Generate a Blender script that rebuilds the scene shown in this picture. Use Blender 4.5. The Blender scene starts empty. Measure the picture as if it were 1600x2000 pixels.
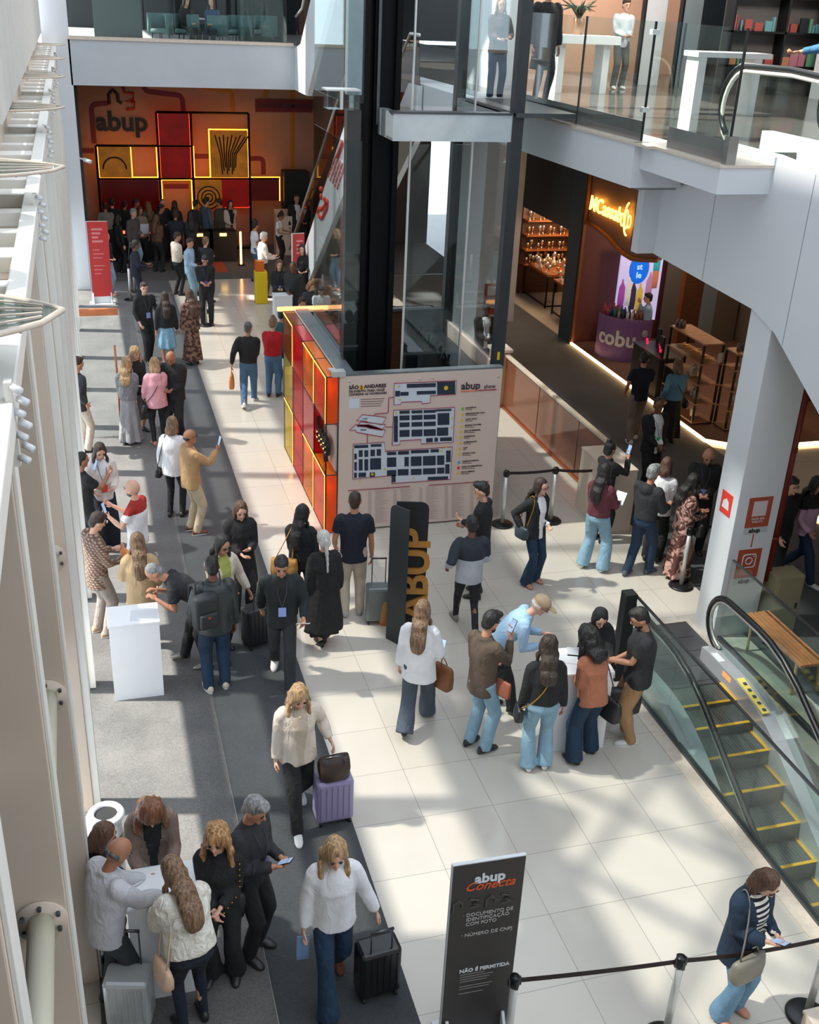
import bpy, bmesh, math, random
from mathutils import Vector, Matrix, noise
random.seed(7)
S = bpy.context.scene
C = bpy.context.scene.collection
PI = math.pi
rad = math.radians

# ------------------------------------------------------------------ camera
H = 7.6                      # eye height: standing on the second level
YAW, PITCH, ROLL = rad(17.12518), rad(25.71031), rad(-2.68619)
FPX = 2108.693
fw = Vector((math.sin(YAW)*math.cos(PITCH), math.cos(YAW)*math.cos(PITCH), -math.sin(PITCH)))
rt = Vector((math.cos(YAW), -math.sin(YAW), 0))
dn = fw.cross(rt)
R_ = math.cos(ROLL)*rt + math.sin(ROLL)*dn
D_ = -math.sin(ROLL)*rt + math.cos(ROLL)*dn
cam = bpy.data.cameras.new('camera'); camo = bpy.data.objects.new('camera', cam); C.objects.link(camo)
U_ = -D_; B_ = -fw
camo.matrix_world = Matrix(((R_.x, U_.x, B_.x, 0), (R_.y, U_.y, B_.y, 0), (R_.z, U_.z, B_.z, H), (0, 0, 0, 1)))
cam.sensor_fit = 'HORIZONTAL'; cam.sensor_width = 36.0; cam.lens = FPX*36/1600
cam.clip_start = 0.05; cam.clip_end = 300
S.camera = camo
def ray(px, py):
    return R_*((px-800)/FPX) + D_*((py-1000)/FPX) + fw
def g(px, py, z=0.0):         # floor plan position under a photo pixel, at height z
    r = ray(px, py); t = (z-H)/r.z
    return Vector((r.x*t, r.y*t, z))

# ------------------------------------------------------------------ light
S.view_settings.view_transform = 'Standard'; S.view_settings.look = 'None'
S.view_settings.gamma = 1.0; S.view_settings.use_curve_mapping = False
S.view_settings.exposure = 0.12
S.cycles.use_denoising = True
S.cycles.max_bounces = 7; S.cycles.diffuse_bounces = 3; S.cycles.glossy_bounces = 4
S.cycles.transmission_bounces = 6; S.cycles.transparent_max_bounces = 16
S.cycles.caustics_reflective = False; S.cycles.caustics_refractive = False
S.cycles.sample_clamp_indirect = 4.0
w = bpy.data.worlds.new('world'); S.world = w; w.use_nodes = True
wn = w.node_tree; wn.nodes.clear()
wo = wn.nodes.new('ShaderNodeOutputWorld'); bg = wn.nodes.new('ShaderNodeBackground')
bg.inputs[0].default_value = (0.80, 0.88, 1.0, 1); bg.inputs[1].default_value = 2.15
wn.links.new(bg.outputs[0], wo.inputs[0])
sun = bpy.data.lights.new('sun', 'SUN'); sun.energy = 12.5; sun.angle = rad(1.6); sun.color = (1.0, 0.93, 0.84)
suno = bpy.data.objects.new('sun', sun); C.objects.link(suno)
SUN_DIR = Vector((1.0, -0.22, -1.38)).normalized()
suno.rotation_euler = SUN_DIR.to_track_quat('-Z', 'Y').to_euler()
suno.location = (-8, 4, 14)

# ------------------------------------------------------------------ materials
_m = {}
def mat(name, col, rough=0.6, metal=0.0, noise_amt=0.0, nscale=8.0, bump=0.0, bscale=60.0, emit=None, estr=0.0, spec=0.5, stretch=None, sheen=0.0):
    if name in _m: return _m[name]
    m = bpy.data.materials.new(name); m.use_nodes = True; _m[name] = m
    nt = m.node_tree; b = nt.nodes['Principled BSDF']
    b.inputs['Base Color'].default_value = (*col, 1)
    b.inputs['Roughness'].default_value = rough
    b.inputs['Metallic'].default_value = metal
    b.inputs['Specular IOR Level'].default_value = spec
    if sheen: b.inputs['Sheen Weight'].default_value = sheen
    if noise_amt or bump:
        tc = nt.nodes.new('ShaderNodeTexCoord'); mp = nt.nodes.new('ShaderNodeMapping')
        if stretch: mp.inputs['Scale'].default_value = stretch
        nt.links.new(tc.outputs['Object'], mp.inputs['Vector'])
    if noise_amt:
        n = nt.nodes.new('ShaderNodeTexNoise'); n.inputs['Scale'].default_value = nscale; n.inputs['Detail'].default_value = 4
        nt.links.new(mp.outputs[0], n.inputs['Vector'])
        r = nt.nodes.new('ShaderNodeValToRGB')
        r.color_ramp.elements[0].position = 0.3; r.color_ramp.elements[1].position = 0.7
        r.color_ramp.elements[0].color = (*[max(0, c*(1-noise_amt)) for c in col], 1)
        r.color_ramp.elements[1].color = (*[min(1, c*(1+noise_amt)) for c in col], 1)
        nt.links.new(n.outputs['Fac'], r.inputs[0]); nt.links.new(r.outputs[0], b.inputs['Base Color'])
    if bump:
        n2 = nt.nodes.new('ShaderNodeTexNoise'); n2.inputs['Scale'].default_value = bscale; n2.inputs['Detail'].default_value = 3
        nt.links.new(mp.outputs[0], n2.inputs['Vector'])
        bp = nt.nodes.new('ShaderNodeBump'); bp.inputs['Strength'].default_value = bump; bp.inputs['Distance'].default_value = 0.02
        nt.links.new(n2.outputs['Fac'], bp.inputs['Height']); nt.links.new(bp.outputs[0], b.inputs['Normal'])
    if emit:
        b.inputs['Emission Color'].default_value = (*emit, 1); b.inputs['Emission Strength'].default_value = estr
    return m
def sr(r, g_, b):             # sRGB 0-255 to linear
    def f(c):
        c /= 255.0
        return c/12.92 if c <= 0.04045 else ((c+0.055)/1.055)**2.4
    return (f(r), f(g_), f(b))
def glass(name, tint=(0.86, 0.94, 0.92), refl=0.10, rough=0.02, op=0.0, opcol=(0.3, 0.35, 0.35)):
    """thin architectural glass: straight-through tinted transmission plus mirror reflection"""
    if name in _m: return _m[name]
    m = bpy.data.materials.new(name); m.use_nodes = True; _m[name] = m
    nt = m.node_tree; nt.nodes.clear()
    out = nt.nodes.new('ShaderNodeOutputMaterial')
    tr = nt.nodes.new('ShaderNodeBsdfTransparent'); tr.inputs[0].default_value = (*tint, 1)
    gl = nt.nodes.new('ShaderNodeBsdfGlossy'); gl.inputs['Roughness'].default_value = rough
    gl.inputs[0].default_value = (0.95, 1, 1, 1)
    fr = nt.nodes.new('ShaderNodeLayerWeight'); fr.inputs[0].default_value = 0.5
    pw = nt.nodes.new('ShaderNodeMath'); pw.operation = 'POWER'; pw.inputs[1].default_value = 5.0
    ad = nt.nodes.new('ShaderNodeMath'); ad.operation = 'MULTIPLY_ADD'; ad.inputs[1].default_value = 0.85; ad.inputs[2].default_value = refl; ad.use_clamp = True
    mx = nt.nodes.new('ShaderNodeMixShader')
    nt.links.new(fr.outputs['Facing'], pw.inputs[0]); nt.links.new(pw.outputs[0], ad.inputs[0]); nt.links.new(ad.outputs[0], mx.inputs[0])
    src = tr
    if op > 0:
        df = nt.nodes.new('ShaderNodeBsdfDiffuse'); df.inputs[0].default_value = (*opcol, 1)
        m2 = nt.nodes.new('ShaderNodeMixShader'); m2.inputs[0].default_value = op
        nt.links.new(tr.outputs[0], m2.inputs[1]); nt.links.new(df.outputs[0], m2.inputs[2]); src = m2
    nt.links.new(src.outputs[0], mx.inputs[1]); nt.links.new(gl.outputs[0], mx.inputs[2])
    nt.links.new(mx.outputs[0], out.inputs[0])
    return m
def emat(name, col, strength):
    if name in _m: return _m[name]
    m = bpy.data.materials.new(name); m.use_nodes = True; _m[name] = m
    nt = m.node_tree; nt.nodes.clear(); out = nt.nodes.new('ShaderNodeOutputMaterial')
    e = nt.nodes.new('ShaderNodeEmission'); e.inputs[0].default_value = (*col, 1); e.inputs[1].default_value = strength
    nt.links.new(e.outputs[0], out.inputs[0]); return m

WHITE = mat('white_paint', sr(218, 221, 224), 0.45, noise_amt=0.03, nscale=1.5)
PANEL = mat('white_cladding', sr(216, 220, 224), 0.35, noise_amt=0.02, nscale=1.0)
CEIL = mat('ceiling_grey', sr(150, 150, 150), 0.8, noise_amt=0.05)
STEELW = mat('painted_steel_cream', sr(206, 190, 173), 0.42, noise_amt=0.05, nscale=1.2)
STEELB = mat('painted_steel_white', sr(226, 224, 216), 0.4, noise_amt=0.04, nscale=2)
BLACK = mat('black_metal', sr(22, 23, 24), 0.35, metal=0.3, noise_amt=0.1)
BLACKM = mat('black_matte', sr(26, 27, 28), 0.7, noise_amt=0.1)
CHAR = mat('charcoal_board', sr(46, 50, 53), 0.55, noise_amt=0.08, nscale=3)
STEEL = mat('brushed_steel', sr(205, 206, 204), 0.35, metal=0.45, noise_amt=0.06, nscale=20, stretch=(1, 1, 0.05))
STEELD = mat('dark_steel', sr(90, 95, 98), 0.3, metal=0.8, noise_amt=0.1)
RUBBER = mat('black_rubber', sr(24, 26, 27), 0.35, noise_amt=0.1)
STONE = mat('cream_stone', sr(214, 200, 184), 0.3, noise_amt=0.08, nscale=14)
WOOD = mat('light_wood', sr(196, 158, 116), 0.5, noise_amt=0.22, nscale=9, stretch=(0.4, 6, 6))
WOODD = mat('dark_wood', sr(96, 62, 40), 0.5, noise_amt=0.25, nscale=9, stretch=(0.4, 6, 6))
WOODO = mat('orange_wood', sr(150, 84, 40), 0.5, noise_amt=0.15, nscale=7)
COUNTER = mat('white_laminate', sr(238, 240, 242), 0.35, noise_amt=0.015, nscale=3)
GLASS = glass('clear_green_glass', (0.90, 0.955, 0.94), 0.035)
GLASSW = glass('window_glass', (0.93, 0.95, 0.95), 0.02)
GLASSF = glass('solar_control_glass', (0.56, 0.57, 0.57), 0.05)
GLASSE = glass('elevator_glass', (0.82, 0.86, 0.86), 0.03)
GLASST = glass('skylight_glass', (0.53, 0.55, 0.55), 0.05)
GLASSC = glass('copper_tinted_glass', (0.72, 0.46, 0.34), 0.06, op=0.25, opcol=sr(200, 140, 110))

# ------------------------------------------------------------------ mesh helpers
class MB:
    def __init__(s): s.bm = bmesh.new(); s.mi = 0
    def _tag(s, faces):
        for f in faces: f.material_index = s.mi
        return s
    def box(s, a, b, mtx=None, bev=0.0):
        x0, y0, z0 = a; x1, y1, z1 = b
        vs = [s.bm.verts.new((x, y, z)) for x in (x0, x1) for y in (y0, y1) for z in (z0, z1)]
        q = [(0, 1, 3, 2), (4, 6, 7, 5), (0, 4, 5, 1), (2, 3, 7, 6), (0, 2, 6, 4), (1, 5, 7, 3)]
        fs = [s.bm.faces.new([vs[i] for i in f]) for f in q]
        if bev > 0:
            es = list({e for f in fs for e in f.edges})
            r = bmesh.ops.bevel(s.bm, geom=es, offset=bev, segments=2, affect='EDGES', profile=0.5)
            fs = list({f for f in r['faces']} | {f for f in fs if f.is_valid})
            vs = list({v for f in fs for v in f.verts})
        if mtx is not None:
            for v in vs: v.co = mtx @ v.co
        return s._tag(fs)
    def ring_loft(s, rings, cap=True, closed=False):
        R = [[s.bm.verts.new(p) for p in r] for r in rings]; n = len(R[0]); fs = []
        m = len(R)
        for i in range(m if closed else m-1):
            a, b = R[i], R[(i+1) % m]
            for k in range(n):
                fs.append(s.bm.faces.new((a[k], a[(k+1) % n], b[(k+1) % n], b[k])))
        if cap and not closed:
            fs.append(s.bm.faces.new(R[0][::-1])); fs.append(s.bm.faces.new(R[-1]))
        return s._tag(fs)
    def tube(s, pts, r, n=8, cap=True, closed=False, flat=None):
        pts = [Vector(p) for p in pts]; m = len(pts)
        rs = r if isinstance(r, (list, tuple)) else [r]*m
        rings = []; prev = None
        for i, p in enumerate(pts):
            if closed: t = (pts[(i+1) % m]-pts[i-1])
            else: t = (pts[min(i+1, m-1)]-pts[max(i-1, 0)])
            t = t.normalized() if t.length > 1e-9 else Vector((0, 0, 1))
            if prev is None:
                up = Vector((0, 0, 1)) if abs(t.z) < 0.9 else Vector((0, 1, 0))
                a = t.cross(up).normalized()
            else:
                a = (prev - t*prev.dot(t))
                a = a.normalized() if a.length > 1e-6 else t.orthogonal().normalized()
            prev = a; b = t.cross(a)
            fl = flat if flat else (1, 1)
            rings.append([p + a*math.cos(2*PI*k/n)*rs[i]*fl[0] + b*math.sin(2*PI*k/n)*rs[i]*fl[1] for k in range(n)])
        return s.ring_loft(rings, cap, closed)
    def cyl(s, c, r, h, n=24, r2=None):
        c = Vector(c); r2 = r if r2 is None else r2
        return s.ring_loft([[c+Vector((math.cos(2*PI*k/n)*q, math.sin(2*PI*k/n)*q, z)) for k in range(n)] for q, z in ((r, 0), (r2, h))])
    def lathe(s, prof, c=(0, 0, 0), n=24, cap=True):
        c = Vector(c)
        return s.ring_loft([[c+Vector((math.cos(2*PI*k/n)*r, math.sin(2*PI*k/n)*r, z)) for k in range(n)] for r, z in prof], cap)
    def ell(s, c, r, rot=None, nu=14, nv=9):
        c = Vector(c); rings = []
        for j in range(1, nv):
            th = PI*j/nv
            ring = []
            for k in range(nu):
                ph = 2*PI*k/nu
                v = Vector((math.sin(th)*math.cos(ph)*r[0], math.sin(th)*math.sin(ph)*r[1], -math.cos(th)*r[2]))
                if rot is not None: v = rot @ v
                ring.append(c+v)
            rings.append(ring)
        R = [[s.bm.verts.new(p) for p in q] for q in rings]
        bt = Vector((0, 0, -r[2])); tp = Vector((0, 0, r[2]))
        if rot is not None: bt = rot @ bt; tp = rot @ tp
        vb = s.bm.verts.new(c+bt); vt = s.bm.verts.new(c+tp); fs = []
        for i in range(len(R)-1):
            for k in range(nu): fs.append(s.bm.faces.new((R[i][k], R[i][(k+1) % nu], R[i+1][(k+1) % nu], R[i+1][k])))
        for k in range(nu):
            fs.append(s.bm.faces.new((R[0][(k+1) % nu], R[0][k], vb))); fs.append(s.bm.faces.new((R[-1][k], R[-1][(k+1) % nu], vt)))
        return s._tag(fs)
    def prism(s, pts, axis, a, b):
        """polygon in a plane extruded along axis: axis 'x' -> pts (y,z); 'y' -> (x,z); 'z' -> (x,y)"""
        def P(p, t):
            return {'x': (t, p[0], p[1]), 'y': (p[0], t, p[1]), 'z': (p[0], p[1], t)}[axis]
        A = [s.bm.verts.new(P(p, a)) for p in pts]; B = [s.bm.verts.new(P(p, b)) for p in pts]
        n = len(pts); fs = [s.bm.faces.new(A[::-1]), s.bm.faces.new(B)]
        for i in range(n): fs.append(s.bm.faces.new((A[i], A[(i+1) % n], B[(i+1) % n], B[i])))
        return s._tag(fs)
    def quad(s, *p):
        return s._tag([s.bm.faces.new([s.bm.verts.new(q) for q in p])])
    def xf(s, m):
        for v in s.bm.verts: v.co = m @ v.co
        return s
    def build(s, name, m, parent=None, smooth=False, loc=None):
        bmesh.ops.recalc_face_normals(s.bm, faces=s.bm.faces)
        me = bpy.data.meshes.new(name); s.bm.to_mesh(me); s.bm.free()
        for x in (m if isinstance(m, (list, tuple)) else [m]): me.materials.append(x)
        if smooth:
            me.polygons.foreach_set('use_smooth', [True]*len(me.polygons))
        o = bpy.data.objects.new(name, me); C.objects.link(o)
        if parent is not None: o.parent = parent
        if loc is not None: o.location = loc
        return o
def tag(o, label, cat, group=None, kind=None):
    o['label'] = label; o['category'] = cat
    if group: o['group'] = group
    if kind: o['kind'] = kind
    return o
def thing(name, label, cat, loc=(0, 0, 0), rot=0.0, group=None):
    o = bpy.data.objects.new(name, None); C.objects.link(o); o.location = loc; o.rotation_euler = (0, 0, rot)
    o.empty_display_size = 0.1
    return tag(o, label, cat, group)
def struct(name, mb, m, smooth=False):
    o = mb.build(name, m, smooth=smooth); o['kind'] = 'structure'; return o
def dup(o, parent=None):
    c = o.copy(); C.objects.link(c)
    if parent is not None: c.parent = parent
    for ch in list(o.children): dup(ch, c)
    return c
_fonts = {}
def text_mb(txt, size, mtx, depth=0.004, align='CENTER', bold=0.0, spacing=1.0, shear=0.0, line=1.0):
    cu = bpy.data.curves.new('t', 'FONT'); cu.body = txt; cu.size = size; cu.extrude = depth; cu.align_x = align; cu.align_y = 'CENTER'
    cu.offset = bold; cu.space_character = spacing; cu.shear = shear; cu.resolution_u = 3; cu.space_line = line
    o = bpy.data.objects.new('t', cu); C.objects.link(o)
    me = bpy.data.meshes.new_from_object(o.evaluated_get(bpy.context.evaluated_depsgraph_get()))
    bpy.data.objects.remove(o); bpy.data.curves.remove(cu)
    b = MB(); b.bm.from_mesh(me); bpy.data.meshes.remove(me)
    for v in b.bm.verts: v.co = mtx @ v.co
    return b
def frame(o, x, y):
    """matrix with origin o, local x and y axes given"""
    x = Vector(x).normalized(); y = Vector(y).normalized(); z = x.cross(y); o = Vector(o)
    return Matrix(((x.x, y.x, z.x, o.x), (x.y, y.y, z.y, o.y), (x.z, y.z, z.z, o.z), (0, 0, 0, 1)))
def merge(dst, src, mi=None):
    me = bpy.data.meshes.new('tmp'); src.bm.to_mesh(me); src.bm.free()
    n0 = len(dst.bm.faces); dst.bm.from_mesh(me); bpy.data.meshes.remove(me)
    dst.bm.faces.ensure_lookup_table()
    if mi is not None:
        for f in dst.bm.faces[n0:]: f.material_index = mi
    return dst
# ================================================================== the setting
def tile_mat():
    m = bpy.data.materials.new('polished_porcelain_tile'); m.use_nodes = True
    nt = m.node_tree; b = nt.nodes['Principled BSDF']
    tc = nt.nodes.new('ShaderNodeTexCoord'); mp = nt.nodes.new('ShaderNodeMapping')
    mp.inputs['Location'].default_value = (-0.53, -0.55, 0)
    nt.links.new(tc.outputs['Object'], mp.inputs['Vector'])
    br = nt.nodes.new('ShaderNodeTexBrick'); br.offset = 0; br.inputs['Scale'].default_value = 1.0
    br.inputs['Brick Width'].default_value = 0.76; br.inputs['Row Height'].default_value = 0.76
    br.inputs['Mortar Size'].default_value = 0.0028; br.inputs['Mortar Smooth'].default_value = 0.2
    br.inputs['Color1'].default_value = (*sr(210, 203, 191), 1); br.inputs['Color2'].default_value = (*sr(205, 198, 186), 1)
    br.inputs['Mortar'].default_value = (*sr(140, 133, 124), 1)
    nt.links.new(mp.outputs[0], br.inputs['Vector'])
    n = nt.nodes.new('ShaderNodeTexNoise'); n.inputs['Scale'].default_value = 1.3; n.inputs['Detail'].default_value = 6
    nt.links.new(tc.outputs['Object'], n.inputs['Vector'])
    mx = nt.nodes.new('ShaderNodeMixRGB'); mx.blend_type = 'MULTIPLY'; mx.inputs[0].default_value = 0.12
    nt.links.new(br.outputs[0], mx.inputs[1]); nt.links.new(n.outputs['Fac'], mx.inputs[2])
    nt.links.new(mx.outputs[0], b.inputs['Base Color'])
    b.inputs['Roughness'].default_value = 0.16
    return m
def carpet_mat(name, c1, c2, sc=70):
    m = bpy.data.materials.new(name); m.use_nodes = True
    nt = m.node_tree; b = nt.nodes['Principled BSDF']; tc = nt.nodes.new('ShaderNodeTexCoord')
    n = nt.nodes.new('ShaderNodeTexNoise'); n.inputs['Scale'].default_value = sc; n.inputs['Detail'].default_value = 5
    n3 = nt.nodes.new('ShaderNodeTexNoise'); n3.inputs['Scale'].default_value = 1.6; n3.inputs['Detail'].default_value = 5
    nt.links.new(tc.outputs['Object'], n.inputs['Vector']); nt.links.new(tc.outputs['Object'], n3.inputs['Vector'])
    a = nt.nodes.new('ShaderNodeMath'); a.operation = 'MULTIPLY_ADD'; a.inputs[1].default_value = 0.55
    nt.links.new(n.outputs['Fac'], a.inputs[0])
    a2 = nt.nodes.new('ShaderNodeMath'); a2.operation = 'MULTIPLY'; a2.inputs[1].default_value = 0.45
    nt.links.new(n3.outputs['Fac'], a2.inputs[0]); nt.links.new(a2.outputs[0], a.inputs[2])
    r = nt.nodes.new('ShaderNodeValToRGB'); r.color_ramp.elements[0].position = 0.35; r.color_ramp.elements[1].position = 0.65
    r.color_ramp.elements[0].color = (*c1, 1); r.color_ramp.elements[1].color = (*c2, 1)
    nt.links.new(a.outputs[0], r.inputs[0]); nt.links.new(r.outputs[0], b.inputs['Base Color'])
    b.inputs['Roughness'].default_value = 0.95; b.inputs['Sheen Weight'].default_value = 0.25
    bp = nt.nodes.new('ShaderNodeBump'); bp.inputs['Strength'].default_value = 0.5; bp.inputs['Distance'].default_value = 0.01
    nt.links.new(n.outputs['Fac'], bp.inputs['Height']); nt.links.new(bp.outputs[0], b.inputs['Normal'])
    return m
TILE = tile_mat()
CARP1 = carpet_mat('grey_loop_carpet', (0.07, 0.068, 0.066), (0.165, 0.157, 0.15))
CARP2 = carpet_mat('charcoal_carpet', (0.028, 0.032, 0.035), (0.056, 0.062, 0.066))
CARP3 = carpet_mat('dark_carpet', (0.018, 0.019, 0.020), (0.034, 0.035, 0.037))
HX0, HX1, HY0, HY1 = 5.95, 7.65, 1.5, 9.62       # escalator well

m = MB()
m.box((-0.75, -3.2, -0.3), (HX0, 40, 0)); m.box((HX0, HY1, -0.3), (HX1, 40, 0)); m.box((HX1, -3.2, -0.3), (22, 40, 0))
m.box((HX0, -3.2, -0.3), (HX1, HY0, 0))
struct('floor', m, TILE)
m = MB(); m.box((-0.42, -3, 0), (0.962, 30.8, 0.008)); struct('floor_carpet_left', m, CARP1)
m = MB(); m.box((0.968, -3, 0), (2.085, 30.8, 0.008)); struct('floor_carpet_centre', m, CARP2)
m = MB(); m.box((-0.3, 30.8, 0), (10.9, 37.4, 0.009)); struct('floor_carpet_hall', m, CARP3)
m = MB(); m.box((8.05, -3, 0), (11.14, 30.7, 0.008)); struct('floor_carpet_right', m, CARP2)
m = MB(); m.box((2, -6, -4.9), (24, 22, -4.6)); struct('floor_basement', m, TILE)
m = MB()
m.box((3.6, -5.5, -4.6), (3.7, 21, -0.3)); m.box((3.6, 20.9, -4.6), (22, 21, -0.3))
struct('wall_basement', m, WHITE)
# opening trim: pale stone nosing round the escalator well
m = MB(); m.box((HX0-0.17, HY0, 0), (HX0, 10.35, 0.012)); m.box((HX1, HY0, 0), (HX1+0.14, 10.35, 0.012))
m.box((6.25, 11.02, 0), (7.5, 11.1, 0.012)); m.box((7.42, 9.62, 0), (7.5, 11.02, 0.012)); struct('trim_1', m, STONE)
# level two slab, with the escalator well left open
m = MB()
m.prism([(6.98, 16.83), (7.1, 13.05), (7.5, 13.05), (7.5, 12.7), (9.2, 12.7), (9.2, 3), (22, 3), (22, 40), (10, 40), (6.98, 30), (6.98, 24.5)], 'z', 5.5, 5.93)
struct('floor_level_two', m, [mat('dark_polished_floor', sr(92, 88, 84), 0.12, noise_amt=0.1, nscale=2)])
m = MB()
m.prism([(6.57, 24.5), (6.57, 16.85), (6.77, 13.0), (7.5, 13.0), (7.1, 24.5)], 'z', 5.44, 5.97)
struct('trim_2', m, PANEL)
m = MB(); m.box((6.87, 11.1, 5.68), (7.55, 13.0, 5.97)); struct('trim_6', m, PANEL)
m = MB()
m.prism([(6.55, 16.85), (6.75, 13.0), (6.99, 13.0), (6.78, 16.85)], 'z', 5.97, 6.0)
m.box((6.85, 11.08, 5.97), (7.56, 12.64, 6.0)); m.box((6.75, 12.64, 5.97), (7.4, 13.05, 6.0))
struct('trim_3', m, STONE)
# underside soffit over the stores
m = MB(); m.box((7.0, 13.2, 5.38), (22, 40, 5.46)); struct('ceiling', m, CEIL)
# bridge across the far end, floor behind it and its soffit
m = MB(); m.box((-0.07, 30.35, 5.15), (12, 45, 5.95)); struct('floor_bridge', m, CEIL)
m = MB(); m.box((-0.07, 30, 5.15), (5.62, 30.35, 6.2))
m.box((5.62, 30.1, 5.15), (5.95, 30.35, 5.95))
struct('wall_bridge', m, mat('bridge_grey', sr(190, 196, 202), 0.5, noise_amt=0.03, nscale=1.5))
m = MB(); m.box((-0.07, 29.97, 6.2), (5.52, 30.3, 6.27)); struct('trim_4', m, STONE)
# piers and walls of the far end
m = MB(); m.box((-0.68, 30, 0), (-0.03, 30.9, 12)); struct('wall_left_pier', m, PANEL)
HALLW = mat('hall_wall', sr(188, 140, 112), 0.6, noise_amt=0.06, nscale=2)
m = MB(); m.box((-0.4, 35.2, 0), (7.2, 35.4, 5.15)); struct('wall_back', m, HALLW)
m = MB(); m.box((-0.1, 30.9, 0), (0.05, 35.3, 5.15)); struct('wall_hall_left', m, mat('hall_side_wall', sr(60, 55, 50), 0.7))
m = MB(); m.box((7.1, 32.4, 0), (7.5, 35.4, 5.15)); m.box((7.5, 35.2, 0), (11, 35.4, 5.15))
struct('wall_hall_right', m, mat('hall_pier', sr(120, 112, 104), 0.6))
m = MB(); m.box((-0.6, 44, 5.9), (30, 44.2, 11)); m.box((21.9, 3, 5.9), (22.1, 44, 11)); struct('wall_level_two', m, mat('dark_curtain', sr(34, 40, 42), 0.8, noise_amt=0.3, nscale=3, stretch=(6, 6, 0.1)))
m = MB(); m.box((8.6, 3, 10.2), (22, 44, 10.5)); m.box((-0.6, 30.3, 10.2), (8.6, 44, 10.5)); struct('ceiling_level_two', m, CEIL)
m = MB(); m.box((-3, -3.4, -0.3), (22, -3.2, 11)); struct('wall_front', m, WHITE)
m = MB(); m.box((15.4, 3, -0.3), (15.6, 40, 5.38)); BKW = mat('store_back_wall', sr(120, 110, 100), 0.7, noise_amt=0.05)
q_ = MB(); q_.box((11.35, 30.6, 0), (15.4, 30.8, 5.38)); struct('wall_store_far', q_, BKW)
q_ = MB(); q_.box((11.15, 5, 0), (15.4, 5.2, 5.38)); struct('wall_store_near', q_, BKW)
struct('wall_right', m, mat('store_back_wall', sr(120, 110, 100), 0.7, noise_amt=0.05))
# ribbed white cladding above the left facade
m = MB()
for i in range(18):
    y = 11.0 + i*1.03
    m.box((-0.74, y+0.012, 6.35), (-0.66, y+1.018, 8.9)); m.box((-0.74, y-0.012, 6.35), (-0.69, y+0.012, 8.9))
struct('wall_left', m, mat('ribbed_cladding', sr(214, 212, 204), 0.5, noise_amt=0.04))
# facade glazing: clear below, solar control above
m = MB(); m.box((-0.80, -3, 0.05), (-0.785, 30, 2.0)); struct('window_1', m, GLASSW)
m = MB(); m.box((-0.80, -3, 2.35), (-0.785, 30, 5.85)); struct('window_3', m, GLASSF)
m = MB(); m.box((-0.80, 11, 8.9), (-0.785, 30, 14)); m.box((-0.80, -3, 6.35), (-0.785, 11, 14)); struct('window_2', m, GLASST)
m = MB(); m.box((-0.86, -3, 2.0), (-0.74, 30, 2.35)); m.box((-0.86, -3, 5.85), (-0.76, 30, 6.35)); m.box((-0.86, -3, 8.85), (-0.81, 30, 9.1)); m.box((-0.86, -3, 3.9), (-0.74, 30, 4.05))
for k in range(14): m.box((-0.86, -0.02+2.14*k, 9.1), (-0.74, 0.14+2.14*k, 14))
struct('trim_5', m, STEELW)

m = MB(); m.box((-0.98, -3, 0), (-0.88, 7.4, 5.9)); struct('wall_facade_solid', m, STEELW)  # opaque panel added outside the glazing to keep sun off the near carpet
t = thing('facade_lattice', 'white diagonal lattice added over the upper left glazing to dapple the sun', 'lattice', (-1.0, 0, 6.4))  # unseen lattice, added so the sun falls in patches on the tiles
for k in range(9):
    y = -2.5+k*1.7
    m = MB(); m.tube([(0, y, 0), (0, y+2.6, 3.4), (0, y, 6.8)], 0.075, 6); m.build('brace', STEELB, t)
    m = MB(); m.tube([(0.03, y+2.6, 0), (0.03, y, 3.4), (0.03, y+2.6, 6.8)], 0.075, 6); m.build('brace', STEELB, t)
# ------------------------------------------------------------------ facade: steel fins, struts, ladder truss, sunshades
YS = [0.42 + 2.14*k for k in range(14)]
def fin(k, y, px_=0.155):
    t = thing('facade_column', 'cream steel box fin of the glazed left wall with a bolted round flange', 'column', (-0.5, y, 0), 0, 'steel fins of the glazed wall')
    m = MB(); m.box((-0.22, 0, 0), (0.085, 0.2, 5.95), bev=0.008); m.build('shaft', STEELW, t)
    m = MB(); m.box((0.085, 0.02, 0.02), (px_, 0.18, 5.95), bev=0.004); m.build('cover_plate', STEELB, t)
    m = MB(); m.tube([(-0.055, -0.022, 2.93), (-0.055, 0.0, 2.93)], 0.14, 28); f = m.build('flange', STEELW, t, True)
    for i in range(6):
        a = PI/6 + i*PI/3
        m = MB(); m.tube([(-0.055+math.cos(a)*0.108, -0.045, 2.93+math.sin(a)*0.108), (-0.055+math.cos(a)*0.108, -0.02, 2.93+math.sin(a)*0.108)], 0.013, 8)
        m.build('bolt', STEELD, f)
    m = MB(); m.tube([(-0.055, -1.94, 2.93), (-0.055, -0.02, 2.93)], 0.072, 24); m.build('strut', mat('strut_cream', sr(204, 200, 180), 0.4, noise_amt=0.08, nscale=2), t, True)
    return t
f0 = None
for k, y in enumerate(YS[1:]):
    if k == 0: f = fin(k, y, 0.104); f0 = f
    elif k == 3: f = fin(k, y); f0 = f
    else: f = dup(f0)
    f.location = (-0.5, y, 0)
    f['label'] = 'cream steel box fin with bolted round flange, '+['nearest of the glazed left wall', 'second from the camera along the left wall', 'third from the camera along the left wall', 'fourth from the camera along the left wall', 'fifth from the camera along the left wall'][k] if k < 5 else 'cream steel box fin deep in the row along the left wall'
t = thing('ladder_truss', 'white horizontal ladder truss running along the top of the glazed wall', 'truss', (-0.39, 0, 6.0))
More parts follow.
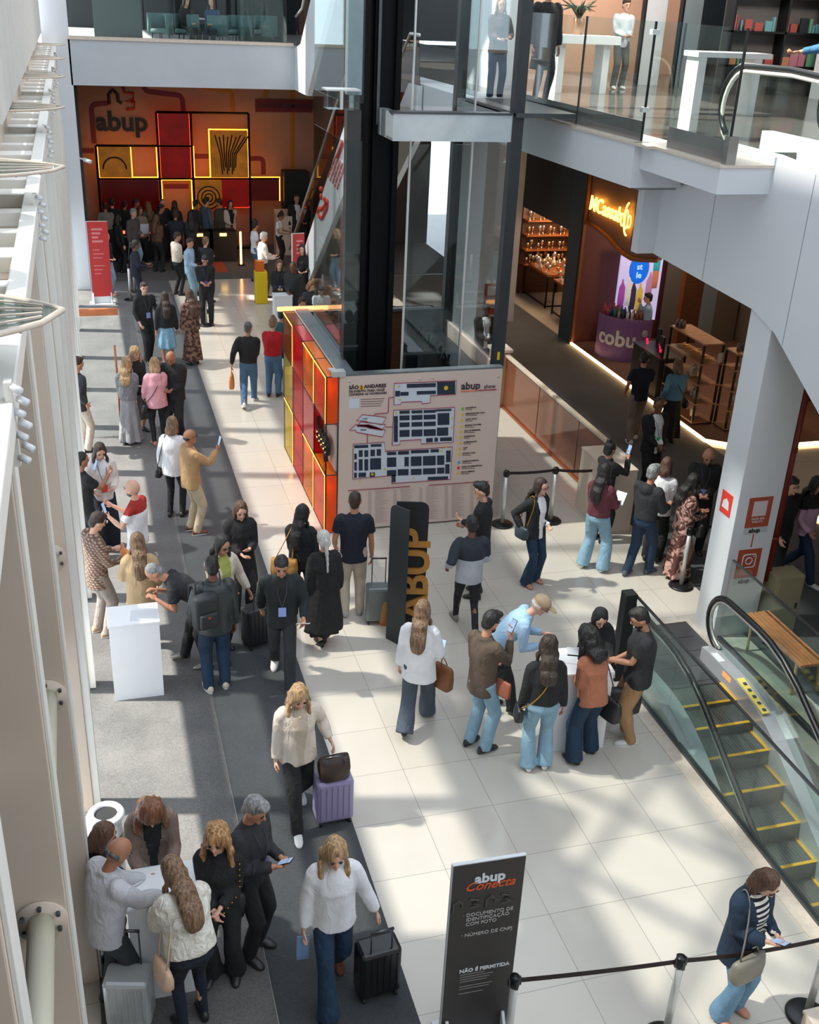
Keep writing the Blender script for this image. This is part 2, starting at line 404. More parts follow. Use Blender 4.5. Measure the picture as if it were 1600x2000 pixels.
for x in (-0.72, -0.06):
    m = MB(); m.box((x, 0.4, -0.07), (x+0.11, 29.9, 0.06), bev=0.01); m.build('rail', STEELB, t)
ladder = t
for i in range(41):
    m = MB(); y = 0.5+i*0.72
    m.box((-0.68, y, -0.055), (0.0, y+(0.13 if i % 3 else 0.26), 0.05), bev=0.008); m.build('rung', STEELB, t)
def sunshade(y):
    t = thing('sunshade', 'leaf-shaped ribbed glass sunshade on the ladder truss', 'sunshade', (-0.13, y, 6.3), 0, 'leaf sunshades on the left wall')
    n = 14; up = []; lo = []
    L = 1.15
    for i in range(n+1):
        s = i/n; x = -L*s; wy = 0.42*math.sin(PI*min(1, s*0.9+0.02))**0.8
        up.append((x, wy, 0)); lo.append((x, -wy, 0))
    m = MB(); m.tube(up+lo[::-1][:-1], 0.014, 6, closed=True, cap=False); m.build('rim', STEELW, t, True)
    m = MB(); m.prism([(p[0], p[1]) for p in up]+[(p[0], p[1]) for p in lo[::-1][:-1]], 'z', -0.004, 0.004)
    m.build('pane', mat_shade, t)
    for q in (-0.6, -0.2, 0.2, 0.6):
        m = MB(); m.tube([(p[0], p[1]*q, 0.012) for p in up[1:]], 0.006, 5); m.build('rib', STEELW, t)
    for i in range(2, n, 2):
        m = MB(); m.box((up[i][0]-0.006, -up[i][1], -0.02), (up[i][0]+0.006, up[i][1], -0.006)); m.build('crossbar', STEELW, t)
    return t
mat_shade = glass('fritted_glass', (0.62, 0.66, 0.62), 0.05, op=0.5, opcol=sr(104, 116, 110))
s0 = None
NM = ['nearest the camera', 'second from the camera', 'third from the camera', 'fourth from the camera', 'fifth from the camera', 'farthest along the left wall']
for i, y in enumerate((4.75, 8.8, 13.1, 17.3, 21.2, 25.4)):
    s_ = sunshade(y) if s0 is None else dup(s0)
    if s0 is None: s0 = s_
    s_.location.y = y; s_['label'] = 'leaf-shaped ribbed glass sunshade on the ladder truss, '+NM[i]
fx0 = None
for k in range(6):
    y = 4.36+4.28*k
    if fx0 is None:
        t = thing('spotlight_cluster', 'x', 'light', (-0.34, y, 6.0), 0, 'white spotlight clusters on the left wall')
        fx0 = t
        m = MB(); m.box((-0.03, -0.03, -0.22), (0.0, 0.03, 0.14)); m.build('bracket', STEELB, t)
        for i in range(7):
            m = MB(); z = 0.12-0.05*i; dx = 0.02*(i % 2)
            m.tube([(0.0+dx, -0.02, z), (0.035+dx, -0.05, z-0.01)], 0.016, 10); m.build('spot', WHITE, t, True)
    else:
        t = dup(fx0); t.location = (-0.34, y, 6.0)
    t['label'] = 'cluster of small white cylinder spotlights on the left wall, '+NM[k]

m = MB(); m.box((-0.95, -3, 14), (-0.8, 30, 17.6)); struct('wall_left_upper', m, STEELB)  # unseen wall added to block direct sun from the escalator casing
# unseen trusses added high over the atrium to dapple the sunlight
r0 = None
for i in range(8):
    if r0 is None:
        t = thing('roof_truss', 'unseen white truss added high over the atrium to dapple the sun', 'truss', (-0.8, -2, 13), 0, 'added dapple trusses over the atrium'); r0 = t
        for z in (0, 1.0):
            m = MB(); m.box((0, -0.1, z), (9.6, 0.1, z+0.18)); m.build('chord', STEELB, t)
        m = MB()
        for k in range(10):
            m.tube([(0.2+k*0.95, 0, 0.1), (0.2+(k+0.5)*0.95, 0, 1.05)], 0.06, 6); m.tube([(0.2+(k+0.5)*0.95, 0, 1.05), (0.2+(k+1)*0.95, 0, 0.1)], 0.06, 6)
        m.build('web', STEELB, t)
    else:
        t = dup(r0); t.location.y = -2+i*4.28

# ------------------------------------------------------------------ big white columns
def sign_plate(t, x, z, wd, ht, kind, y):
    OR = mat('poster_rust', sr(168, 72, 46), 0.5)
    m = MB(); m.box((x, y-0.008, z), (x+wd, y, z+ht)); m.build('poster', OR, t)
    m = MB(); m.box((x, y-0.008, z-0.085), (x+wd, y, z)); lab = m.build('label_strip', mat('poster_grey', sr(190, 194, 196), 0.5), t)
    fr = frame((x+wd*0.45, y-0.012, z-0.045), (1, 0, 0), (0, 0, 1))
    text_mb('abup', 0.085, fr, 0.002, bold=0.002).build('lettering', BLACKM, lab)
    if kind == 'map':
        m = MB(); m.box((x+0.07, y-0.011, z+0.16), (x+wd-0.07, y-0.008, z+ht-0.05)); m.build('blank_panel', mat('poster_pale', sr(214, 200, 200), 0.5), t)
        text_mb('MAPA DO\nEVENTO', 0.042, frame((x+wd/2, y-0.012, z+0.10), (1, 0, 0), (0, 0, 1)), 0.002).build('lettering', WHITE, t)
    else:
        cx, cz, r = x+wd/2, z+ht*0.6, 0.095
        pts = []
        for k in range(4):
            ccx, ccz = [(1, 1), (-1, 1), (-1, -1), (1, -1)][k]
            for q in range(5):
                a = PI/2*k + PI/2*q/4
                pts.append((cx+ccx*(r-0.035)+math.cos(a)*0.035, y-0.012, cz+ccz*(r-0.035)+math.sin(a)*0.035))
        m = MB(); m.tube(pts, 0.008, 6, closed=True, cap=False)
        m.tube([(cx+math.cos(2*PI*k/20)*0.048, y-0.012, cz+math.sin(2*PI*k/20)*0.048) for k in range(20)], 0.008, 6, closed=True, cap=False)
        m.ell((cx+0.062, y-0.012, cz+0.062), (0.011, 0.006, 0.011), nu=8, nv=6)
        m.build('camera_icon', WHITE, t, True)
        m = MB()
        for k in range(3): m.box((x+0.07, y-0.011, z+0.05+k*0.03), (x+wd-0.07-0.02*k, y-0.008, z+0.062+k*0.03))
        m.build('small_print', mat('poster_print', sr(205, 150, 130), 0.5), t)
def big_column(y, x, h, label, sgn=True, dep=0.47):
    t = thing('column', label, 'column', (x, y, 0))
    m = MB(); m.box((0, 0, 0), (0.62, dep, h), bev=0.006); m.build('shaft', PANEL, t)
    if sgn:
        sign_plate(t, 0.16, 1.62, 0.34, 0.42, 'map', 0.0)
        sign_plate(t, 0.15, 0.88, 0.34, 0.42, 'icon', 0.0)
        m = MB(); m.box((0.31, -0.006, 1.33), (0.325, 0, 1.52)); m.build('stripe', mat('poster_rust', (0, 0, 0)), t)
        m = MB(); m.tube([(0.72, 0.1, 0.75), (0.72, 0.1, h)], 0.055, 14); p = m.build('red_pipe', mat('red_paint', sr(120, 34, 26), 0.4), t, True); p['label'] = 'dark red standpipe'
        for zz in (1.35, 2.6):
            m = MB(); m.tube([(0.72, 0.1, zz), (0.72, 0.1, zz+0.05)], 0.062, 14); m.build('pipe_collar', mat('red_paint', (0, 0, 0)), p, True)
    return t
c1 = big_column(10.6, 7.58, 4.45, 'white square column with rust posters holding up the escalator casing')
m = MB(); m.box((-0.008, 0.12, 1.72), (0.0, 0.36, 2.02)); e = m.build('alarm_sign', mat('sign_red', sr(225, 60, 45), 0.5), c1)
m = MB(); m.prism([(0.16+0.0, 1.8), (0.16+0.16, 1.8), (0.16+0.14, 1.9), (0.16+0.08, 1.94), (0.16+0.02, 1.9)], 'x', -0.012, -0.008); m.build('alarm_symbol', WHITE, e)
c2 = big_column(21.55, 7.93, 10.2, 'white column with posters seen through the glass elevator', True, 1.65)
m = MB(); m.box((0.33, -0.006, 1.36), (0.47, 0, 1.5)); m.build('alarm_sign', mat('sign_red', (0, 0, 0)), c2)
# fire hose cabinet beside the near column
t = thing('hose_cabinet', 'beige metal fire hose cabinet standing at the red pipe', 'cabinet', (8.30, 10.45, 0))
m = MB(); m.box((0, 0, 0), (0.42, 0.3, 0.9), bev=0.01); m.build('body', mat('cabinet_beige', sr(150, 142, 112), 0.5), t)
m = MB(); m.box((0.03, -0.012, 0.04), (0.39, 0, 0.86)); d = m.build('door', mat('cabinet_beige', (0, 0, 0)), t)
m = MB(); m.box((0.34, -0.03, 0.42), (0.36, -0.012, 0.5)); m.build('handle', STEELD, d)
# slender column and red pipe beyond the hall
for x, y in ((9.8, 25.5),):
    big_column(y, x, 5.12, 'plain white column in front of the dark store', False)

# ------------------------------------------------------------------ upper escalator casing (right)
ESCP = [(13.57, 4.46), (11.0, 4.36), (10.5, 4.22), (9.42, 3.61), (3.0, 0.02), (1.5, 0.02), (1.5, 1.2), (8.9, 5.45), (9.6, 5.82), (10.3, 6.03), (11.2, 6.10), (13.57, 6.10)]
t = thing('upper_escalator', 'white clad escalator descending from the second level over the square column', 'escalator', (0, 0, 0))
m = MB(); m.prism(ESCP, 'x', 7.55, 7.72); m.prism(ESCP, 'x', 8.95, 9.12)
m.prism([(13.57, 4.46), (11.0, 4.36), (10.5, 4.22), (9.42, 3.61), (3.0, 0.02), (3.0, 0.3), (9.4, 3.9), (10.5, 4.5), (11.0, 4.62), (13.57, 4.75)], 'x', 7.72, 8.95)
m.build('casing', PANEL, t)
for y_, z_ in ((12.2, 4.42), (10.3, 4.13)):
    m = MB(); m.box((7.546, y_, z_), (7.551, y_+0.008, 6.02)); m.build('panel_seam', mat('seam_grey', sr(150, 154, 158), 0.6), t)
m = MB(); m.box((7.3, 13.57, 4.46), (7.62, 13.75, 5.75)); m.build('end_post', PANEL, t)
for x in (7.62, 9.03):
    def off(p, d):
        return [(q[0], q[1]+d) for q in p]
    top = [(12.3, 6.1), (11.2, 6.1), (10.3, 6.03), (9.6, 5.82), (8.9, 5.45), (4.5, 2.92)]
    hr = [(12.1, 6.98), (11.2, 7.0), (10.4, 6.96), (9.7, 6.74), (8.9, 6.32), (4.5, 3.79)]
    m = MB(); m.prism(top+hr[::-1], 'x', x-0.006, x+0.006); m.build('glass_panel', GLASS, t)
    arc = [(12.1+0.42*math.sin(a), 6.56+0.42*math.cos(a)) for a in [PI*i/12 for i in range(11)]]
    pts = [(x, p[0], p[1]) for p in arc[::-1]] + [(x, p[0], p[1]) for p in hr]
    m = MB(); m.tube(pts, 0.036, 10); h_ = m.build('handrail', RUBBER, t, True)
    m = MB(); m.tube([(p[0], p[1]-(0.05 if i > 10 else 0.05*math.sin(PI*i/12 if i < 12 else 0)), p[2]-0.055) for i, p in enumerate(pts)], 0.026, 8); m.build('guide_rail', mat('cream_guide', sr(212, 208, 196), 0.35), h_, True)
m = MB()
for i in range(26):
    y = 11.0-i*0.33; z = 5.98-max(0, i-1)*0.19
    if z > 0.4: m.box((7.75, y-0.34, z-0.22), (8.92, y, z))
m.build('steps', STEELD, t)

# ------------------------------------------------------------------ lower escalator, going down to the basement
t = thing('escalator', 'glass sided escalator going down in the lower right corner', 'escalator', (0, 0, 0))
XA, XB = 6.08, 7.30        # handrail centres
def zz(y):                 # pitch line of the steps
    if y > 9.35: return 0.0
    if y > 8.45: return -0.2667*(9.35-y)**2/0.9*1.0
    return -0.24-(8.45-y)*0.577
m = MB(); m.box((6.22, 9.62, 0.0), (7.42, 11.03, 0.014)); m.build('landing_plate', mat('landing_plate', sr(104, 104, 106), 0.35, metal=0.6, noise_amt=0.08, nscale=30, stretch=(0.2, 30, 1)), t)
m = MB()
for k in range(4): m.box((6.3+0.0*k, 9.7+k*0.32, 0.014), (7.34, 9.705+k*0.32, 0.016))
m.build('plate_joint', BLACK, t)
STEP = mat('step_metal', sr(112, 114, 110), 0.4, metal=0.5, noise_amt=0.25, nscale=14, stretch=(30, 0.3, 1))
YEL = mat('step_yellow', sr(224, 170, 40), 0.5, noise_amt=0.1)
m = MB(); yl = MB()
for i in range(26):
    y1 = 9.62-i*0.38; y0 = y1-0.38; z = zz(y0+0.1)
    if z < -4.55: break
    m.box((6.26, y0, z-0.35), (7.14, y1, z))
    for k in range(22): m.box((6.27+k*0.04, y0+0.03, z), (6.285+k*0.04, y1, z+0.006))
    yl.box((6.26, y0, z+0.002), (7.14, y0+0.04, z+0.009)); yl.box((6.26, y0+0.04, z+0.002), (6.30, y1, z+0.010)); yl.box((7.10, y0+0.04, z+0.002), (7.14, y1, z+0.010))
st = m.build('steps', STEP, t); yl.build('step_edging', YEL, st)
YY = [11.0, 10.5, 10.0, 9.6, 9.35, 9.1, 8.8, 8.45, 8.0, 6.5, 4.5, 2.0]
def ramp(dz): return [(y, zz(y)+dz) for y in YY[2:]]
for x, sg in ((XA, 1), (XB, -1)):
    xi = x+sg*0.14
    # metal skirt deck, inner and outer
    a, b = sorted((xi+sg*0.03, x-sg*0.10))
    m = MB(); m.prism([(10.15, 0.0)]+[(10.15, 0.20)]+ramp(0.22)+ramp(-0.45)[::-1], 'x', a, b); d = m.build('skirt', mat('skirt_steel', sr(196, 198, 202), 0.25, metal=0.4, noise_amt=0.04), t)
    top = ramp(0.92); top[0] = (10.0, 0.90)
    m = MB(); m.prism([(10.1, 0.22)]+ramp(0.22)[1:]+top[::-1]+[(10.28, 0.62)], 'x', x-0.006, x+0.006); m.build('glass_panel', GLASS, t)
    c = (10.0, 0.56); r = 0.37
    arc = [(c[0]+r*math.sin(q), c[1]+r*math.cos(q)) for q in [PI*i/12 for i in range(12, -1, -1)]]
    pts = [(x, p[0], p[1]) for p in arc] + [(x, y, zz(y)+0.94) for y in YY[3:]]
    m = MB(); m.tube(pts, 0.036, 10); h_ = m.build('handrail', RUBBER, t, True)
    arc2 = [(c[0]+(r-0.055)*math.sin(q), c[1]+(r-0.055)*math.cos(q)) for q in [PI*i/12 for i in range(12, -1, -1)]]
    m = MB(); m.tube([(x, p[0], p[1]) for p in arc2]+[(x, y, zz(y)+0.885) for y in YY[3:]], 0.022, 8); m.build('guide_rail', mat('guide_alu', sr(200, 200, 196), 0.25, metal=0.7), h_, True)
m = MB(); m.prism([(9.35, 0.232), (8.75, 0.14), (8.75, 0.155), (9.35, 0.246)], 'x', XB-0.16, XB-0.06)
st = m.build('warning_sticker', mat('sticker_yellow', sr(238, 214, 110), 0.5), t)
m = MB()
for k in range(5): m.box((XB-0.13, 9.22-k*0.11, 0.237-0.018*k), (XB-0.09, 9.26-k*0.11, 0.247-0.018*k))
m.build('pictogram', mat('sticker_blue', sr(60, 80, 120), 0.5), st)
m = MB(); m.box((XB-0.155, 9.75, 0.218), (XB-0.07, 9.95, 0.226)); m.build('warning_sticker', WHITE, t)
m = MB(); m.box((XB-0.175, 9.45, 0.12), (XB-0.168, 9.62, 0.18)); m.build('indicator_light', emat('indicator_red', (1.0, 0.15, 0.05), 3), t)

# glass guards beside the well
def guard(x, y0, y1, z0, label, seams, h=1.18):
    t = thing('glass_guard', label, 'railing', (x, y0, 0))
    L = y1-y0; n = len(seams)+1; ys = [0]+[s-y0 for s in seams]+[L]
    for i in range(n):
        m = MB(); m.box((-0.008, ys[i]+0.008, 0.02), (0.008, ys[i+1]-0.008, h)); m.build('glass_panel', GLASS, t)
    m = MB(); m.box((-0.014, 0, h), (0.014, L, h+0.022)); m.build('top_rail', STEELD, t)
    m = MB(); m.box((-0.03, 0, 0), (0.03, L, 0.05)); m.build('base_channel', STEELD, t)
    return t
guard(5.97, 1.6, 10.0, 0, 'glass guard rail along the near side of the escalator well', [3.4, 5.3, 7.2, 8.9])
guard(7.64, 1.6, 10.55, 0, 'glass guard rail between the escalator and the wooden bench', [3.0, 5.1, 7.0, 8.9])
t = thing('guard_post', 'black box post at the corner of the escalator glass', 'post', (5.87, 9.98, 0))
m = MB(); m.box((-0.06, -0.06, 0), (0.09, 0.09, 1.24), bev=0.008); m.build('post', BLACKM, t)
m = MB(); m.box((0.09, -0.02, 1.0), (0.115, 0.05, 1.08)); m.box((0.09, -0.02, 0.85), (0.115, 0.05, 0.93)); m.build('clamp', STEELD, t)
# benches beyond the guard
b0 = None
for i, (x, y) in enumerate(((7.86, 9.15), (7.86, 7.55))):
    if b0 is None:
        t = thing('bench', 'slatted wooden bench behind the escalator glass guard', 'bench', (x, y, 0)); b0 = t
        m = MB()
        for k in range(6): m.box((k*0.062, 0, 0.42), (0.05+k*0.062, 1.25, 0.46), bev=0.004)
        m.build('seat', mat('bench_wood', sr(206, 134, 86), 0.5, noise_amt=0.15, nscale=9), t)
        for yy in (0.1, 1.1):
            m = MB(); m.tube([(0.02, yy, 0.42), (0.0, yy-0.05, 0.0)], 0.018, 8); m.build('leg', WOOD, t)
            m = MB(); m.tube([(0.34, yy, 0.42), (0.37, yy-0.05, 0.0)], 0.018, 8); m.build('leg', WOOD, t)
    else:
        t = dup(b0); t.location = (x, y, 0); t['label'] = 'second slatted wooden bench, nearer the right edge of the photo'

# ------------------------------------------------------------------ copper glass rail and its post (ground floor, right)
t = thing('copper_rail', 'copper tinted glass railing with a white cap beside the dark carpet', 'railing', (7.9, 14.1, 0))
for a, b in ((0.02, 1.78), (1.82, 3.58), (3.62, 5.38)):
    m = MB(); m.box((-0.008, a, 0.05), (0.008, b, 1.08)); m.build('glass_panel', GLASSC, t)
m = MB(); m.box((-0.045, 0, 1.08), (0.045, 5.4, 1.13), bev=0.006); m.build('cap', STONE, t)
m = MB(); m.box((-0.04, 0, 0), (0.04, 5.4, 0.05)); m.build('base_channel', mat('copper', sr(190, 110, 70), 0.3, metal=0.8), t)
t = thing('end_post', 'peach boxed post with a white top at the end of the copper rail', 'post', (7.68, 19.5, 0))
m = MB(); m.box((-0.02, 0, 0), (0.30, 0.35, 1.16)); m.build('body', mat('peach_laminate', sr(214, 160, 120), 0.5, noise_amt=0.05), t)
m = MB(); m.box((-0.06, -0.04, 1.16), (0.34, 0.4, 1.22), bev=0.006); m.build('cap', mat('cap_white', sr(240, 222, 210), 0.4), t)

# ------------------------------------------------------------------ level two balustrade
t = thing('balcony_balustrade', 'frameless glass balustrade along the white second level balcony', 'railing', (0, 0, 6.0))
def pane(a, b, z0, z1, par, name='glass_panel', mt=None):
    a = Vector((*a, 0)); b = Vector((*b, 0)); d = (b-a).normalized(); n = Vector((-d.y, d.x, 0))*0.008
    m = MB(); m.ring_loft([[a+n+Vector((0, 0, z)), a-n+Vector((0, 0, z)), b-n+Vector((0, 0, z)), b+n+Vector((0, 0, z))] for z in (z0, z1)])
    return m.build(name, mt or GLASS, par)
pa = (6.72, 16.8); pb = (6.92, 13.14); mid = (6.82, 14.95)
pane(pa, mid, 0.1, 1.4, t); pane((mid[0], mid[1]-0.02), pb, 0.1, 1.4, t)
pane((6.93, 13.12), (7.32, 13.12), 0.1, 1.4, t); pane((7.0, 12.5), (7.0, 11.22), 0.1, 1.4, t)
pane((7.3, 13.1), (7.02, 12.55), 0.1, 1.4, t)
for a, b in ((pa, pb), ((7.0, 12.6), (7.0, 11.2))):
    pane(a, b, 0.0, 0.24, t, 'base_channel', mat('channel_bronze', sr(150, 146, 142), 0.18, metal=0.5))
for p in (mid, pb, (7.0, 11.2)):
    m = MB(); m.box((p[0]-0.012, p[1]-0.012, 0.0), (p[0]+0.012, p[1]+0.012, 1.4)); m.build('mullion', BLACK, t)
for zq in (0.35, 1.25):
    m = MB(); m.box((6.86, 13.09, zq), (6.96, 13.17, zq+0.06)); m.build('clamp', STEEL, t)
m = MB(); m.box((6.93, 11.1, 0), (7.05, 11.2, 0.3)); m.build('end_shoe', mat('channel_bronze', (0, 0, 0)), t)
# bridge balustrade
t = thing('bridge_balustrade', 'glass balustrade on the grey bridge at the far end', 'railing', (0, 30.15, 6.27))
for i in range(3):
    m = MB(); m.box((0.0+i*1.8, -0.008, 0.02), (1.77+i*1.8, 0.008, 1.25)); m.build('glass_panel', GLASS, t)
m = MB(); m.box((0, -0.02, 1.25), (5.4, 0.02, 1.29)); m.build('top_rail', STEEL, t)
m = MB(); m.box((5.5, -0.12, -0.5), (5.75, 0.1, -0.2)); m.build('end_block', PANEL, t)

# ------------------------------------------------------------------ far escalators
def far_esc(x0, x1, side, hr, label):
    t = thing('far_escalator', label, 'escalator', (0, 0, 0))
    m = MB(); m.prism(side, 'x', x0, x0+0.12); m.build('casing', PANEL, t)
    m = MB(); m.prism(side, 'x', x1-0.12, x1); m.build('casing', PANEL, t)
    n = len(side)//2
    cz = [(p[0], p[1]-0.45) for p in side[:n]]
    m = MB(); m.prism(cz+side[n:], 'x', x0+0.12, x1-0.12); m.build('truss', mat('soffit_grey', sr(120, 118, 110), 0.6), t)
    for x in (x0+0.06, x1-0.06):
        m = MB(); m.prism(side[:n]+[(p[0], p[1]-0.03) for p in hr[::-1]], 'x', x-0.006, x+0.006); m.build('glass_panel', glass('bronze_glass', (0.55, 0.42, 0.34), 0.06, op=0.2, opcol=sr(70, 48, 36)), t)
        m = MB(); m.tube([(x, p[0], p[1]) for p in hr], 0.035, 8); m.build('handrail', STEEL, t, True)
    return t
fe = far_esc(5.40, 6.55, [(21.7, 5.95), (22.3, 5.95), (29.7, 0.03), (28.3, 0.03), (21.7, 4.9)], [(21.9, 6.85), (22.5, 6.85), (30.4, 0.9)], 'escalator to the second level with a red logo on its pale side')
far_esc(5.55, 6.70, [(30.0, 6.15), (29.2, 6.3), (24.2, 10.3), (22.3, 10.3), (28.3, 5.15), (30.0, 5.15)], [(30.1, 6.9), (29.3, 7.1), (24.3, 11.1)], 'upper pale escalator rising above the far bridge')
RED = mat('logo_red', sr(226, 66, 52), 0.5)
V0 = Vector
def ep(px, py, d=0.012):
    r = ray(px, py); q = 5.40/r.x; return V0((5.40-d, r.y*q, H+r.z*q))
V0 = Vector
m = MB(); m.tube([ep(*p) for p in ((635, 388), (642, 395), (641, 404), (631, 426), (625, 424), (622, 414), (626, 406), (629, 410), (638, 396))], 0.045, 6, closed=True, cap=False); m.build('logo', RED, fe, True)
m = MB(); m.tube([ep(628, 366), ep(629, 372)], 0.05, 6); m.tube([ep(629, 378), ep(629, 390)], 0.045, 6); m.build('logo', RED, fe, True)
m = MB(); m.tube([ep(671, 278), ep(661, 306)], 0.05, 6); m.build('logo', RED, fe, True)
m = MB()
for k in range(5):
    a = (657+4.5*k, 306+4*k); b_ = (641+4.5*k, 347+6*k)
    for q in range(7):
        s0, s1 = q/7, q/7+0.10+0.03*((q+k) % 2)
        m.tube([ep(a[0]+(b_[0]-a[0])*s0, a[1]+(b_[1]-a[1])*s0, 0.006), ep(a[0]+(b_[0]-a[0])*s1, a[1]+(b_[1]-a[1])*s1, 0.006)], 0.028, 4)
m.build('small_print', mat('print_pink', sr(226, 120, 120), 0.5), fe)
# ================================================================== map kiosk around the elevator
PEACH = mat('peach_panel', sr(212, 192, 180), 0.5, noise_amt=0.015, nscale=3)
NAVY = mat('map_navy', sr(30, 44, 64), 0.6)
MPALE = mat('map_pale', sr(206, 214, 222), 0.6)
MRED = mat('map_crimson', sr(150, 34, 66), 0.6)
YEL2 = mat('map_yellow', sr(226, 186, 30), 0.6)
INK = mat('ink', sr(52, 38, 44), 0.6)
KX0, KX1, KY0, KY1, KH = 3.33, 5.87, 14.6, 18.25, 2.53
t = thing('map_kiosk', 'pale peach event map wall wrapped round the glass elevator', 'kiosk', (KX0, KY0, 0))
W_ = KX1-KX0
m = MB(); m.box((0, 0, 0.03), (W_, 0.06, KH)); m.build('front_panel', PEACH, t)
m = MB(); m.box((0, 0.06, 0), (0.06, KY1-KY0, KH)); m.build('left_panel', PEACH, t)
m = MB(); m.box((W_-0.06, 0.06, 0), (W_, KY1-KY0, KH)); m.build('right_panel', PEACH, t)
m = MB(); m.box((0.06, KY1-KY0-0.06, 0), (W_-0.06, KY1-KY0, KH)); m.build('back_panel', WOODD, t)
m = MB(); m.box((0.0, 0.0, KH), (W_, 0.13, KH+0.03)); m.box((0.04, 0.13, KH-0.03), (0.26, KY1-KY0, KH+0.02)); m.box((0.26, KY1-KY0-0.16, KH-0.05), (W_, KY1-KY0, KH))
m.build('top_ledge', mat('grey_ledge', sr(120, 128, 132), 0.3, metal=0.4, noise_amt=0.1), t)
m = MB(); m.box((0.06, 0.07, 0), (0.1, KY1-KY0-0.06, KH-0.04)); m.box((0.1, 0.06, 0), (W_-0.1, 0.1, KH-0.04)); m.build('inner_lining', BLACKM, t)
m = MB(); m.box((-0.28, KY1-KY0-0.04, KH-0.02), (1.5, KY1-KY0+0.02, KH+0.06), bev=0.02); m.build('light_bar', emat('warm_led', (1.0, 0.45, 0.18), 2.2), t)
m = MB(); m.box((-0.10, -0.02, KH), (0.10, 0.12, KH+0.08)); m.box((-0.1, 0.1, KH), (0.0, 0.3, KH+0.04)); m.build('corner_bracket', STEEL, t)
# ---- front graphics: u across (0..2.54), v up (0..2.53); taken from the panel
def F(px, py):                # pixel on the front panel -> (u, v)
    r = ray(px, py); q = KY0/r.y; return (r.x*q-KX0, H+r.z*q)
def Q(x, y):                  # pixel of the 1600 px enlargement of the panel (650..1000, 700..1050)
    return F(650+x*350/1600, 700+y*350/1600)
board = bpy.data.objects.new('map_graphic', None)
def poly(mb, pts, d=0.003, q=Q):
    P_ = [q(*p) for p in pts]; mb.prism(P_, 'y', -d, 0.0)
def rect(mb, x0, y0, x1, y1, slant=-0.035, d=0.006):
    poly(mb, [(x0, y0), (x1, y0+slant*(x1-x0)), (x1, y1+slant*(x1-x0)), (x0, y1)], d)
def line(mb, pts, r=0.0065, q=Q, y=-0.006, closed=False):
    mb.tube([(q(*p)[0], y, q(*p)[1]) for p in pts], r, 5, closed=closed, cap=not closed)
pale = MB(); navy = MB(); red = MB(); yel = MB()
O1 = [(548, 222), (1105, 198), (1098, 320), (872, 332), (868, 396), (795, 402), (795, 382), (612, 390), (608, 410), (545, 415)]
O2 = [(542, 462), (1088, 437), (1074, 748), (790, 762), (788, 722), (600, 735), (598, 770), (530, 775)]
O3 = [(182, 765), (462, 748), (466, 828), (1068, 790), (1050, 1078), (526, 1116), (524, 1045), (178, 1076)]
IS = [[(265, 500), (475, 525), (440, 590), (315, 570), (300, 560), (212, 555)], [(250, 565), (470, 590), (440, 640), (325, 622), (300, 612), (215, 605)], [(200, 592), (320, 590), (470, 640), (445, 700), (210, 658), (205, 640), (150, 640)]]
for o_ in [O1, O2, O3]+IS: poly(pale, o_); line(red, o_, closed=True)
line(red, [(545, 345), (500, 350), (495, 480), (480, 488), (375, 495), (370, 510)]); line(red, [(470, 612), (535, 610)]); line(red, [(308, 682), (308, 752)])
line(red, [(134, 1180), (690, 1142)]); line(red, [(855, 1132), (1392, 1096)])
def blocks(lst):
    for x0, y0, x1, y1 in lst: rect(navy, x0, y0, x1, y1, d=0.010)
blocks([(662, 228, 920, 262), (932, 210, 1092, 322), (750, 292, 920, 322), (558, 290, 600, 338), (604, 300, 676, 332)])
for r_, (ya, yb) in enumerate(((468, 494), (510, 552), (572, 612), (640, 700))):
    for c_, (xa, xb) in enumerate(((596, 685), (703, 800), (812, 918))):
        rect(navy, xa, ya-3*c_, xb, yb-4*c_, d=0.010)
blocks([(936, 490, 1040, 594), (930, 618, 1030, 690), (545, 515, 580, 745), (920, 455, 1058, 472), (833, 712, 892, 748), (908, 708, 938, 742), (958, 706, 1062, 738)])
for xa, xb in ((232, 266), (282, 316)):
    blocks([(xa, 820, xb, 878), (xa, 900, xb, 1000)])
blocks([(192, 775, 316, 800), (338, 766, 434, 788), (336, 815, 376, 872), (392, 810, 430, 868), (333, 892, 430, 992), (192, 850, 214, 900), (192, 925, 214, 1000), (190, 1020, 214, 1064), (230, 1020, 296, 1060), (330, 1018, 376, 1056)])
for xa, xb in ((484, 566), (697, 792), (805, 918), (932, 995)):
    blocks([(xa, 885-0.04*(xa-484), xb, 968-0.04*(xa-484)), (xa, 998-0.05*(xa-484), xb, 1050-0.05*(xa-484))])
blocks([(484, 835, 566, 862), (583, 828, 680, 858), (698, 820, 856, 846), (874, 812, 946, 838), (580, 990, 676, 1044), (640, 880, 678, 962), (1012, 822, 1052, 925), (1004, 945, 1042, 1028), (528, 1040, 560, 1105), (848, 1058, 1028, 1085)])
for x, y, r in ((592, 248, 13), (598, 368, 13), (1010, 262, 28), (566, 486, 12), (352, 1032, 18), (462, 988, 12), (970, 824, 12), (1012, 792, 12), (1060, 812, 12), (1064, 536, 12), (1060, 618, 12), (722, 1068, 10), (240, 1096, 10)):
    u, v = Q(x, y); yel.tube([(u, -0.014, v), (u, -0.004, v)], r*350/1600/165*0.9, 14)
LG = [(1160, 450), (1158, 502), (1155, 552), (1150, 606), (1145, 655), (1142, 706), (1140, 757), (1135, 808), (1130, 857), (1127, 928), (1122, 977), (1118, 1024)]
for i, (x, y) in enumerate(LG):
    if i in (0, 9, 10): continue
    u, v = Q(x, y); yel.tube([(u, -0.010, v), (u, 0, v)], 0.021, 14)
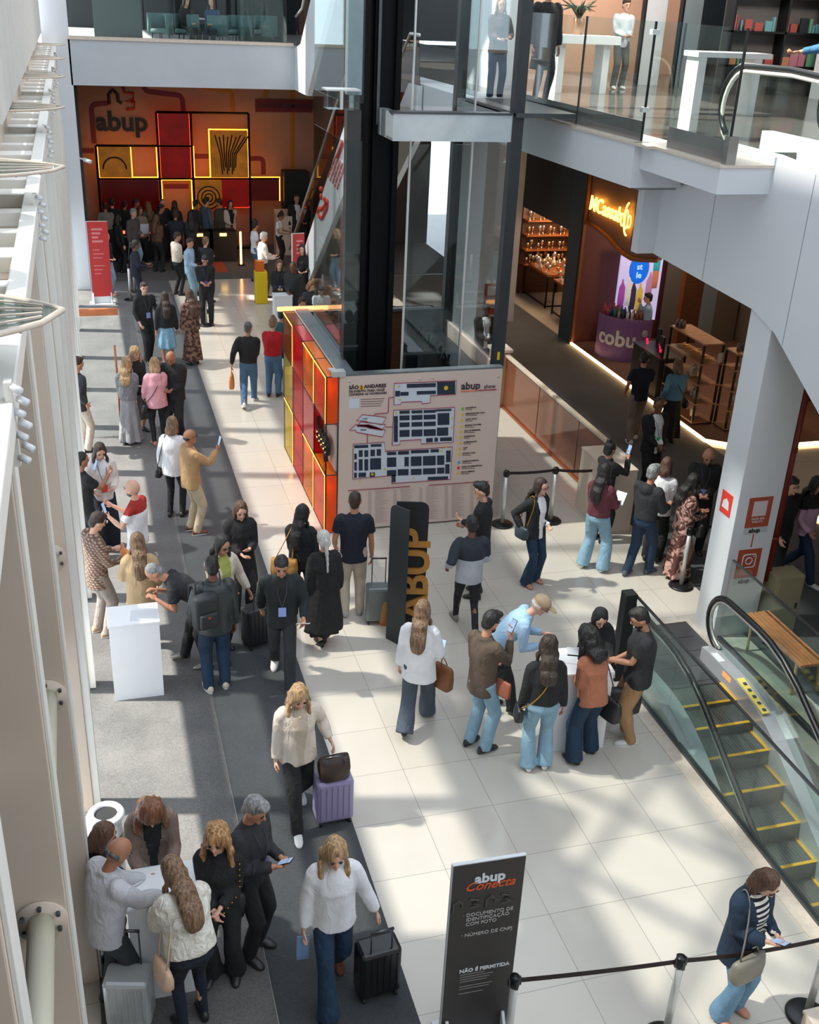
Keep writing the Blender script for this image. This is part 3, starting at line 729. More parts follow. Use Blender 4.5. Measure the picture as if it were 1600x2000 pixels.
pale.build('map_base', MPALE, t); navy.build('map_blocks', NAVY, t); red.build('map_outline', MRED, t); yel.build('map_marker', YEL2, t)
for i, mt_ in ((0, mat('map_green', sr(110, 180, 70), 0.6)), (9, mat('map_blue', sr(60, 160, 205), 0.6)), (10, mat('map_red', sr(200, 44, 60), 0.6))):
    u, v = Q(*LG[i]); m = MB(); m.tube([(u, -0.010, v), (u, 0, v)], 0.024, 14); m.build('map_marker', mt_, t)
def ftext(txt, x, y, hpx, mt, name='lettering', align='LEFT', bold=0.0, spacing=1.0, line_=1.0):
    u, v = Q(x, y); s_ = hpx*350/1600/136.0*1.42
    return text_mb(txt, s_, frame((u, -0.006, v), (1, 0, 0.0), (0, 0, 1)), 0.003, align, bold=bold*s_, spacing=spacing, line=line_).build(name, mt, t)
ftext('SÃO', 144, 262, 33, INK, bold=0.03); ftext('ANDARES', 280, 252, 33, INK, bold=0.03)
m = MB(); rect(m, 236, 242, 274, 278, d=0.004); m.build('number_patch', YEL2, t); ftext('3', 244, 260, 33, INK, bold=0.03)
ftext('DE EVENTO PARA VOCÊ', 144, 298, 21.5, INK, bold=0.01); ftext('CONFERIR AS NOVIDADES', 144, 326, 21, INK, bold=0.01)
for k in range(4): 
    m = MB(); rect(m, 250, 362+k*21, 462-10*k, 370+k*21, d=0.003); m.build('small_print', mat('print_brown', sr(140, 118, 112), 0.6), t)
m = MB(); rect(m, 144, 362, 236, 448, d=0.003); m.build('blank_square', MPALE, t)
ftext('abup', 1146, 250, 70, INK, bold=0.02); ftext('show', 1350, 252, 38, INK)
m = MB(); line(m, [(1146, 294), (1302, 285)], 0.009); m.build('logo_underline', mat('logo_orange', sr(226, 110, 60), 0.5), t)
m = MB(); line(m, [(1302, 285), (1460, 276)], 0.009); m.build('logo_underline', MRED, t)
for (x, y), s_ in zip(LG, ('BANHEIROS', 'EMBARQUE DAS VANS', 'CAFÉ E ÁGUA', 'GUARDA VOLUMES', 'SALA DE IMPRENSA', 'COMPRETUR', 'ALIMENTAÇÃO', 'CAFÉ', 'ESTÚDIO CASA', 'CREDENCIAMENTO', 'SAÍDAS DE EMERGÊNCIA', 'POSTO MÉDICO')):
    ftext(s_, x+28, y-8, 13.5, INK, bold=0.005)
    m = MB(); rect(m, x+28, y+4, x+28+len(s_)*6, y+12, d=0.003); m.build('small_print', mat('print_brown', (0, 0, 0)), t)
ftext('1º PISO', 258, 540, 12, INK); ftext('2º PISO', 258, 598, 12, INK); ftext('TÉRREO', 245, 640, 12, INK)
m = MB()
for c_ in range(6):
    x0 = 150+c_*228; yb_ = 1180-0.066*(x0-150)
    for k in range(34):
        wd = 60+((k*37+c_*11) % 60)
        rect(m, x0, yb_+12+k*8.6, x0+wd, yb_+14.6+k*8.6, d=0.002)
        rect(m, x0+165, yb_+6+k*8.6, x0+195, yb_+8.6+k*8.6, d=0.002)
m.build('exhibitor_list', mat('print_mauve', sr(168, 146, 142), 0.6), t)
for x, y in ((780, 182), (890, 172), (1478, 162), (150, 205)):
    u, v = Q(x, y); m = MB(); m.tube([(u, -0.006, v), (u, 0, v)], 0.022, 12); m.build('screw_cap', PEACH, t, True)

# ---- side display of coloured acrylic cubes (left face)
t = thing('acrylic_display', 'glowing orange, red and yellow acrylic cube shelving on the kiosk side', 'shelving', (3.15, KY0, 0))
def acr(name, col, glow): 
    if name in _m: return _m[name]
    m_ = bpy.data.materials.new(name); m_.use_nodes = True; _m[name] = m_; nt = m_.node_tree; nt.nodes.clear()
    out = nt.nodes.new('ShaderNodeOutputMaterial'); tr = nt.nodes.new('ShaderNodeBsdfTransparent'); tr.inputs[0].default_value = (*col, 1)
    p = nt.nodes.new('ShaderNodeBsdfPrincipled'); p.inputs['Base Color'].default_value = (*col, 1); p.inputs['Roughness'].default_value = 0.08
    mx = nt.nodes.new('ShaderNodeMixShader'); mx.inputs[0].default_value = glow
    nt.links.new(tr.outputs[0], mx.inputs[1]); nt.links.new(p.outputs[0], mx.inputs[2]); nt.links.new(mx.outputs[0], out.inputs[0]); return m_
A_OR = acr('acrylic_orange', (1.0, 0.20, 0.03), 0.42); A_AM = acr('acrylic_amber', (1.0, 0.50, 0.06), 0.35)
A_RE = acr('acrylic_red', (0.9, 0.01, 0.02), 0.6); A_CR = acr('acrylic_crimson', (0.95, 0.16, 0.18), 0.28)
A_YE = acr('acrylic_yellow', (0.98, 0.82, 0.22), 0.3); A_BR = acr('acrylic_dark_amber', (0.45, 0.10, 0.02), 0.6)
cy = [0, 0.88, 1.78, 2.68, 3.55]; rz = [0.0, 0.98, 1.80, 2.53]; DX = 0.18
m = MB()
for y in cy:
    for x in (0, DX): m.tube([(x, y, 0), (x, y, KH)], 0.011, 4)
for z in rz:
    for x in (0, DX): m.tube([(x, 0, z), (x, cy[-1], z)], 0.011, 4)
    for y in cy: m.tube([(0, y, z), (DX, y, z)], 0.009, 4)
m.build('frame', BLACK, t)
LED = emat('amber_edge_led', (1.0, 0.42, 0.06), 3.5)
lampy_ = [((3.22, 15.2+0.9*k, z_)) for k in range(4) for z_ in (0.5, 2.15)]
cells = {(0, 0): A_OR, (0, 2): A_OR, (1, 0): A_AM, (1, 1): A_RE, (1, 2): A_AM, (2, 0): A_CR, (2, 1): A_CR, (2, 2): A_RE, (3, 0): A_YE, (3, 1): A_YE, (3, 2): A_BR}
for (c_, r_), mt_ in cells.items():
    y0, y1, z0, z1 = cy[c_], cy[c_+1], rz[r_], rz[r_+1]
    m = MB(); m.box((-0.004, y0+0.012, z0+0.012), (0.004, y1-0.012, z1-0.012)); m.build('acrylic_panel', mt_, t)
    if c_ == 0 or (c_, r_) in ((1, 1),):
        m = MB(); m.box((0.008, y0-0.004, z0+0.012), (DX-0.008, y0+0.004, z1-0.012)); m.build('acrylic_end', mt_, t)
    m = MB(); m.box((0.01, y0+0.012, z1-0.004), (DX-0.01, y1-0.012, z1+0.004)); m.build('acrylic_top', A_AM if mt_ in (A_OR, A_AM, A_YE) else mt_, t)
for c_, r_ in ((0, 0), (0, 2), (1, 0), (1, 2), (3, 2), (3, 0)):
    y0, y1, z0, z1 = cy[c_], cy[c_+1], rz[r_], rz[r_+1]
    m = MB(); m.box((-0.014, y0+0.012, z0+0.012), (-0.002, y0+0.026, z1-0.012)); m.box((-0.014, y0+0.012, z1-0.026), (-0.002, y1-0.012, z1-0.012))
    m.build('edge_light', LED, t)
m = MB(); m.box((DX-0.03, 0.03, 1.02), (DX, 1.7, 1.76)); m.build('back_panel', PEACH, t)
tm = text_mb('abup', 0.56, frame((0.07, 0.66, 1.38), (0, -1, 0), (0, 0, 1)), 0.03, bold=0.012); tm.build('lettering', BLACKM, t)
m = MB()
for k in range(7):
    for q in range(2): m.ell((0.035, 1.16-k*0.16, 1.27+0.09*q), (0.008, 0.012, 0.012), nu=8, nv=6)
m.build('bulb', emat('bulb_amber', (1, 0.6, 0.1), 4), t)

# ================================================================== glass elevator
t = thing('glass_elevator', 'tall glass elevator shaft with a black guide mast', 'elevator', (0, 0, 0))
m = MB(); m.box((3.80, 15.55, 0), (3.92, 15.95, 12)); m.box((4.0, 15.6, 0), (4.32, 16.0, 12)); m.box((3.92, 15.7, 0), (4.0, 15.9, 12)); m.box((4.28, 15.5, 0), (4.36, 15.62, 12)); m.build('guide_mast', mat('mast_black', (0.004, 0.004, 0.005), 0.5, spec=0.15), t)
m = MB(); m.box((4.03, 15.54, 5.9), (4.07, 15.6, 12)); m.build('rail', STEELD, t)
m = MB(); m.box((5.78, 14.76, 0.9), (5.94, 14.92, 12)); m.box((5.78, 17.3, 0.0), (5.94, 17.46, 12)); p = m.build('corner_post', CHAR, t)
m = MB(); m.box((5.82, 14.745, 2.62), (5.86, 14.757, 2.74)); m.build('sticker', YEL2, p)
for a, b, nm in (((4.4, 15.05), (5.3, 15.05), 'glass_panel'), ((3.55, 15.3), (3.78, 15.3), 'glass_panel')):
    for z0, z1 in ((2.0, 5.7), (6.2, 8.9), (8.95, 11.9)):
        m = MB(); m.box((a[0], a[1]-0.006, z0), (b[0], b[1]+0.006, z1)); m.build(nm, GLASSE, t)
for z0, z1 in ((2.0, 5.7), (6.2, 11.9)):
    m = MB(); m.box((5.86, 14.95, z0), (5.872, 17.3, z1)); m.build('glass_panel', GLASSE, t)
    m = MB(); m.box((3.5, 15.3, z0), (3.512, 17.3, z1)); m.build('glass_panel', GLASSE, t)
m = MB()
for x in (4.4, 5.31): m.box((x-0.012, 15.03, 2.0), (x+0.012, 15.07, 12))
m.build('chrome_strip', STEEL, t)
RING = mat('ring_panel', sr(196, 204, 208), 0.08, metal=0.35, noise_amt=0.03)  # opaque grey-white stands in for reflections in the ring's glass panels
m = MB(); m.box((4.07, 14.78, 5.77), (5.78, 14.9, 6.12)); m.box((4.07, 14.9, 5.77), (4.19, 17.4, 6.12)); m.box((5.8, 14.9, 5.77), (5.92, 17.4, 6.12)); m.build('ring_beam', RING, t)
m = MB(); m.box((4.05, 14.76, 6.12), (5.8, 14.95, 6.15)); m.box((5.8, 14.7, 6.1), (6.7, 16.9, 6.16)); m.build('ring_cap', STEELD, t)
m = MB(); m.box((3.2, 14.9, 6.15), (3.62, 15.2, 6.38)); m.build('side_bracket', GLASSE, t)
m = MB(); m.box((3.18, 14.88, 6.38), (3.64, 15.22, 6.40)); m.box((3.36, 14.88, 6.15), (3.40, 14.9, 6.38)); m.build('bracket_cap', STEEL, t)
m = MB(); m.box((3.56, 15.32, 0), (3.76, 15.5, 6.1)); m.build('cladding', mat('elevator_cladding', sr(70, 70, 70), 0.25, metal=0.5, noise_amt=0.1), t)  # dark strip colours in the darker lower half of the side glass
m = MB(); m.box((3.56, 15.32, 6.3), (3.76, 15.5, 12)); m.build('cladding', mat('elevator_cladding_light', sr(190, 200, 204), 0.3, metal=0.2, noise_amt=0.05), t)  # pale strip colours in the lighter reflections of the upper side glass
m = MB(); m.box((5.3, 15.3, 0), (5.74, 17.2, 2.35)); m.box((5.1, 17.2, 0), (5.74, 17.35, 2.75)); mb_ = m.build('machinery_housing', STEELD, t)
m = MB()
for k in range(16): m.tube([(5.25+0.03*(k % 3), 15.4+k*0.11, 2.35), (5.28+0.05*(k % 2), 15.45+k*0.11, 2.47)], 0.02, 5)
m.build('cable_bundle', BLACK, t)

# ================================================================== totem, banners
t = thing('totem_sign', 'black L-shaped totem sign with gold vertical letters ABUP', 'sign', (3.46, 11.24, 0))
def rounded(w0, w1, h, left, r=0.1):
    pts = [(w0, 0), (w1, 0)]
    if left: pts += [(w1, h)] + [(w0+r-math.sin(a)*r, h-r+math.cos(a)*r) for a in [PI/2*k/5 for k in range(6)]]
    else: pts += [(w1-r+math.cos(a)*r, h-r+math.sin(a)*r) for a in [PI/2*k/5 for k in range(6)]] + [(w0, h)]
    return pts
a1 = Vector((3.30, 11.52, 0))-Vector((3.46, 11.26, 0)); a2 = Vector((3.77, 11.36, 0))-Vector((3.38, 11.46, 0))
def slab(dirv, pts, thick, o=Vector((0, 0, 0))):
    ux = dirv.normalized(); n = Vector((-ux.y, ux.x, 0))
    b = MB(); A = [o+ux*p[0]+Vector((0, 0, p[1])) for p in pts]
    b.ring_loft([[p for p in A], [p+n*thick for p in A]]); return b
L1 = a1.length; L2 = a2.length
slab(a1, rounded(0, L1, 1.95, False), -0.02).build('side_panel', CHAR, t)
p_ = slab(a2, rounded(0, L2, 1.97, False), 0.02, Vector((-0.09, 0.24, 0))).build('front_panel', BLACKM, t)
ux = a2.normalized()
tm = text_mb('ABUP', 0.53, frame(Vector((-0.09, 0.24, 0))+ux*(L2*0.66)+Vector((0.0, -0.02, 0.96)), (0, 0, 1), -ux), 0.018, bold=0.012, spacing=1.0)
tm.build('lettering', mat('gold_letters', sr(176, 122, 52), 0.5), p_)

t = thing('banner_stand', 'dark standing banner listing required documents, white foot base', 'sign', (2.19, 5.62, 0), math.atan2(-0.02, 0.6))
m = MB(); m.box((0, 0, 0.02), (0.575, 0.03, 1.84)); m.build('core', WHITE, t)
DK = mat('banner_dark', sr(50, 46, 44), 0.45, noise_amt=0.04)
m = MB(); m.box((0.008, -0.006, 0.03), (0.570, 0.0, 1.832)); bp_ = m.build('face', DK, t)
m = MB(); m.box((-0.03, -0.16, 0), (0.60, 0.16, 0.025), bev=0.005); m.build('base', WHITE, t)
for x in (0.05, 0.52):
    m = MB(); m.prism([(-0.14, 0.02), (0.14, 0.02), (0.04, 0.2), (-0.02, 0.2)], 'x', x-0.012, x+0.012); m.build('foot_bracket', WHITE, t)
def bt(txt, x, z, size, mt, bold=0.0, align='LEFT', shear=0.0, sp=1.0, line_=1.0):
    return text_mb(txt, size, frame((x, -0.009, z), (1, 0, 0), (0, 0, 1)), 0.002, align, bold=bold, shear=shear, spacing=sp, line=line_).build('lettering', mt, bp_)
bt('abup', 0.30, 1.68, 0.125, WHITE, bold=0.004, align='CENTER')
bt('Conecta', 0.30, 1.61, 0.115, mat('script_orange', sr(206, 84, 44), 0.5), bold=0.002, align='CENTER', shear=0.4)
bt('· DOCUMENTO DE\n  IDENTIFICAÇÃO\n  COM FOTO', 0.11, 1.28, 0.047, mat('banner_print', sr(190, 186, 184), 0.5))
bt('· NÚMERO DE CNPJ', 0.11, 1.12, 0.047, mat('banner_print', (0, 0, 0)))
bt('NÃO É PERMITIDA', 0.12, 0.735, 0.05, WHITE, bold=0.0015)
m = MB()
for k in range(9):
    if k in (4, 7): continue
    m.box((0.13, -0.009, 0.69-k*0.026), (0.13+0.20+0.07*((k*3) % 4)/3, -0.006, 0.698-k*0.026))
m.build('small_print', mat('banner_print2', sr(130, 126, 124), 0.5), bp_)
m = MB()
GH = mat('banner_relief', sr(66, 62, 60), 0.4)
for k, x in enumerate((0.06, 0.2, 0.32, 0.45)):
    if k % 2 == 0: m.tube([(x-0.035, -0.006, 1.38), (x-0.035, -0.006, 1.46), (x+0.0, -0.006, 1.49), (x+0.035, -0.006, 1.46), (x+0.035, -0.006, 1.42)], 0.013, 6)
    else: m.tube([(x-0.05, -0.006, 1.49), (x+0.02, -0.006, 1.47), (x-0.02, -0.006, 1.44), (x+0.045, -0.006, 1.42), (x-0.04, -0.006, 1.40)], 0.011, 6)
m.build('relief_pattern', GH, bp_)

def red_banner(x, y, h, wd, rot, label, grp=None):
    t = thing('red_banner_stand', label, 'sign', (x, y, 0), rot)
    m = MB(); m.box((0, 0, 0.02), (wd, 0.03, h)); m.build('core', WHITE, t)
    m = MB(); m.box((0.02, -0.006, 0.2), (wd, 0.0, h-0.006)); f = m.build('face', mat('banner_red', sr(196, 54, 54), 0.5, noise_amt=0.03), t)
    m = MB()
    for k in range(12):
        if k in (4, 8): continue
        z = h-0.22-k*0.10; m.box((0.12, -0.009, z), (0.12+wd*(0.5-0.1*(k % 3)), -0.006, z+(0.05 if k < 4 else 0.02)))
    m.build('lettering', mat('banner_pink_print', sr(222, 140, 140), 0.5), f)
    m = MB(); m.box((-0.05, -0.18, 0), (wd+0.05, 0.18, 0.035)); m.build('base', WHITE, t)
    m = MB(); m.prism([(-0.16, 0.03), (0.1, 0.03), (0.03, 0.25), (-0.02, 0.3)], 'x', 0.02, 0.05); m.build('foot_bracket', WHITE, t)
    m = MB(); m.prism([(-0.16, 0.03), (0.1, 0.03), (0.03, 0.25), (-0.02, 0.3)], 'x', wd-0.05, wd-0.02); m.build('foot_bracket', WHITE, t)
red_banner(-0.02, 28.5, 2.1, 0.52, 0.0, 'tall red banner with pink print by the left wall')
red_banner(4.98, 27.4, 1.95, 0.34, 0.2, 'narrow red banner beside the far escalator')

# hanging strip and copper pull handle on the glass door by the left wall
t = thing('glass_door', 'clear glass door leaf with a long copper pull handle', 'door', (0.30, 19.2, 0))
m = MB(); m.box((-0.62, 0, 0.02), (0.28, 0.012, 2.25)); m.build('glass_leaf', GLASSW, t)
m = MB(); m.tube([(0.0, -0.06, 0.25), (0.0, -0.06, 1.75)], 0.018, 10); m.build('pull_handle', mat('copper', (0, 0, 0)), t, True)
m = MB(); m.box((-0.55, -0.03, 2.28), (0.10, 0.03, 2.40)); m.build('sign_strip', mat('strip_orange', sr(226, 140, 90), 0.4, noise_amt=0.3, nscale=3), t)

# ================================================================== white counters, bin, posts
def counter(x0, y0, x1, y1, h, label, mt=COUNTER, rot=0):
    t = thing('counter', label, 'counter', (x0, y0, 0), rot)
    m = MB(); m.box((0.0, 0.0, 0), (x1-x0, y1-y0, h-0.03)); m.build('body', mt, t)
    m = MB(); m.box((-0.01, -0.01, h-0.03), (x1-x0+0.01, y1-y0+0.01, h), bev=0.004); m.build('top', mt, t)
    return t
counter(-0.14, 10.84, 0.42, 11.26, 1.03, 'white box counter where a bent man in black is writing')
counter(-0.14, 6.55, 0.40, 6.98, 1.03, 'white box counter among the group in the lower left corner')
counter(4.53, 8.84, 5.12, 9.34, 1.03, 'white box counter circled by five people beside the escalator', rot=-0.12)
counter(7.42, 13.72, 7.9, 14.75, 1.08, 'beige reception counter beside the queue on the right', mat('beige_laminate', sr(214, 198, 180), 0.45))
counter(4.12, 25.0, 4.55, 25.3, 1.0, 'small white podium in front of the far escalator')
t = counter(5.12, 4.2, 5.75, 4.98, 0.22, 'low pale plinth at the bottom right corner', mat('beige_laminate', (0, 0, 0)))
t = thing('podium', 'beige podium standing at the right of the far hall', 'podium', (5.62, 33.6, 0))
m = MB(); m.box((0, 0, 0), (0.5, 0.45, 1.2)); m.build('body', mat('beige_laminate', (0, 0, 0)), t); m = MB(); m.prism([(0, 1.2), (0.45, 1.2), (0.45, 1.35)], 'x', 0, 0.5); m.build('desk_top', STONE, t)
t = thing('litter_bin', 'round steel litter bin with an open white rim', 'bin', (-0.27, 7.86, 0))
m = MB(); m.lathe([(0.125, 0), (0.13, 0.02), (0.13, 0.9)], n=32); m.build('body', STEEL, t, True)
m = MB(); m.lathe([(0.15, 0.86), (0.165, 0.9), (0.15, 0.925), (0.105, 0.925), (0.10, 0.9), (0.10, 0.86)], n=36, cap=False); m.build('rim', WHITE, t, True)
m = MB(); m.lathe([(0.102, 0.901), (0.06, 0.90)], n=24); m.build('opening', BLACKM, t)
m = MB(); m.lathe([(0.134, 0.62), (0.136, 0.64), (0.134, 0.70)], n=32, cap=False); m.build('band', STEELD, t, True)

POST0 = None
def post(x, y, label, group=None):
    global POST0
    if POST0 is None:
        t = thing('barrier_post', label, 'barrier post', (x, y, 0), 0, group); POST0 = t
        m = MB(); m.lathe([(0.175, 0), (0.18, 0.01), (0.16, 0.028), (0.05, 0.04)], n=36); m.build('base', RUBBER, t, True)
        m = MB(); m.lathe([(0.032, 0.03), (0.032, 0.88)], n=18); m.build('pole', STEEL, t, True)
        m = MB(); m.lathe([(0.037, 0.84), (0.04, 0.86), (0.04, 0.93), (0.034, 0.945)], n=18); h_ = m.build('belt_head', BLACK, t, True)
        m = MB()
        for k in range(4):
            a = k*PI/2; m.box((math.cos(a)*0.04-0.012, math.sin(a)*0.04-0.012, 0.85), (math.cos(a)*0.04+0.012, math.sin(a)*0.04+0.012, 0.925))
        m.build('belt_clip', RUBBER, h_)
        return t
    t = dup(POST0); t.location = (x, y, 0); t['label'] = label
    return t
BELT = mat('belt_webbing', sr(38, 24, 22), 0.7)
def belt(a, b, label, sag=0.015):
    a = Vector((a[0], a[1], 0.895)); b = Vector((b[0], b[1], 0.895)); n = 10; pts = []
    m = MB(); d = (b-a).normalized(); a2 = a+d*0.045; b2 = b-d*0.045
    nrm = Vector((-d.y, d.x, 0))*0.0015; rings = []
    for i in range(n+1):
        s_ = i/n; p = a2.lerp(b2, s_)-Vector((0, 0, sag*4*s_*(1-s_)))
        rings.append([p+nrm+Vector((0, 0, .024)), p-nrm+Vector((0, 0, .024)), p-nrm-Vector((0, 0, .024)), p+nrm-Vector((0, 0, .024))])
    m.ring_loft(rings); o = m.build('barrier_belt', BELT); tag(o, label, 'barrier belt'); return o
P1 = (2.64, 5.30); P2 = (3.97, 5.16); P3 = (5.26, 5.08)
post(*P1, 'barrier post standing against the dark document banner'); post(*P2, 'barrier post at the bottom, middle of the foreground belt'); post(*P3, 'barrier post at the right edge, over the pale plinth')
belt(P1, P2, 'brown belt stretched right from the document banner', 0.01); belt(P2, P3, 'black belt passing in front of the woman in a navy blazer', 0.03)
P4 = (5.98, 14.36); P5 = (6.80, 14.33); P6 = (7.85, 11.95)
post(*P4, 'barrier post close to the map wall'); post(*P5, 'barrier post between the map wall and the beige counter'); post(*P6, 'barrier post beside the white column with posters')
belt(P4, P5, 'black belt between the posts by the map wall'); belt(P5, (7.42, 14.2), 'black belt from the post to the beige counter'); belt(P6, (8.9, 12.2), 'black belt running behind the white column')
far = [(2.62, 26.2), (2.74, 27.4), (2.72, 29.2), (2.6, 28.3), (0.95, 28.8), (1.1, 29.6)]
for k, (x, y) in enumerate(far):
    post(x, y, 'steel barrier post in the far cluster before the hall')['group'] = 'far barrier posts before the hall'
belt(far[0], far[1], 'belt between the far barrier posts, nearest'); belt(far[1], far[2], 'belt between the far barrier posts, farther')
t = thing('floor_mat', 'orange floor mat on the dark hall carpet', 'mat', (3.1, 31.6, 0.009)); m = MB(); m.box((0, 0, 0), (0.75, 1.5, 0.008)); m.build('mat', mat('mat_orange', sr(190, 80, 50), 0.8, noise_amt=0.1, nscale=40), t)

# ================================================================== far hall: stage wall
def tube_graphic(name, pts, col, label):
    P = []
    for i, p in enumerate(pts): P.append((p[0], 35.19, p[1]))
    m = MB(); m.tube(P, 0.075, 8, flat=(1, 1))
    for v in m.bm.verts: v.co.y = 35.2-(35.2-v.co.y)*0.08
    o = m.build(name, mat('graphic_'+name, col, 0.6)); return o
wg = thing('wall_graphic', 'abup logo and coloured pipe lines on the peach hall wall', 'wall graphic', (0, 0, 0))
PUR = sr(118, 44, 62); YLW = sr(190, 120, 34)
def corner(pts, r=0.16):
    out = [pts[0]]
    for i in range(1, len(pts)-1):
        a = Vector(pts[i-1]); b = Vector(pts[i]); c = Vector(pts[i+1])
        p = b+(a-b).normalized()*r; q = b+(c-b).normalized()*r
        for k in range(5):
            s_ = k/4; out.append(tuple(p*(1-s_)**2+b*2*s_*(1-s_)+q*s_*s_))
    out.append(pts[-1]); return out
for pts, col in (([(1.95, 5.1), (1.98, 4.6), (3.08, 4.5), (3.1, 4.05)], PUR), ([(0.9, 4.25), (0.42, 4.2), (0.42, 3.1)], PUR), ([(3.55, 5.1), (3.6, 4.75), (4.55, 4.65), (4.6, 4.05)], YLW), ([(5.65, 5.1), (5.6, 4.5)], YLW), ([(6.45, 5.1), (6.4, 2.4)], YLW), ([(3.3, 2.75), (3.8, 2.75)], PUR), ([(5.05, 2.68), (5.5, 2.7), (5.5, 2.2)], PUR), ([(2.4, 1.85), (3.15, 1.85)], PUR), ([(-0.0, 2.9), (0.4, 2.9)], PUR)):
    o = tube_graphic('pipe_line', corner(pts), col, ''); o.parent = wg
    o.data.materials[0] = mat('pipe_purple' if col == PUR else 'pipe_ochre', col, 0.6)
text_mb('abup', 0.78, frame((1.27, 35.17, 3.72), (1, 0, 0), (0, 0, 1)), 0.02, bold=0.022).build('lettering', mat('logo_teal', sr(30, 36, 38), 0.5), wg)
m = MB(); m.tube([(0.95, 35.17, 4.22), (0.95, 35.17, 4.5), (1.07, 35.17, 4.62), (1.2, 35.17, 4.5), (1.2, 35.17, 4.32), (1.3, 35.17, 4.25)], 0.05, 8); m.build('emblem', mat('emblem_navy', sr(50, 40, 56), 0.5), wg, True)
m = MB(); m.tube([(1.36, 35.17, 4.75), (1.4, 35.17, 4.55), (1.66, 35.17, 4.52), (1.66, 35.17, 4.36), (1.4, 35.17, 4.32), (1.68, 35.17, 4.28), (1.66, 35.17, 4.12), (1.42, 35.17, 4.08)], 0.045, 8); m.build('emblem', mat('emblem_red', sr(170, 60, 50), 0.5), wg, True)
t = thing('hall_sign', 'dark red CREDENCIAMENTO sign on the hall wall', 'sign', (5.27, 35.12, 4.08))
m = MB(); m.box((0, 0, 0), (1.78, 0.06, 0.36)); m.build('board', mat('sign_maroon', sr(120, 28, 36), 0.5), t)
text_mb('CREDENCIAMENTO', 0.19, frame((0.9, -0.004, 0.18), (1, 0, 0), (0, 0, 1)), 0.003, bold=0.002).build('lettering', INK, t)

t = thing('light_wall', 'black framed wall of glowing amber and red panels in the far hall', 'display wall', (0, 34.6, 0))
m = MB()
def fr_(x0, z0, x1, z1):
    for a, b in (((x0, z0), (x1, z0)), ((x0, z1), (x1, z1)), ((x0, z0), (x0, z1)), ((x1, z0), (x1, z1))):
        m.tube([(a[0], 0, a[1]), (b[0], 0, b[1])], 0.035, 4)
fr_(0.45, 0.05, 2.25, 3.12); fr_(2.25, 0.05, 3.25, 4.08); fr_(3.25, 0.05, 4.98, 4.08)
m.tube([(0.45, 0, 2.17), (5.9, 0, 2.17)], 0.03, 4); m.tube([(2.25, 0, 3.12), (3.25, 0, 3.12)], 0.03, 4); m.build('frame', BLACK, t)
AMB = mat('lit_amber', (0.55, 0.20, 0.01), 0.3, emit=(1.0, 0.33, 0.02), estr=0.10, noise_amt=0.5, nscale=2.5)
REDL = mat('lit_red', (0.45, 0.0, 0.0), 0.3, emit=(0.8, 0.0, 0.0), estr=0.06, noise_amt=0.4, nscale=2)
REDD = mat('dark_red_panel', (0.12, 0.0, 0.0), 0.3, emit=(0.35, 0.0, 0.0), estr=0.04, noise_amt=0.4, nscale=2)
for x0, z0, x1, z1, mt_ in ((0.5, 2.2, 1.42, 3.08, AMB), (2.3, 3.15, 3.2, 4.04, REDL), (2.3, 2.2, 3.2, 3.08, REDL), (3.8, 2.2, 4.94, 3.55, AMB), (0.5, 1.0, 2.2, 2.13, REDD), (3.3, 1.3, 4.1, 2.13, AMB), (4.12, 1.3, 4.94, 2.13, REDL), (5.02, 1.5, 5.9, 2.13, REDD)):
    m = MB(); m.box((x0, 0.03, z0), (x1, 0.06, z1)); m.build('lit_panel', mt_, t)
DARKG = mat('panel_print', sr(40, 26, 14), 0.6)
m = MB(); m.tube([(0.95+0.34*math.cos(a), 0.02, 2.45+0.34*math.sin(a)) for a in [PI*k/10 for k in range(11)]], 0.025, 5)
for r in (0.12, 0.22, 0.34): m.tube([(3.7+r*math.cos(a), 0.02, 1.6+r*math.sin(a)) for a in [2*PI*k/18 for k in range(18)]], 0.022, 5, closed=True, cap=False)
for k in range(9): m.tube([(4.15+0.05*k, 0.02, 2.3+0.1*(k % 3)), (4.1+0.06*k, 0.02, 2.9), (3.95+0.13*k, 0.02, 3.45-0.05*(k % 2))], 0.02, 5)
m.build('print_pattern', DARKG, t)
STAGE = emat('stage_led', (1.0, 0.36, 0.03), 4.5); STAGR = emat('stage_led_red', (1.0, 0.04, 0.01), 4.0)
def led(a, b, mt=None):
    m = MB(); m.box((min(a[0], b[0])-0.015, 0.06, min(a[1], b[1])-0.015), (max(a[0], b[0])+0.015, 0.10, max(a[1], b[1])+0.015)); m.build('led_strip', mt or STAGE, t)
for a, b in (((0.5, 2.2), (2.2, 2.2)), ((1.45, 2.2), (1.45, 3.08)), ((2.2, 2.2), (2.2, 3.08)), ((0.5, 2.2), (0.5, 3.08)), ((3.78, 3.6), (4.96, 3.6)), ((3.78, 2.2), (3.78, 3.6)), ((4.96, 2.2), (4.96, 3.6)), ((3.3, 2.2), (5.9, 2.2)), ((2.3, 1.2), (2.3, 2.1)), ((3.2, 1.2), (3.2, 2.1)), ((2.3, 2.13), (3.2, 2.13)), ((5.92, 1.5), (5.92, 2.2)), ((0.5, 3.12), (1.4, 3.12)), ((3.3, 2.2), (3.3, 3.1))): led(a, b)
for a, b in (((2.3, 2.2), (2.3, 4.04)), ((3.2, 2.2), (3.2, 4.04)), ((4.14, 1.3), (4.94, 1.3)), ((0.6, 1.0), (2.1, 1.0))): led(a, b, STAGR)
t = thing('dark_booth', 'black box booth right of the glowing panels', 'booth', (6.02, 34.4, 0)); m = MB(); m.box((0, 0, 0), (0.8, 0.6, 2.4), bev=0.01); m.build('body', mat('booth_black', sr(20, 24, 26), 0.5), t)
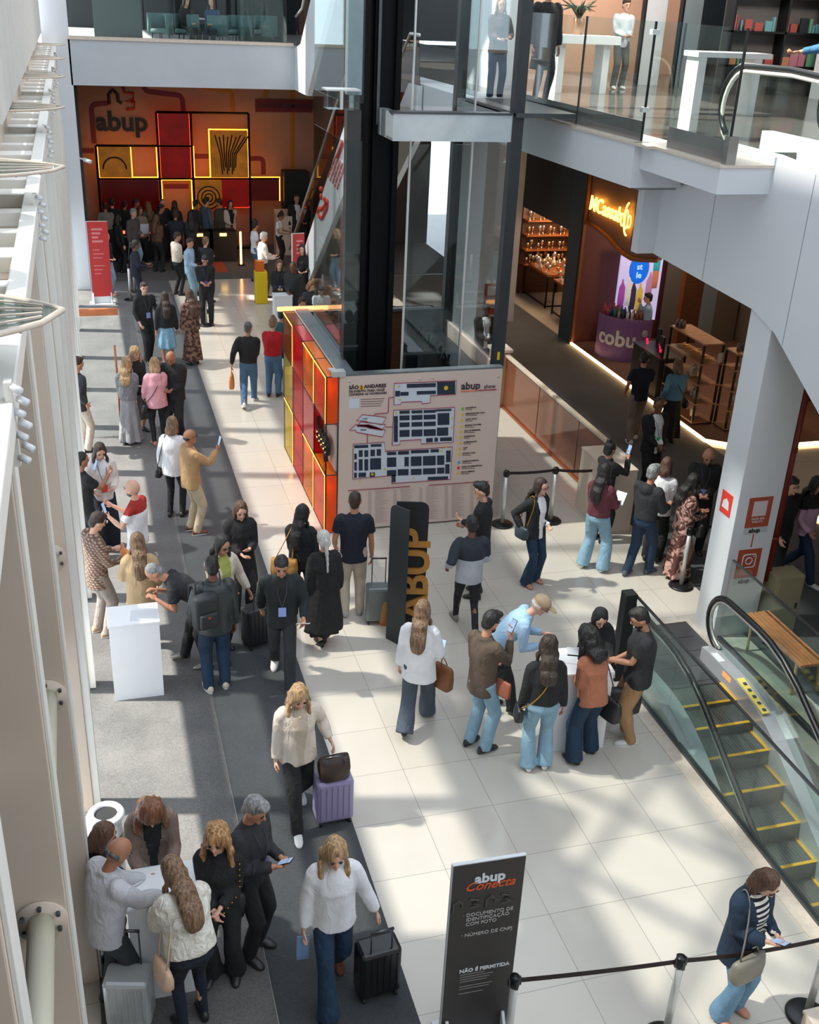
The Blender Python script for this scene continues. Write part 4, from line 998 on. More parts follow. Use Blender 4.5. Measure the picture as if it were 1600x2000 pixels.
for k, (x, y, z, w_, c_) in enumerate(((0.95, 33.2, 0.95, 0.35, (1, 0.05, 0.02)), (1.9, 33.2, 0.95, 0.35, (1, 0.05, 0.02)), (3.2, 32.9, 0.9, 0.3, (1, 0.55, 0.08)), (3.9, 32.9, 0.9, 0.3, (1, 0.55, 0.08)))):
    t = thing('check_in_desk', 'dark check-in desk with a small '+('red' if c_[1] < 0.1 else 'amber')+' light, '+('left' if k % 2 == 0 else 'right')+' of its pair', 'desk', (x, y, 0))
    m = MB(); m.box((-0.4, 0, 0), (0.4, 0.5, z)); m.build('body', BLACKM, t); m = MB(); m.box((-w_/3, -0.02, z-0.12), (w_/3, 0, z-0.04)); m.build('light', emat('desk_light_%d' % (k//2), c_, 8), t)
t = thing('light_pole', 'glowing orange vertical light tube on the hall floor', 'lamp', (4.35, 32.4, 0)); m = MB(); m.tube([(0, 0, 0.05), (0, 0, 1.0)], 0.03, 8); m.build('tube', emat('tube_orange', (1, 0.4, 0.1), 8), t); m = MB(); m.cyl((0, 0, 0), 0.1, 0.05, 12); m.build('base', BLACK, t)
# security camera on the pier
t = thing('security_camera', 'small white security camera on the left pier', 'camera', (-0.02, 29.99, 3.3)); m = MB(); m.tube([(-0.03, 0.05, 0.1), (0.12, -0.05, 0.08)], 0.02, 8); m.build('arm', WHITE, t); m = MB(); m.tube([(0.1, -0.05, 0.08), (0.26, -0.2, 0.04)], 0.05, 12); m.build('body', WHITE, t, True)
def spot(loc, target, e, col, size=0.3, ang=70):
    l = bpy.data.lights.new('spot_light', 'SPOT'); l.energy = e; l.color = col; l.spot_size = rad(ang); l.spot_blend = 0.6; l.shadow_soft_size = size
    o = bpy.data.objects.new('spot_light', l); C.objects.link(o); o.location = loc
    o.rotation_euler = (Vector(target)-Vector(loc)).to_track_quat('-Z', 'Y').to_euler(); return o
def lampy(loc, e, col, size=0.25):
    l = bpy.data.lights.new('lamp', 'POINT'); l.energy = e; l.color = col; l.shadow_soft_size = size
    o = bpy.data.objects.new('lamp', l); C.objects.link(o); o.location = loc; return o
spot((1.5, 33.4, 5.0), (1.3, 35.2, 3.2), 14, (1.0, 0.62, 0.36)); spot((4.8, 33.4, 5.0), (5.4, 35.2, 3.0), 16, (1.0, 0.62, 0.36))

for p_ in lampy_: lampy(p_, 1.6, (1.0, 0.5, 0.15), 0.05)
# ================================================================== right-hand stores
FASC = mat('store_fascia', sr(52, 54, 54), 0.6, noise_amt=0.05); JAMB = mat('store_jamb', sr(48, 62, 68), 0.55)
t = thing('dark_storefront', 'dark grey storefront with a deep fascia and glassware inside', 'storefront', (11.1, 23.45, 0))
m = MB(); m.box((0, 0.68, 2.62), (0.2, 7.1, 4.3)); m.build('fascia', FASC, t)
m = MB(); m.box((0, 0, 0), (0.2, 0.68, 4.3)); m.build('jamb', JAMB, t)
m = MB(); m.box((0.02, 4.5, 0), (0.1, 4.6, 2.62)); m.build('mullion', BLACK, t)
m = MB(); m.tube([(-0.02, 4.35+0.19*math.cos(a), 3.25+0.24*math.sin(a)) for a in [2*PI*k/20 for k in range(20)]], 0.05, 8, closed=True, cap=False); m.build('lettering', mat('letter_pink', sr(220, 190, 186), 0.5), t, True)
m = MB(); m.box((0, 0, 4.3), (0.5, 7.1, 5.36)); m.build('duct', BLACKM, t)
m = MB(); m.box((0.2, 0.0, 2.62), (4.2, 0.06, 4.3)); m.build('side_wall', FASC, t)
t = thing('ceiling_duct', 'dark duct box running under the soffit over the stores', 'duct', (10.6, 19.4, 4.6)); m = MB(); m.box((0, 0, 0), (0.45, 11.1, 0.2)); m.build('duct', BLACKM, t); m = MB(); m.box((0.5, 0.2, -0.15), (0.95, 3.9, 0.76)); m.build('bulkhead', BLACKM, t)
tp = thing('ceiling_pipe', 'grey drain pipe under the balcony', 'pipe', (8.0, 22.4, 4.7)); m = MB(); m.tube([(0, 0, 0.45), (0, 0, 0.1), (0.05, -0.05, 0)], 0.06, 10); m.build('pipe', mat('pipe_grey', sr(150, 150, 148), 0.5), tp, True)
tb0 = None
for i, (x, y) in enumerate(((11.75, 24.5), (11.75, 26.6), (13.2, 25.4))):
    if tb0 is None:
        t = thing('display_table', 'wood topped display table with black legs in the glassware store', 'table', (x, y, 0)); tb0 = t
        m = MB(); m.box((0, 0, 0.86), (1.1, 1.7, 0.92)); m.build('top', WOODO, t)
        for a, b in ((0.03, 0.03), (1.05, 0.03), (0.03, 1.65), (1.05, 1.65)):
            m = MB(); m.box((a-0.02, b-0.02, 0), (a+0.02, b+0.02, 0.86)); m.build('leg', BLACK, t)
        m = MB(); m.box((0.01, 0.01, 0.04), (0.05, 1.67, 0.08)); m.box((0.01, 0.01, 0.04), (1.07, 0.05, 0.08)); m.build('foot_rail', BLACK, t)
    else: t = dup(tb0); t.location = (x, y, 0)
    t['label'] = 'wood topped display table covered with glassware, '+('nearest the aisle', 'second along the aisle', 'behind the other two')[i]
GV = [mat('amber_glassware', (0.75, 0.55, 0.3), 0.08, metal=0.85), mat('silver_glassware', (0.8, 0.8, 0.8), 0.08, metal=0.9), mat('white_ceramic', (0.8, 0.76, 0.7), 0.25)]
gv = []
for k in range(3):
    m = MB(); m.lathe([(0.03, 0), (0.035, 0.004), (0.006, 0.02), (0.006, 0.10), (0.04, 0.14), (0.05, 0.20), (0.042, 0.25)] if k < 2 else [(0.03, 0), (0.06, 0.05), (0.05, 0.12), (0.02, 0.16), (0.03, 0.2)], n=10)
    gv.append(m)
protos = [gv[k].build('glassware', GV[k], None, True) for k in range(3)]
gi = 0
random.seed(3)
def put_glass(x, y, z, k, s_=1.0):
    global gi
    if gi < 3: o = protos[gi]; k = gi
    else: o = protos[k].copy(); C.objects.link(o)
    gi += 1; o.location = (x, y, z); o.scale = (s_, s_, s_)
    tag(o, ['gold glass goblet among the store display glassware', 'silver glass goblet among the store display glassware', 'white vase among the store display glassware'][k], 'glassware', ['gold goblets in the dark store', 'silver goblets in the dark store', 'white vases in the dark store'][k])
for (tx, ty) in ((11.75, 24.5), (11.75, 26.6), (13.2, 25.4)):
    for a in range(5):
        for b in range(8):
            if random.random() < 0.8: put_glass(tx+0.1+a*0.22+random.uniform(-.03, .03), ty+0.1+b*0.21, 0.92, random.choice((0, 0, 1, 1, 2)), random.uniform(0.7, 1.3))
t = thing('wall_shelf', 'tall dark shelf rack of glittering glassware', 'shelving', (11.6, 27.9, 0))
m = MB(); m.box((0, 0.4, 0), (2.3, 0.46, 2.6)); m.build('back', WOODD, t)
for z in (0.9, 1.3, 1.7, 2.1, 2.5):
    m = MB(); m.box((0, 0, z-0.03), (2.3, 0.4, z)); m.build('shelf', WOODO, t)
    for k in range(14): put_glass(11.68+k*0.16, 28.0+0.12*(k % 2), z, random.choice((0, 1, 0)), random.uniform(0.7, 1.15))
for x, y in ((12.3, 25.3), (12.3, 27.2), (13.9, 26.2), (14.1, 28.0)):
    t = thing('pendant_lamp', 'warm pendant lamp in the glassware store', 'lamp', (x, y, 2.95), 0, 'pendant lamps in the dark store')
    m = MB(); m.ell((0, 0, 0), (0.07, 0.07, 0.07)); m.build('bulb', emat('bulb_warm', (1.0, 0.62, 0.3), 14), t, True)
    m = MB(); m.tube([(0, 0, 0.07), (0, 0, 2.15)], 0.006, 4); m.build('cord', BLACK, t)
    lampy((x, y, 2.8), 60, (1.0, 0.66, 0.4))
lampy((12.4, 27.2, 2.45), 60, (1.0, 0.72, 0.45)); lampy((12.9, 24.2, 2.45), 40, (1.0, 0.72, 0.45))  # fill lamps without fixtures, added to make the glassware glitter
# cassab store
PLAT = mat('platform_terracotta', sr(150, 110, 90), 0.5, noise_amt=0.06)
t = thing('store_platform', 'low terracotta platform edged with a glowing strip', 'platform', (0, 0, 0))
m = MB(); m.prism([(11.15, 23.4), (11.15, 17.0), (11.8, 16.5), (15.36, 16.5), (15.36, 23.4)], 'z', 0.0, 0.06); m.build('deck', PLAT, t)
def strip(a, b):
    m = MB()
    a = Vector((*a, 0)); b = Vector((*b, 0)); d = (b-a).normalized(); n = Vector((-d.y, d.x, 0))*0.02
    m.ring_loft([[a+n+Vector((0, 0, z)), a-n+Vector((0, 0, z)), b-n+Vector((0, 0, z)), b+n+Vector((0, 0, z))] for z in (0.012, 0.062)])
    m.build('led_strip', emat('floor_led', (1.0, 0.62, 0.28), 9), t)
strip((11.13, 23.4), (11.13, 16.99)); strip((11.13, 16.99), (11.79, 16.48)); strip((11.79, 16.48), (15.4, 16.48)); strip((11.1, 13.5), (14, 13.5))
BROWN = mat('brown_red_wall', sr(112, 62, 50), 0.6, noise_amt=0.04)
t = thing('spice_storefront', 'brown red store front with a yellow neon script sign', 'storefront', (11.15, 23.4, 0))
m = MB(); m.box((0, 0, 0.06), (4.2, 0.05, 3.0)); m.build('side_wall', BROWN, t)
m = MB(); m.box((-0.03, -0.03, 0), (0.03, 0.03, 4.3)); m.build('edge_trim', WOODO, t)
m = MB()
pts = [(0, 2.95), (-1.2, 2.84), (-2.0, 2.62), (-2.7, 2.66), (-3.5, 2.85), (-3.5, 4.4), (0, 4.4)]
m.prism(pts, 'x', 0.05, 0.15); m.build('header', mat('header_brown', sr(120, 84, 66), 0.6), t)
m = MB(); m.tube([(0.03, p[0], p[1]) for p in [(0, 2.95), (-0.6, 2.92), (-1.2, 2.84), (-1.6, 2.74), (-2.0, 2.66), (-2.4, 2.64), (-2.7, 2.68), (-3.5, 2.85)]], 0.05, 8); m.build('wooden_edge', WOODO, t, True)
NE = emat('neon_yellow', (1.0, 0.50, 0.05), 10)
tm = text_mb('MCassab', 0.46, frame((-0.03, -1.02, 3.42), (0, -1, 0), (0, 0, 1)), 0.012, bold=0.004, shear=0.15); n_ = tm.build('neon_lettering', NE, t)
m = MB()
for k, (a, b, c_) in enumerate(((-1.9, 3.36, 0.13), (-2.08, 3.4, 0.2), (-2.22, 3.38, 0.13))): m.tube([(-0.03, a+0.07*math.cos(q), b+c_*math.sin(q)) for q in [2*PI*i/16 for i in range(16)]], 0.014, 6, closed=True, cap=False)
m.tube([(-0.03, -2.15+0.17*math.cos(q), 3.42+0.34*math.sin(q)) for q in [PI*i/14-PI/2 for i in range(14)]][::-1], 0.02, 6)
m.build('neon_loops', NE, n_, True)
m = MB(); m.box((-0.0, -2.95, 2.9), (0.04, -2.35, 3.9)); r_ = m.build('red_board', mat('board_red', sr(110, 34, 34), 0.5), t)
m = MB()
for q, z in ((-2.55, 3.66), (-2.6, 3.34)): m.tube([(-0.01, q+0.05*math.cos(a), z+0.05*math.sin(a)) for a in [2*PI*i/12 for i in range(12)]], 0.01, 5, closed=True, cap=False)
m.build('ring_mark', WHITE, r_)
for i, (x, c_) in enumerate(((0.95, sr(96, 92, 90)), (1.5, sr(120, 70, 40)), (1.6, sr(60, 36, 28)), (2.1, sr(120, 132, 140)), (2.45, sr(100, 88, 76)), (3.1, sr(40, 28, 22)))):
    pass
t = thing('store_back_panel', 'striped grey and wood back wall panels of the spice store', 'panel', (13.2, 22.9, 0.06))
for x0, x1, mt_ in ((0, 0.42, mat('panel_grey', sr(110, 104, 100), 0.6)), (0.42, 0.52, WOODO), (0.52, 1.05, WOODD), (1.05, 1.45, mat('panel_blue', sr(140, 152, 160), 0.5)), (1.45, 2.1, mat('panel_taupe', sr(118, 106, 94), 0.6))):
    m = MB(); m.box((x0, 0, 0), (x1, 0.05, 3.0)); m.build('panel', mt_, t)
t = thing('store_divider', 'dark brown store partition behind the shelf units', 'panel', (13.8, 18.6, 0.06)); m = MB(); m.box((0, 0, 0), (1.5, 0.06, 3)); m.build('panel', WOODD, t); m = MB(); m.box((0, -0.02, 0), (0.06, 0, 3)); m.build('edge', WOODO, t)
# light box poster
t = thing('light_box_poster', 'backlit poster with coloured bottles and a blue balloon', 'poster', (11.92, 22.86, 0.7))
m = MB(); m.box((0, 0, 0), (1.1, 0.05, 1.75)); m.build('light_box', mat('lightbox_lilac', (0.55, 0.5, 0.75), 0.4, emit=(0.62, 0.58, 0.95), estr=0.55), t)
m = MB(); m.ell((0.5, 0, 1.25), (0.26, 0.012, 0.36), nu=20); m.build('balloon', mat('balloon_blue', (0.02, 0.15, 0.6), 0.4, emit=(0.0, 0.12, 0.7), estr=0.7), t, True)
text_mb('be\nst\nle', 0.2, frame((0.5, -0.02, 1.3), (1, 0, 0), (0, 0, 1)), 0.004, bold=0.003).build('lettering', emat('poster_letter', (0.5, 0.75, 1.0), 1.0), t)
for k, (x, z, c_) in enumerate(((0.12, 0.55, (0.45, 0.1, 0.5)), (0.30, 0.6, (0.9, 0.9, 0.95)), (0.42, 0.5, (0.06, 0.04, 0.08)), (0.6, 0.45, (0.85, 0.6, 0.08)), (0.82, 0.7, (0.6, 0.3, 0.6)), (0.95, 1.35, (0.05, 0.5, 0.6)), (0.95, 1.0, (0.7, 0.25, 0.15)))):
    m = MB(); m.lathe([(0.02, 0.62), (0.03, 0.5), (0.08, 0.36), (0.09, 0.0), (0.08, -0.3)][::-1], n=12)
    for v in m.bm.verts: v.co.y *= 0.12; v.co.x += x; v.co.z = v.co.z*0.75+z
    m.build('bottle_print', mat('bottle_print_%d' % k, c_, 0.5, emit=c_, estr=0.25), t, True)
# curved purple counter
t = thing('purple_counter', 'curved purple counter lettered cobu, crowded with bottles', 'counter', (12.05, 22.35, 0.06))
def arc_wall(r, a0, a1, z0, z1, th):
    n = 16; R = []
    for i in range(n+1):
        a = a0+(a1-a0)*i/n; c_, s_ = math.cos(a), math.sin(a)
        R.append([(c_*r, s_*r, z0), (c_*r, s_*r, z1), (c_*(r-th), s_*(r-th), z1), (c_*(r-th), s_*(r-th), z0)])
    b = MB(); b.ring_loft(R); return b
arc_wall(0.72, PI*0.92, PI*1.62, 0, 1.0, 0.05).build('front', mat('purple_laminate', sr(128, 92, 150), 0.45, noise_amt=0.03), t, False)
b = MB(); b.prism([(0, 0)]+[(0.72*math.cos(a), 0.72*math.sin(a)) for a in [PI*0.92+PI*0.7*i/14 for i in range(15)]], 'z', 0.95, 0.99); b.build('top', mat('purple_top', sr(150, 120, 150), 0.4), t)
tm = text_mb('cobu', 0.5, Matrix.Identity(4), 0.01, bold=0.012)
for v in tm.bm.verts:
    a = PI*1.23+v.co.x/0.74; r = 0.73+v.co.z
    v.co = Vector((math.cos(a)*r, math.sin(a)*r, v.co.y+0.52))
tm.build('lettering', WHITE, t)
tm = text_mb('®', 0.2, Matrix.Identity(4), 0.008)
for v in tm.bm.verts:
    a = PI*1.53+v.co.x/0.74; r = 0.73+v.co.z
    v.co = Vector((math.cos(a)*r, math.sin(a)*r, v.co.y+0.68))
tm.build('registered_mark', WHITE, t)
BC = [sr(200, 90, 110), sr(60, 110, 110), sr(40, 60, 90), sr(190, 170, 140), sr(150, 90, 50), sr(220, 215, 205)]
bot = []
for k in range(6):
    m = MB(); m.lathe([(0.032, 0), (0.034, 0.12), (0.014, 0.16), (0.012, 0.2), (0.016, 0.205)], n=10); bot.append(m.build('bottle', mat('bottle_%d' % k, BC[k], 0.3), None, True))
n_ = 0
for ring in range(3):
    for i in range(13-ring*2):
        a = PI*0.96+PI*0.62*i/(12-ring*2); r = 0.63-ring*0.12; k = min(5, int(i/2.2)) if random.random() < 0.8 else random.randrange(6)
        o = bot[k] if k < 6 and 'label' not in bot[k] else bot[k].copy()
        if o is not bot[k]: C.objects.link(o)
        o.location = (12.05+math.cos(a)*r, 22.35+math.sin(a)*r, 1.05); o.scale = [random.uniform(.8, 1.25)]*3
        cn = ('pink', 'teal', 'navy', 'cream', 'brown', 'white')[k]
        tag(o, cn+' bottle on the curved purple counter', 'bottle', cn+' bottles on the purple counter')
for k in range(6):
    if 'label' not in bot[k]: bpy.data.objects.remove(bot[k])
# black counters with red-lit gear
t = thing('black_counter', 'black store counter with small red lights', 'counter', (11.25, 19.3, 0.06)); m = MB(); m.box((0, 0, 0), (0.55, 1.2, 0.85)); m.build('body', BLACKM, t); m = MB(); m.box((-0.02, -0.02, 0.85), (0.57, 1.22, 0.88)); m.build('top', STEELD, t)
m = MB()
for k in range(5): m.ell((0.1+0.1*(k % 3), 0.2+k*0.2, 0.98), (0.03, 0.03, 0.04), nu=8, nv=6)
m.build('red_light', emat('red_glow', (0.9, 0.02, 0.08), 1.2), t)
m = MB()
for k in range(6): m.tube([(0.1+0.07*k, 0.1+0.18*k, 0.88), (0.1+0.07*k, 0.12+0.18*k, 1.3-0.04*(k % 3))], 0.03, 8)
m.build('appliance', BLACK, t)
# shelf units
def shelf_unit(x, y, wx, wy, h, label, zs):
    t = thing('shelf_unit', label, 'shelving', (x, y, 0.06))
    for a, b in ((0, 0), (wx, 0), (0, wy), (wx, wy)):
        m = MB(); m.box((a-0.018, b-0.018, 0), (a+0.018, b+0.018, h)); m.build('upright', BLACK, t)
    for z in zs:
        m = MB(); m.box((-0.02, -0.02, z-0.03), (wx+0.02, wy+0.02, z)); m.build('shelf', mat('shelf_wood', sr(170, 124, 88), 0.5, noise_amt=0.15, nscale=8), t)
    return t
ZS = (0.06, 0.44, 0.84, 1.26, 1.66)
shelf_unit(11.27, 17.75, 0.42, 1.32, 1.66, 'black framed shelf unit with wooden shelves beside the LED edge', ZS)
shelf_unit(11.75, 17.3, 1.2, 0.4, 1.58, 'second shelf unit, partly behind the white column', ZS[:4]+(1.58,))
for i in range(26):
    m_ = ('wooden utensil lying on the upper wooden shelf', 'utensil', 'wooden utensils on the upper shelf')
    if i == 0:
        m = MB(); m.tube([(0, 0, 0), (0.2, 0, 0)], 0.008, 6); m.ell((0.24, 0, 0), (0.05, 0.03, 0.012), nu=10, nv=6); ut = m.build('wooden_spoon', mat('spoon_wood', sr(196, 146, 78), 0.5), None, True); o = ut
    else: o = ut.copy(); C.objects.link(o)
    o.location = (11.33+random.uniform(0, .12), 17.85+i*0.045, 1.34); o.rotation_euler = (0, 0, random.uniform(-.5, .5)); tag(o, *m_)
t0_ = None
for i, (x, y, z) in enumerate(((11.4, 18.2, 0.93), (11.5, 18.4, 0.93), (11.4, 17.95, 0.53), (11.45, 18.15, 0.53), (11.35, 18.4, 0.53), (12.0, 17.45, 1.35), (12.15, 17.5, 1.35), (12.35, 17.45, 1.35), (12.5, 17.5, 1.35), (12.0, 17.45, 0.93), (12.2, 17.5, 0.93), (11.4, 17.95, 0.16), (12.0, 17.5, 0.53), (12.2, 17.5, 0.53), (12.4, 17.5, 0.53))):
    if t0_ is None:
        m = MB(); m.box((-0.06, -0.05, 0), (0.06, 0.05, 0.16), bev=0.01); m.lathe([(0.04, 0.16), (0.04, 0.2)], n=10); t0_ = m.build('jar', mat('jar_mix', sr(190, 176, 150), 0.3, noise_amt=0.5, nscale=5), None); o = t0_
    else: o = t0_.copy(); C.objects.link(o)
    o.location = (x, y, z); tag(o, 'pale lidded jar on a wooden shelf unit', 'jar', 'jars on the shelf units')
t = thing('price_card', 'white price card propped on the upper shelf end', 'card', (11.62, 17.72, 1.34), 0.3); m = MB(); m.box((-0.06, -0.02, 0), (0.07, -0.012, 0.2)); m.build('card', WHITE, t)
jt = None
for i in range(9):
    if jt is None:
        m = MB(); m.lathe([(0.035, 0), (0.04, 0.1), (0.02, 0.13), (0.02, 0.15)], n=10); jt = m.build('spice_jar', mat('jar_dark', sr(110, 90, 90), 0.25), None, True); o = jt
    else: o = jt.copy(); C.objects.link(o)
    o.location = (11.35+0.05*(i % 2), 19.0-i*0.06+0.0, 1.72) if i < 4 else (11.9+0.09*i-0.4, 17.5, 1.64); tag(o, 'small dark spice jar on top of a shelf unit', 'jar', 'spice jars on top of the shelf units')
for loc, e in (((12.6, 21.6, 2.9), 45), ((12.4, 18.6, 2.9), 45), ((13.5, 15.0, 3.5), 25)): lampy(loc, e, (1.0, 0.72, 0.5))

# ================================================================== level two furnishings
t = thing('white_table', 'white high table with a potted plant on the second level', 'table', (9.6, 21.2, 5.93)); m = MB(); m.box((-0.7, -0.3, 0.9), (0.7, 0.3, 1.05)); m.build('top', COUNTER, t)
for x in (-0.55, 0.4):
    m = MB(); m.box((x, -0.2, 0), (x+0.14, 0.2, 0.9)); m.build('leg', COUNTER, t)
t = thing('potted_plant', 'dark green spiky plant in a glass pot on the white table', 'plant', (9.5, 21.2, 6.98)); m = MB(); m.lathe([(0.09, 0), (0.12, 0.2), (0.11, 0.3)], n=16); m.build('pot', mat('pot_clay', sr(150, 110, 80), 0.4), t, True)
m = MB()
for k in range(26):
    a = k*2.4; l = 0.3+0.15*((k*7) % 5)/5
    m.tube([(0, 0, 0.28), (math.cos(a)*l*0.4, math.sin(a)*l*0.4, 0.5), (math.cos(a)*l, math.sin(a)*l, 0.62-0.1*(k % 3))], [0.02, 0.025, 0.003], 4)
m.build('foliage', mat('leaf_green', sr(40, 56, 34), 0.5), t, True)
t = thing('peach_wall', 'peach display wall behind the plant on the second level', 'wall panel', (10.6, 27.5, 5.93)); m = MB(); m.box((0, 0, 0), (5, 0.1, 3.2)); m.build('panel', mat('peach_display', sr(224, 178, 150), 0.6), t)
for i, (x, y, wd) in enumerate(((12.15, 23.6, 0.5), (12.85, 23.2, 0.45))):
    t = thing('white_partition', ('white partition left of the shelving on the second level', 'blue grey partition beside the black shelving')[i], 'partition', (x, y, 5.93)); m = MB(); m.box((0, 0, 0), (wd, 0.12, 3.4)); m.build('panel', (WHITE, mat('partition_blue', sr(150, 164, 170), 0.5))[i], t)
    m = MB(); m.box((-0.04, -0.02, 0), (0, 0.14, 3.4)); m.build('frame', BLACK, t)
t = thing('black_bookshelf', 'large black shelf rack of books and boxes on the second level', 'shelving', (13.0, 21.4, 5.93))
m = MB()
for x in (0.0, 1.25, 2.45): m.box((x, 0, 0), (x+0.05, 0.35, 3.2))
for z in (0.55, 1.2, 1.85, 2.5, 3.15): m.box((0, 0, z), (2.5, 0.35, z+0.04))
m.build('frame', BLACK, t); m = MB(); m.box((0, 0.35, 0), (2.5, 0.38, 3.2)); m.build('back', mat('shelf_back_grey', sr(96, 92, 90), 0.7), t)
bk = []
cols = [sr(150, 70, 62), sr(92, 140, 148), sr(226, 224, 218), sr(30, 34, 40), sr(182, 124, 84), sr(96, 150, 120), sr(170, 110, 124), sr(160, 170, 186)]
for k in range(8):
    m = MB(); m.box((0, 0, 0), (0.16, 0.05, 0.26)); m.build('book', mat('book_%d' % k, cols[k], 0.5), None); bk.append(bpy.data.objects[-1] if False else C.objects[-1])
used = set()
for zi, z in enumerate((0.59, 1.24, 1.89, 2.54)):
    x = 0.1
    while x < 2.25:
        k = random.randrange(8)
        if 1.05 < x < 1.3: x = 1.34
        o = bk[k] if k not in used else bk[k].copy()
        if k in used: C.objects.link(o)
        used.add(k); s_ = random.uniform(0.55, 1.15); o.scale = (random.choice((0.25, 0.3, 1.0, 1.2)), 1, s_); o.location = (13.0+x, 21.5, 5.93+z)
        cn = ('red', 'teal', 'white', 'black', 'orange', 'green', 'pink', 'pale blue')[k]
        tag(o, cn+' boxed item or book on the black second level shelving', 'book', cn+' books on the black shelving')
        x += 0.16*o.scale[0]+random.uniform(0.004, 0.07)
for k in range(8):
    if k not in used: bpy.data.objects.remove(bk[k])
t = thing('white_pillar', 'white pillar at the top right behind the escalator', 'column', (14.9, 20.2, 5.93)); m = MB(); m.box((0, 0, 0), (0.9, 0.9, 4.3)); m.build('shaft', PANEL, t)
t = thing('white_counter', 'white counter behind the balcony glass, before the black shelving', 'counter', (9.9, 17.2, 5.93)); m = MB(); m.box((0, 0, 0.9), (1.4, 0.5, 0.98)); m.build('top', COUNTER, t); m = MB(); m.box((0.05, 0.05, 0), (0.2, 0.45, 0.9)); m.box((1.1, 0.05, 0), (1.25, 0.45, 0.9)); m.build('leg', COUNTER, t)
for loc, e in (((10.5, 20, 9.6), 420), ((13.5, 18, 9.6), 420), ((12, 24.5, 9.6), 420)): lampy(loc, e, (1.0, 0.92, 0.84), 0.5)  # unseen fill lamps added to brighten the second level
# restaurant on the bridge
ch0 = None
for i, (x, y, r_) in enumerate(((3.0, 32.0, 0.4), (3.75, 31.95, -0.3), (2.3, 31.8, 0.9), (4.5, 32.6, 0.2), (5.3, 33.2, 0.0))):
    if ch0 is None:
        t = thing('tub_chair', 'teal upholstered tub chair', 'chair', (x, y, 5.95), r_); ch0 = t
        m = MB(); m.lathe([(0.30, 0.40), (0.31, 0.46), (0.28, 0.5), (0.0001, 0.5)], n=24); m.build('seat', mat('teal_velvet', sr(66, 104, 104), 0.7, sheen=0.4), t, True)
        b = arc_wall(0.34, -PI*0.15-PI/2, PI*1.15-PI/2+0.6, 0.35, 0.86, 0.07); b.build('backrest', mat('teal_velvet', (0, 0, 0)), t, True)
        for a in range(4):
            m = MB(); m.tube([(0.2*math.cos(a*PI/2+.7), 0.2*math.sin(a*PI/2+.7), 0.42), (0.26*math.cos(a*PI/2+.7), 0.26*math.sin(a*PI/2+.7), 0)], 0.014, 6); m.build('leg', BLACK, t)
    else: t = dup(ch0); t.location = (x, y, 5.95); t.rotation_euler = (0, 0, r_)
    t['label'] = 'teal upholstered tub chair behind the bridge glass, '+('under the pair of diners', 'right of the seated diners', 'pale one at the left', 'in the middle of the bridge', 'farthest right')[i]
t = thing('cafe_table', 'small round cafe table behind the bridge glass', 'table', (3.35, 32.9, 5.95)); m = MB(); m.cyl((0, 0, 0.72), 0.35, 0.03); m.build('top', WHITE, t); m = MB(); m.cyl((0, 0, 0), 0.03, 0.72, 10); m.cyl((0, 0, 0), 0.22, 0.02, 20); m.build('stem', BLACK, t)
for i, x in enumerate((0.7, 5.0)):
    t = thing('grey_curtain_panel', ('grey green partition behind the bridge glass at the left', 'grey partition behind the bridge glass at the right')[i], 'partition', (x, 36.5, 5.95)); m = MB(); m.box((0, 0, 0), (1.4, 0.1, 4)); m.build('panel', mat('partition_teal', sr(58, 70, 70), 0.6), t)
# boxes stacked behind the podium
for i, (x, y, z, s_) in enumerate(((5.35, 26.5, 0, 0.55), (5.4, 26.5, 0.55, 0.4), (5.8, 27.2, 0, 0.6), (5.85, 27.25, 0.6, 0.5))):
    t = thing('cardboard_box', 'brown cardboard box under the far escalator, '+('bottom front', 'top front', 'bottom back', 'top back')[i], 'box', (x, y, z), 0.1*i); m = MB(); m.box((0, 0, 0), (s_*0.8, s_*0.7, s_)); m.build('carton', mat('cardboard', sr(150, 112, 76), 0.8, noise_amt=0.06), t); m = MB(); m.box((0, -0.002, s_*0.45), (s_*0.8, 0, s_*0.55)); m.build('tape', mat('tape', sr(176, 140, 96), 0.4), t)
t = thing('printed_panel', 'leaning blue and red printed board by the far booth', 'panel', (4.6, 20.72, 0.55), 0.15); m = MB(); m.box((0, 0, 0), (0.62, 0.03, 0.75)); m.build('board', mat('board_pale', sr(210, 200, 205), 0.4), t); m = MB(); m.prism([(0.08, 0.1), (0.5, 0.25), (0.55, 0.6), (0.2, 0.7), (0.05, 0.4)], 'y', -0.006, 0); m.build('print', mat('print_navy', sr(44, 52, 90), 0.5), t); m = MB(); m.prism([(0.3, 0.2), (0.56, 0.5), (0.4, 0.66), (0.2, 0.4)], 'y', -0.01, -0.006); m.build('print', mat('print_red', sr(190, 60, 60), 0.5), t)
t = thing('reception_counter', 'pale reception counter under the leaning board', 'counter', (3.6, 20.6, 0)); m = MB(); m.box((0, 0, 0), (2.2, 0.5, 0.55)); m.build('body', PEACH, t)
t = thing('yellow_bin', 'bright yellow box stand beside the man in cream', 'stand', (4.12, 28.0, 0)); m = MB(); m.box((0, 0, 0), (0.32, 0.3, 0.85), bev=0.02); m.build('body', mat('yellow_plastic', sr(232, 196, 24), 0.4), t); m = MB(); m.box((0.02, 0.04, 0.85), (0.24, 0.26, 1.12)); m.build('crate', mat('orange_plastic', sr(216, 104, 30), 0.4), t)
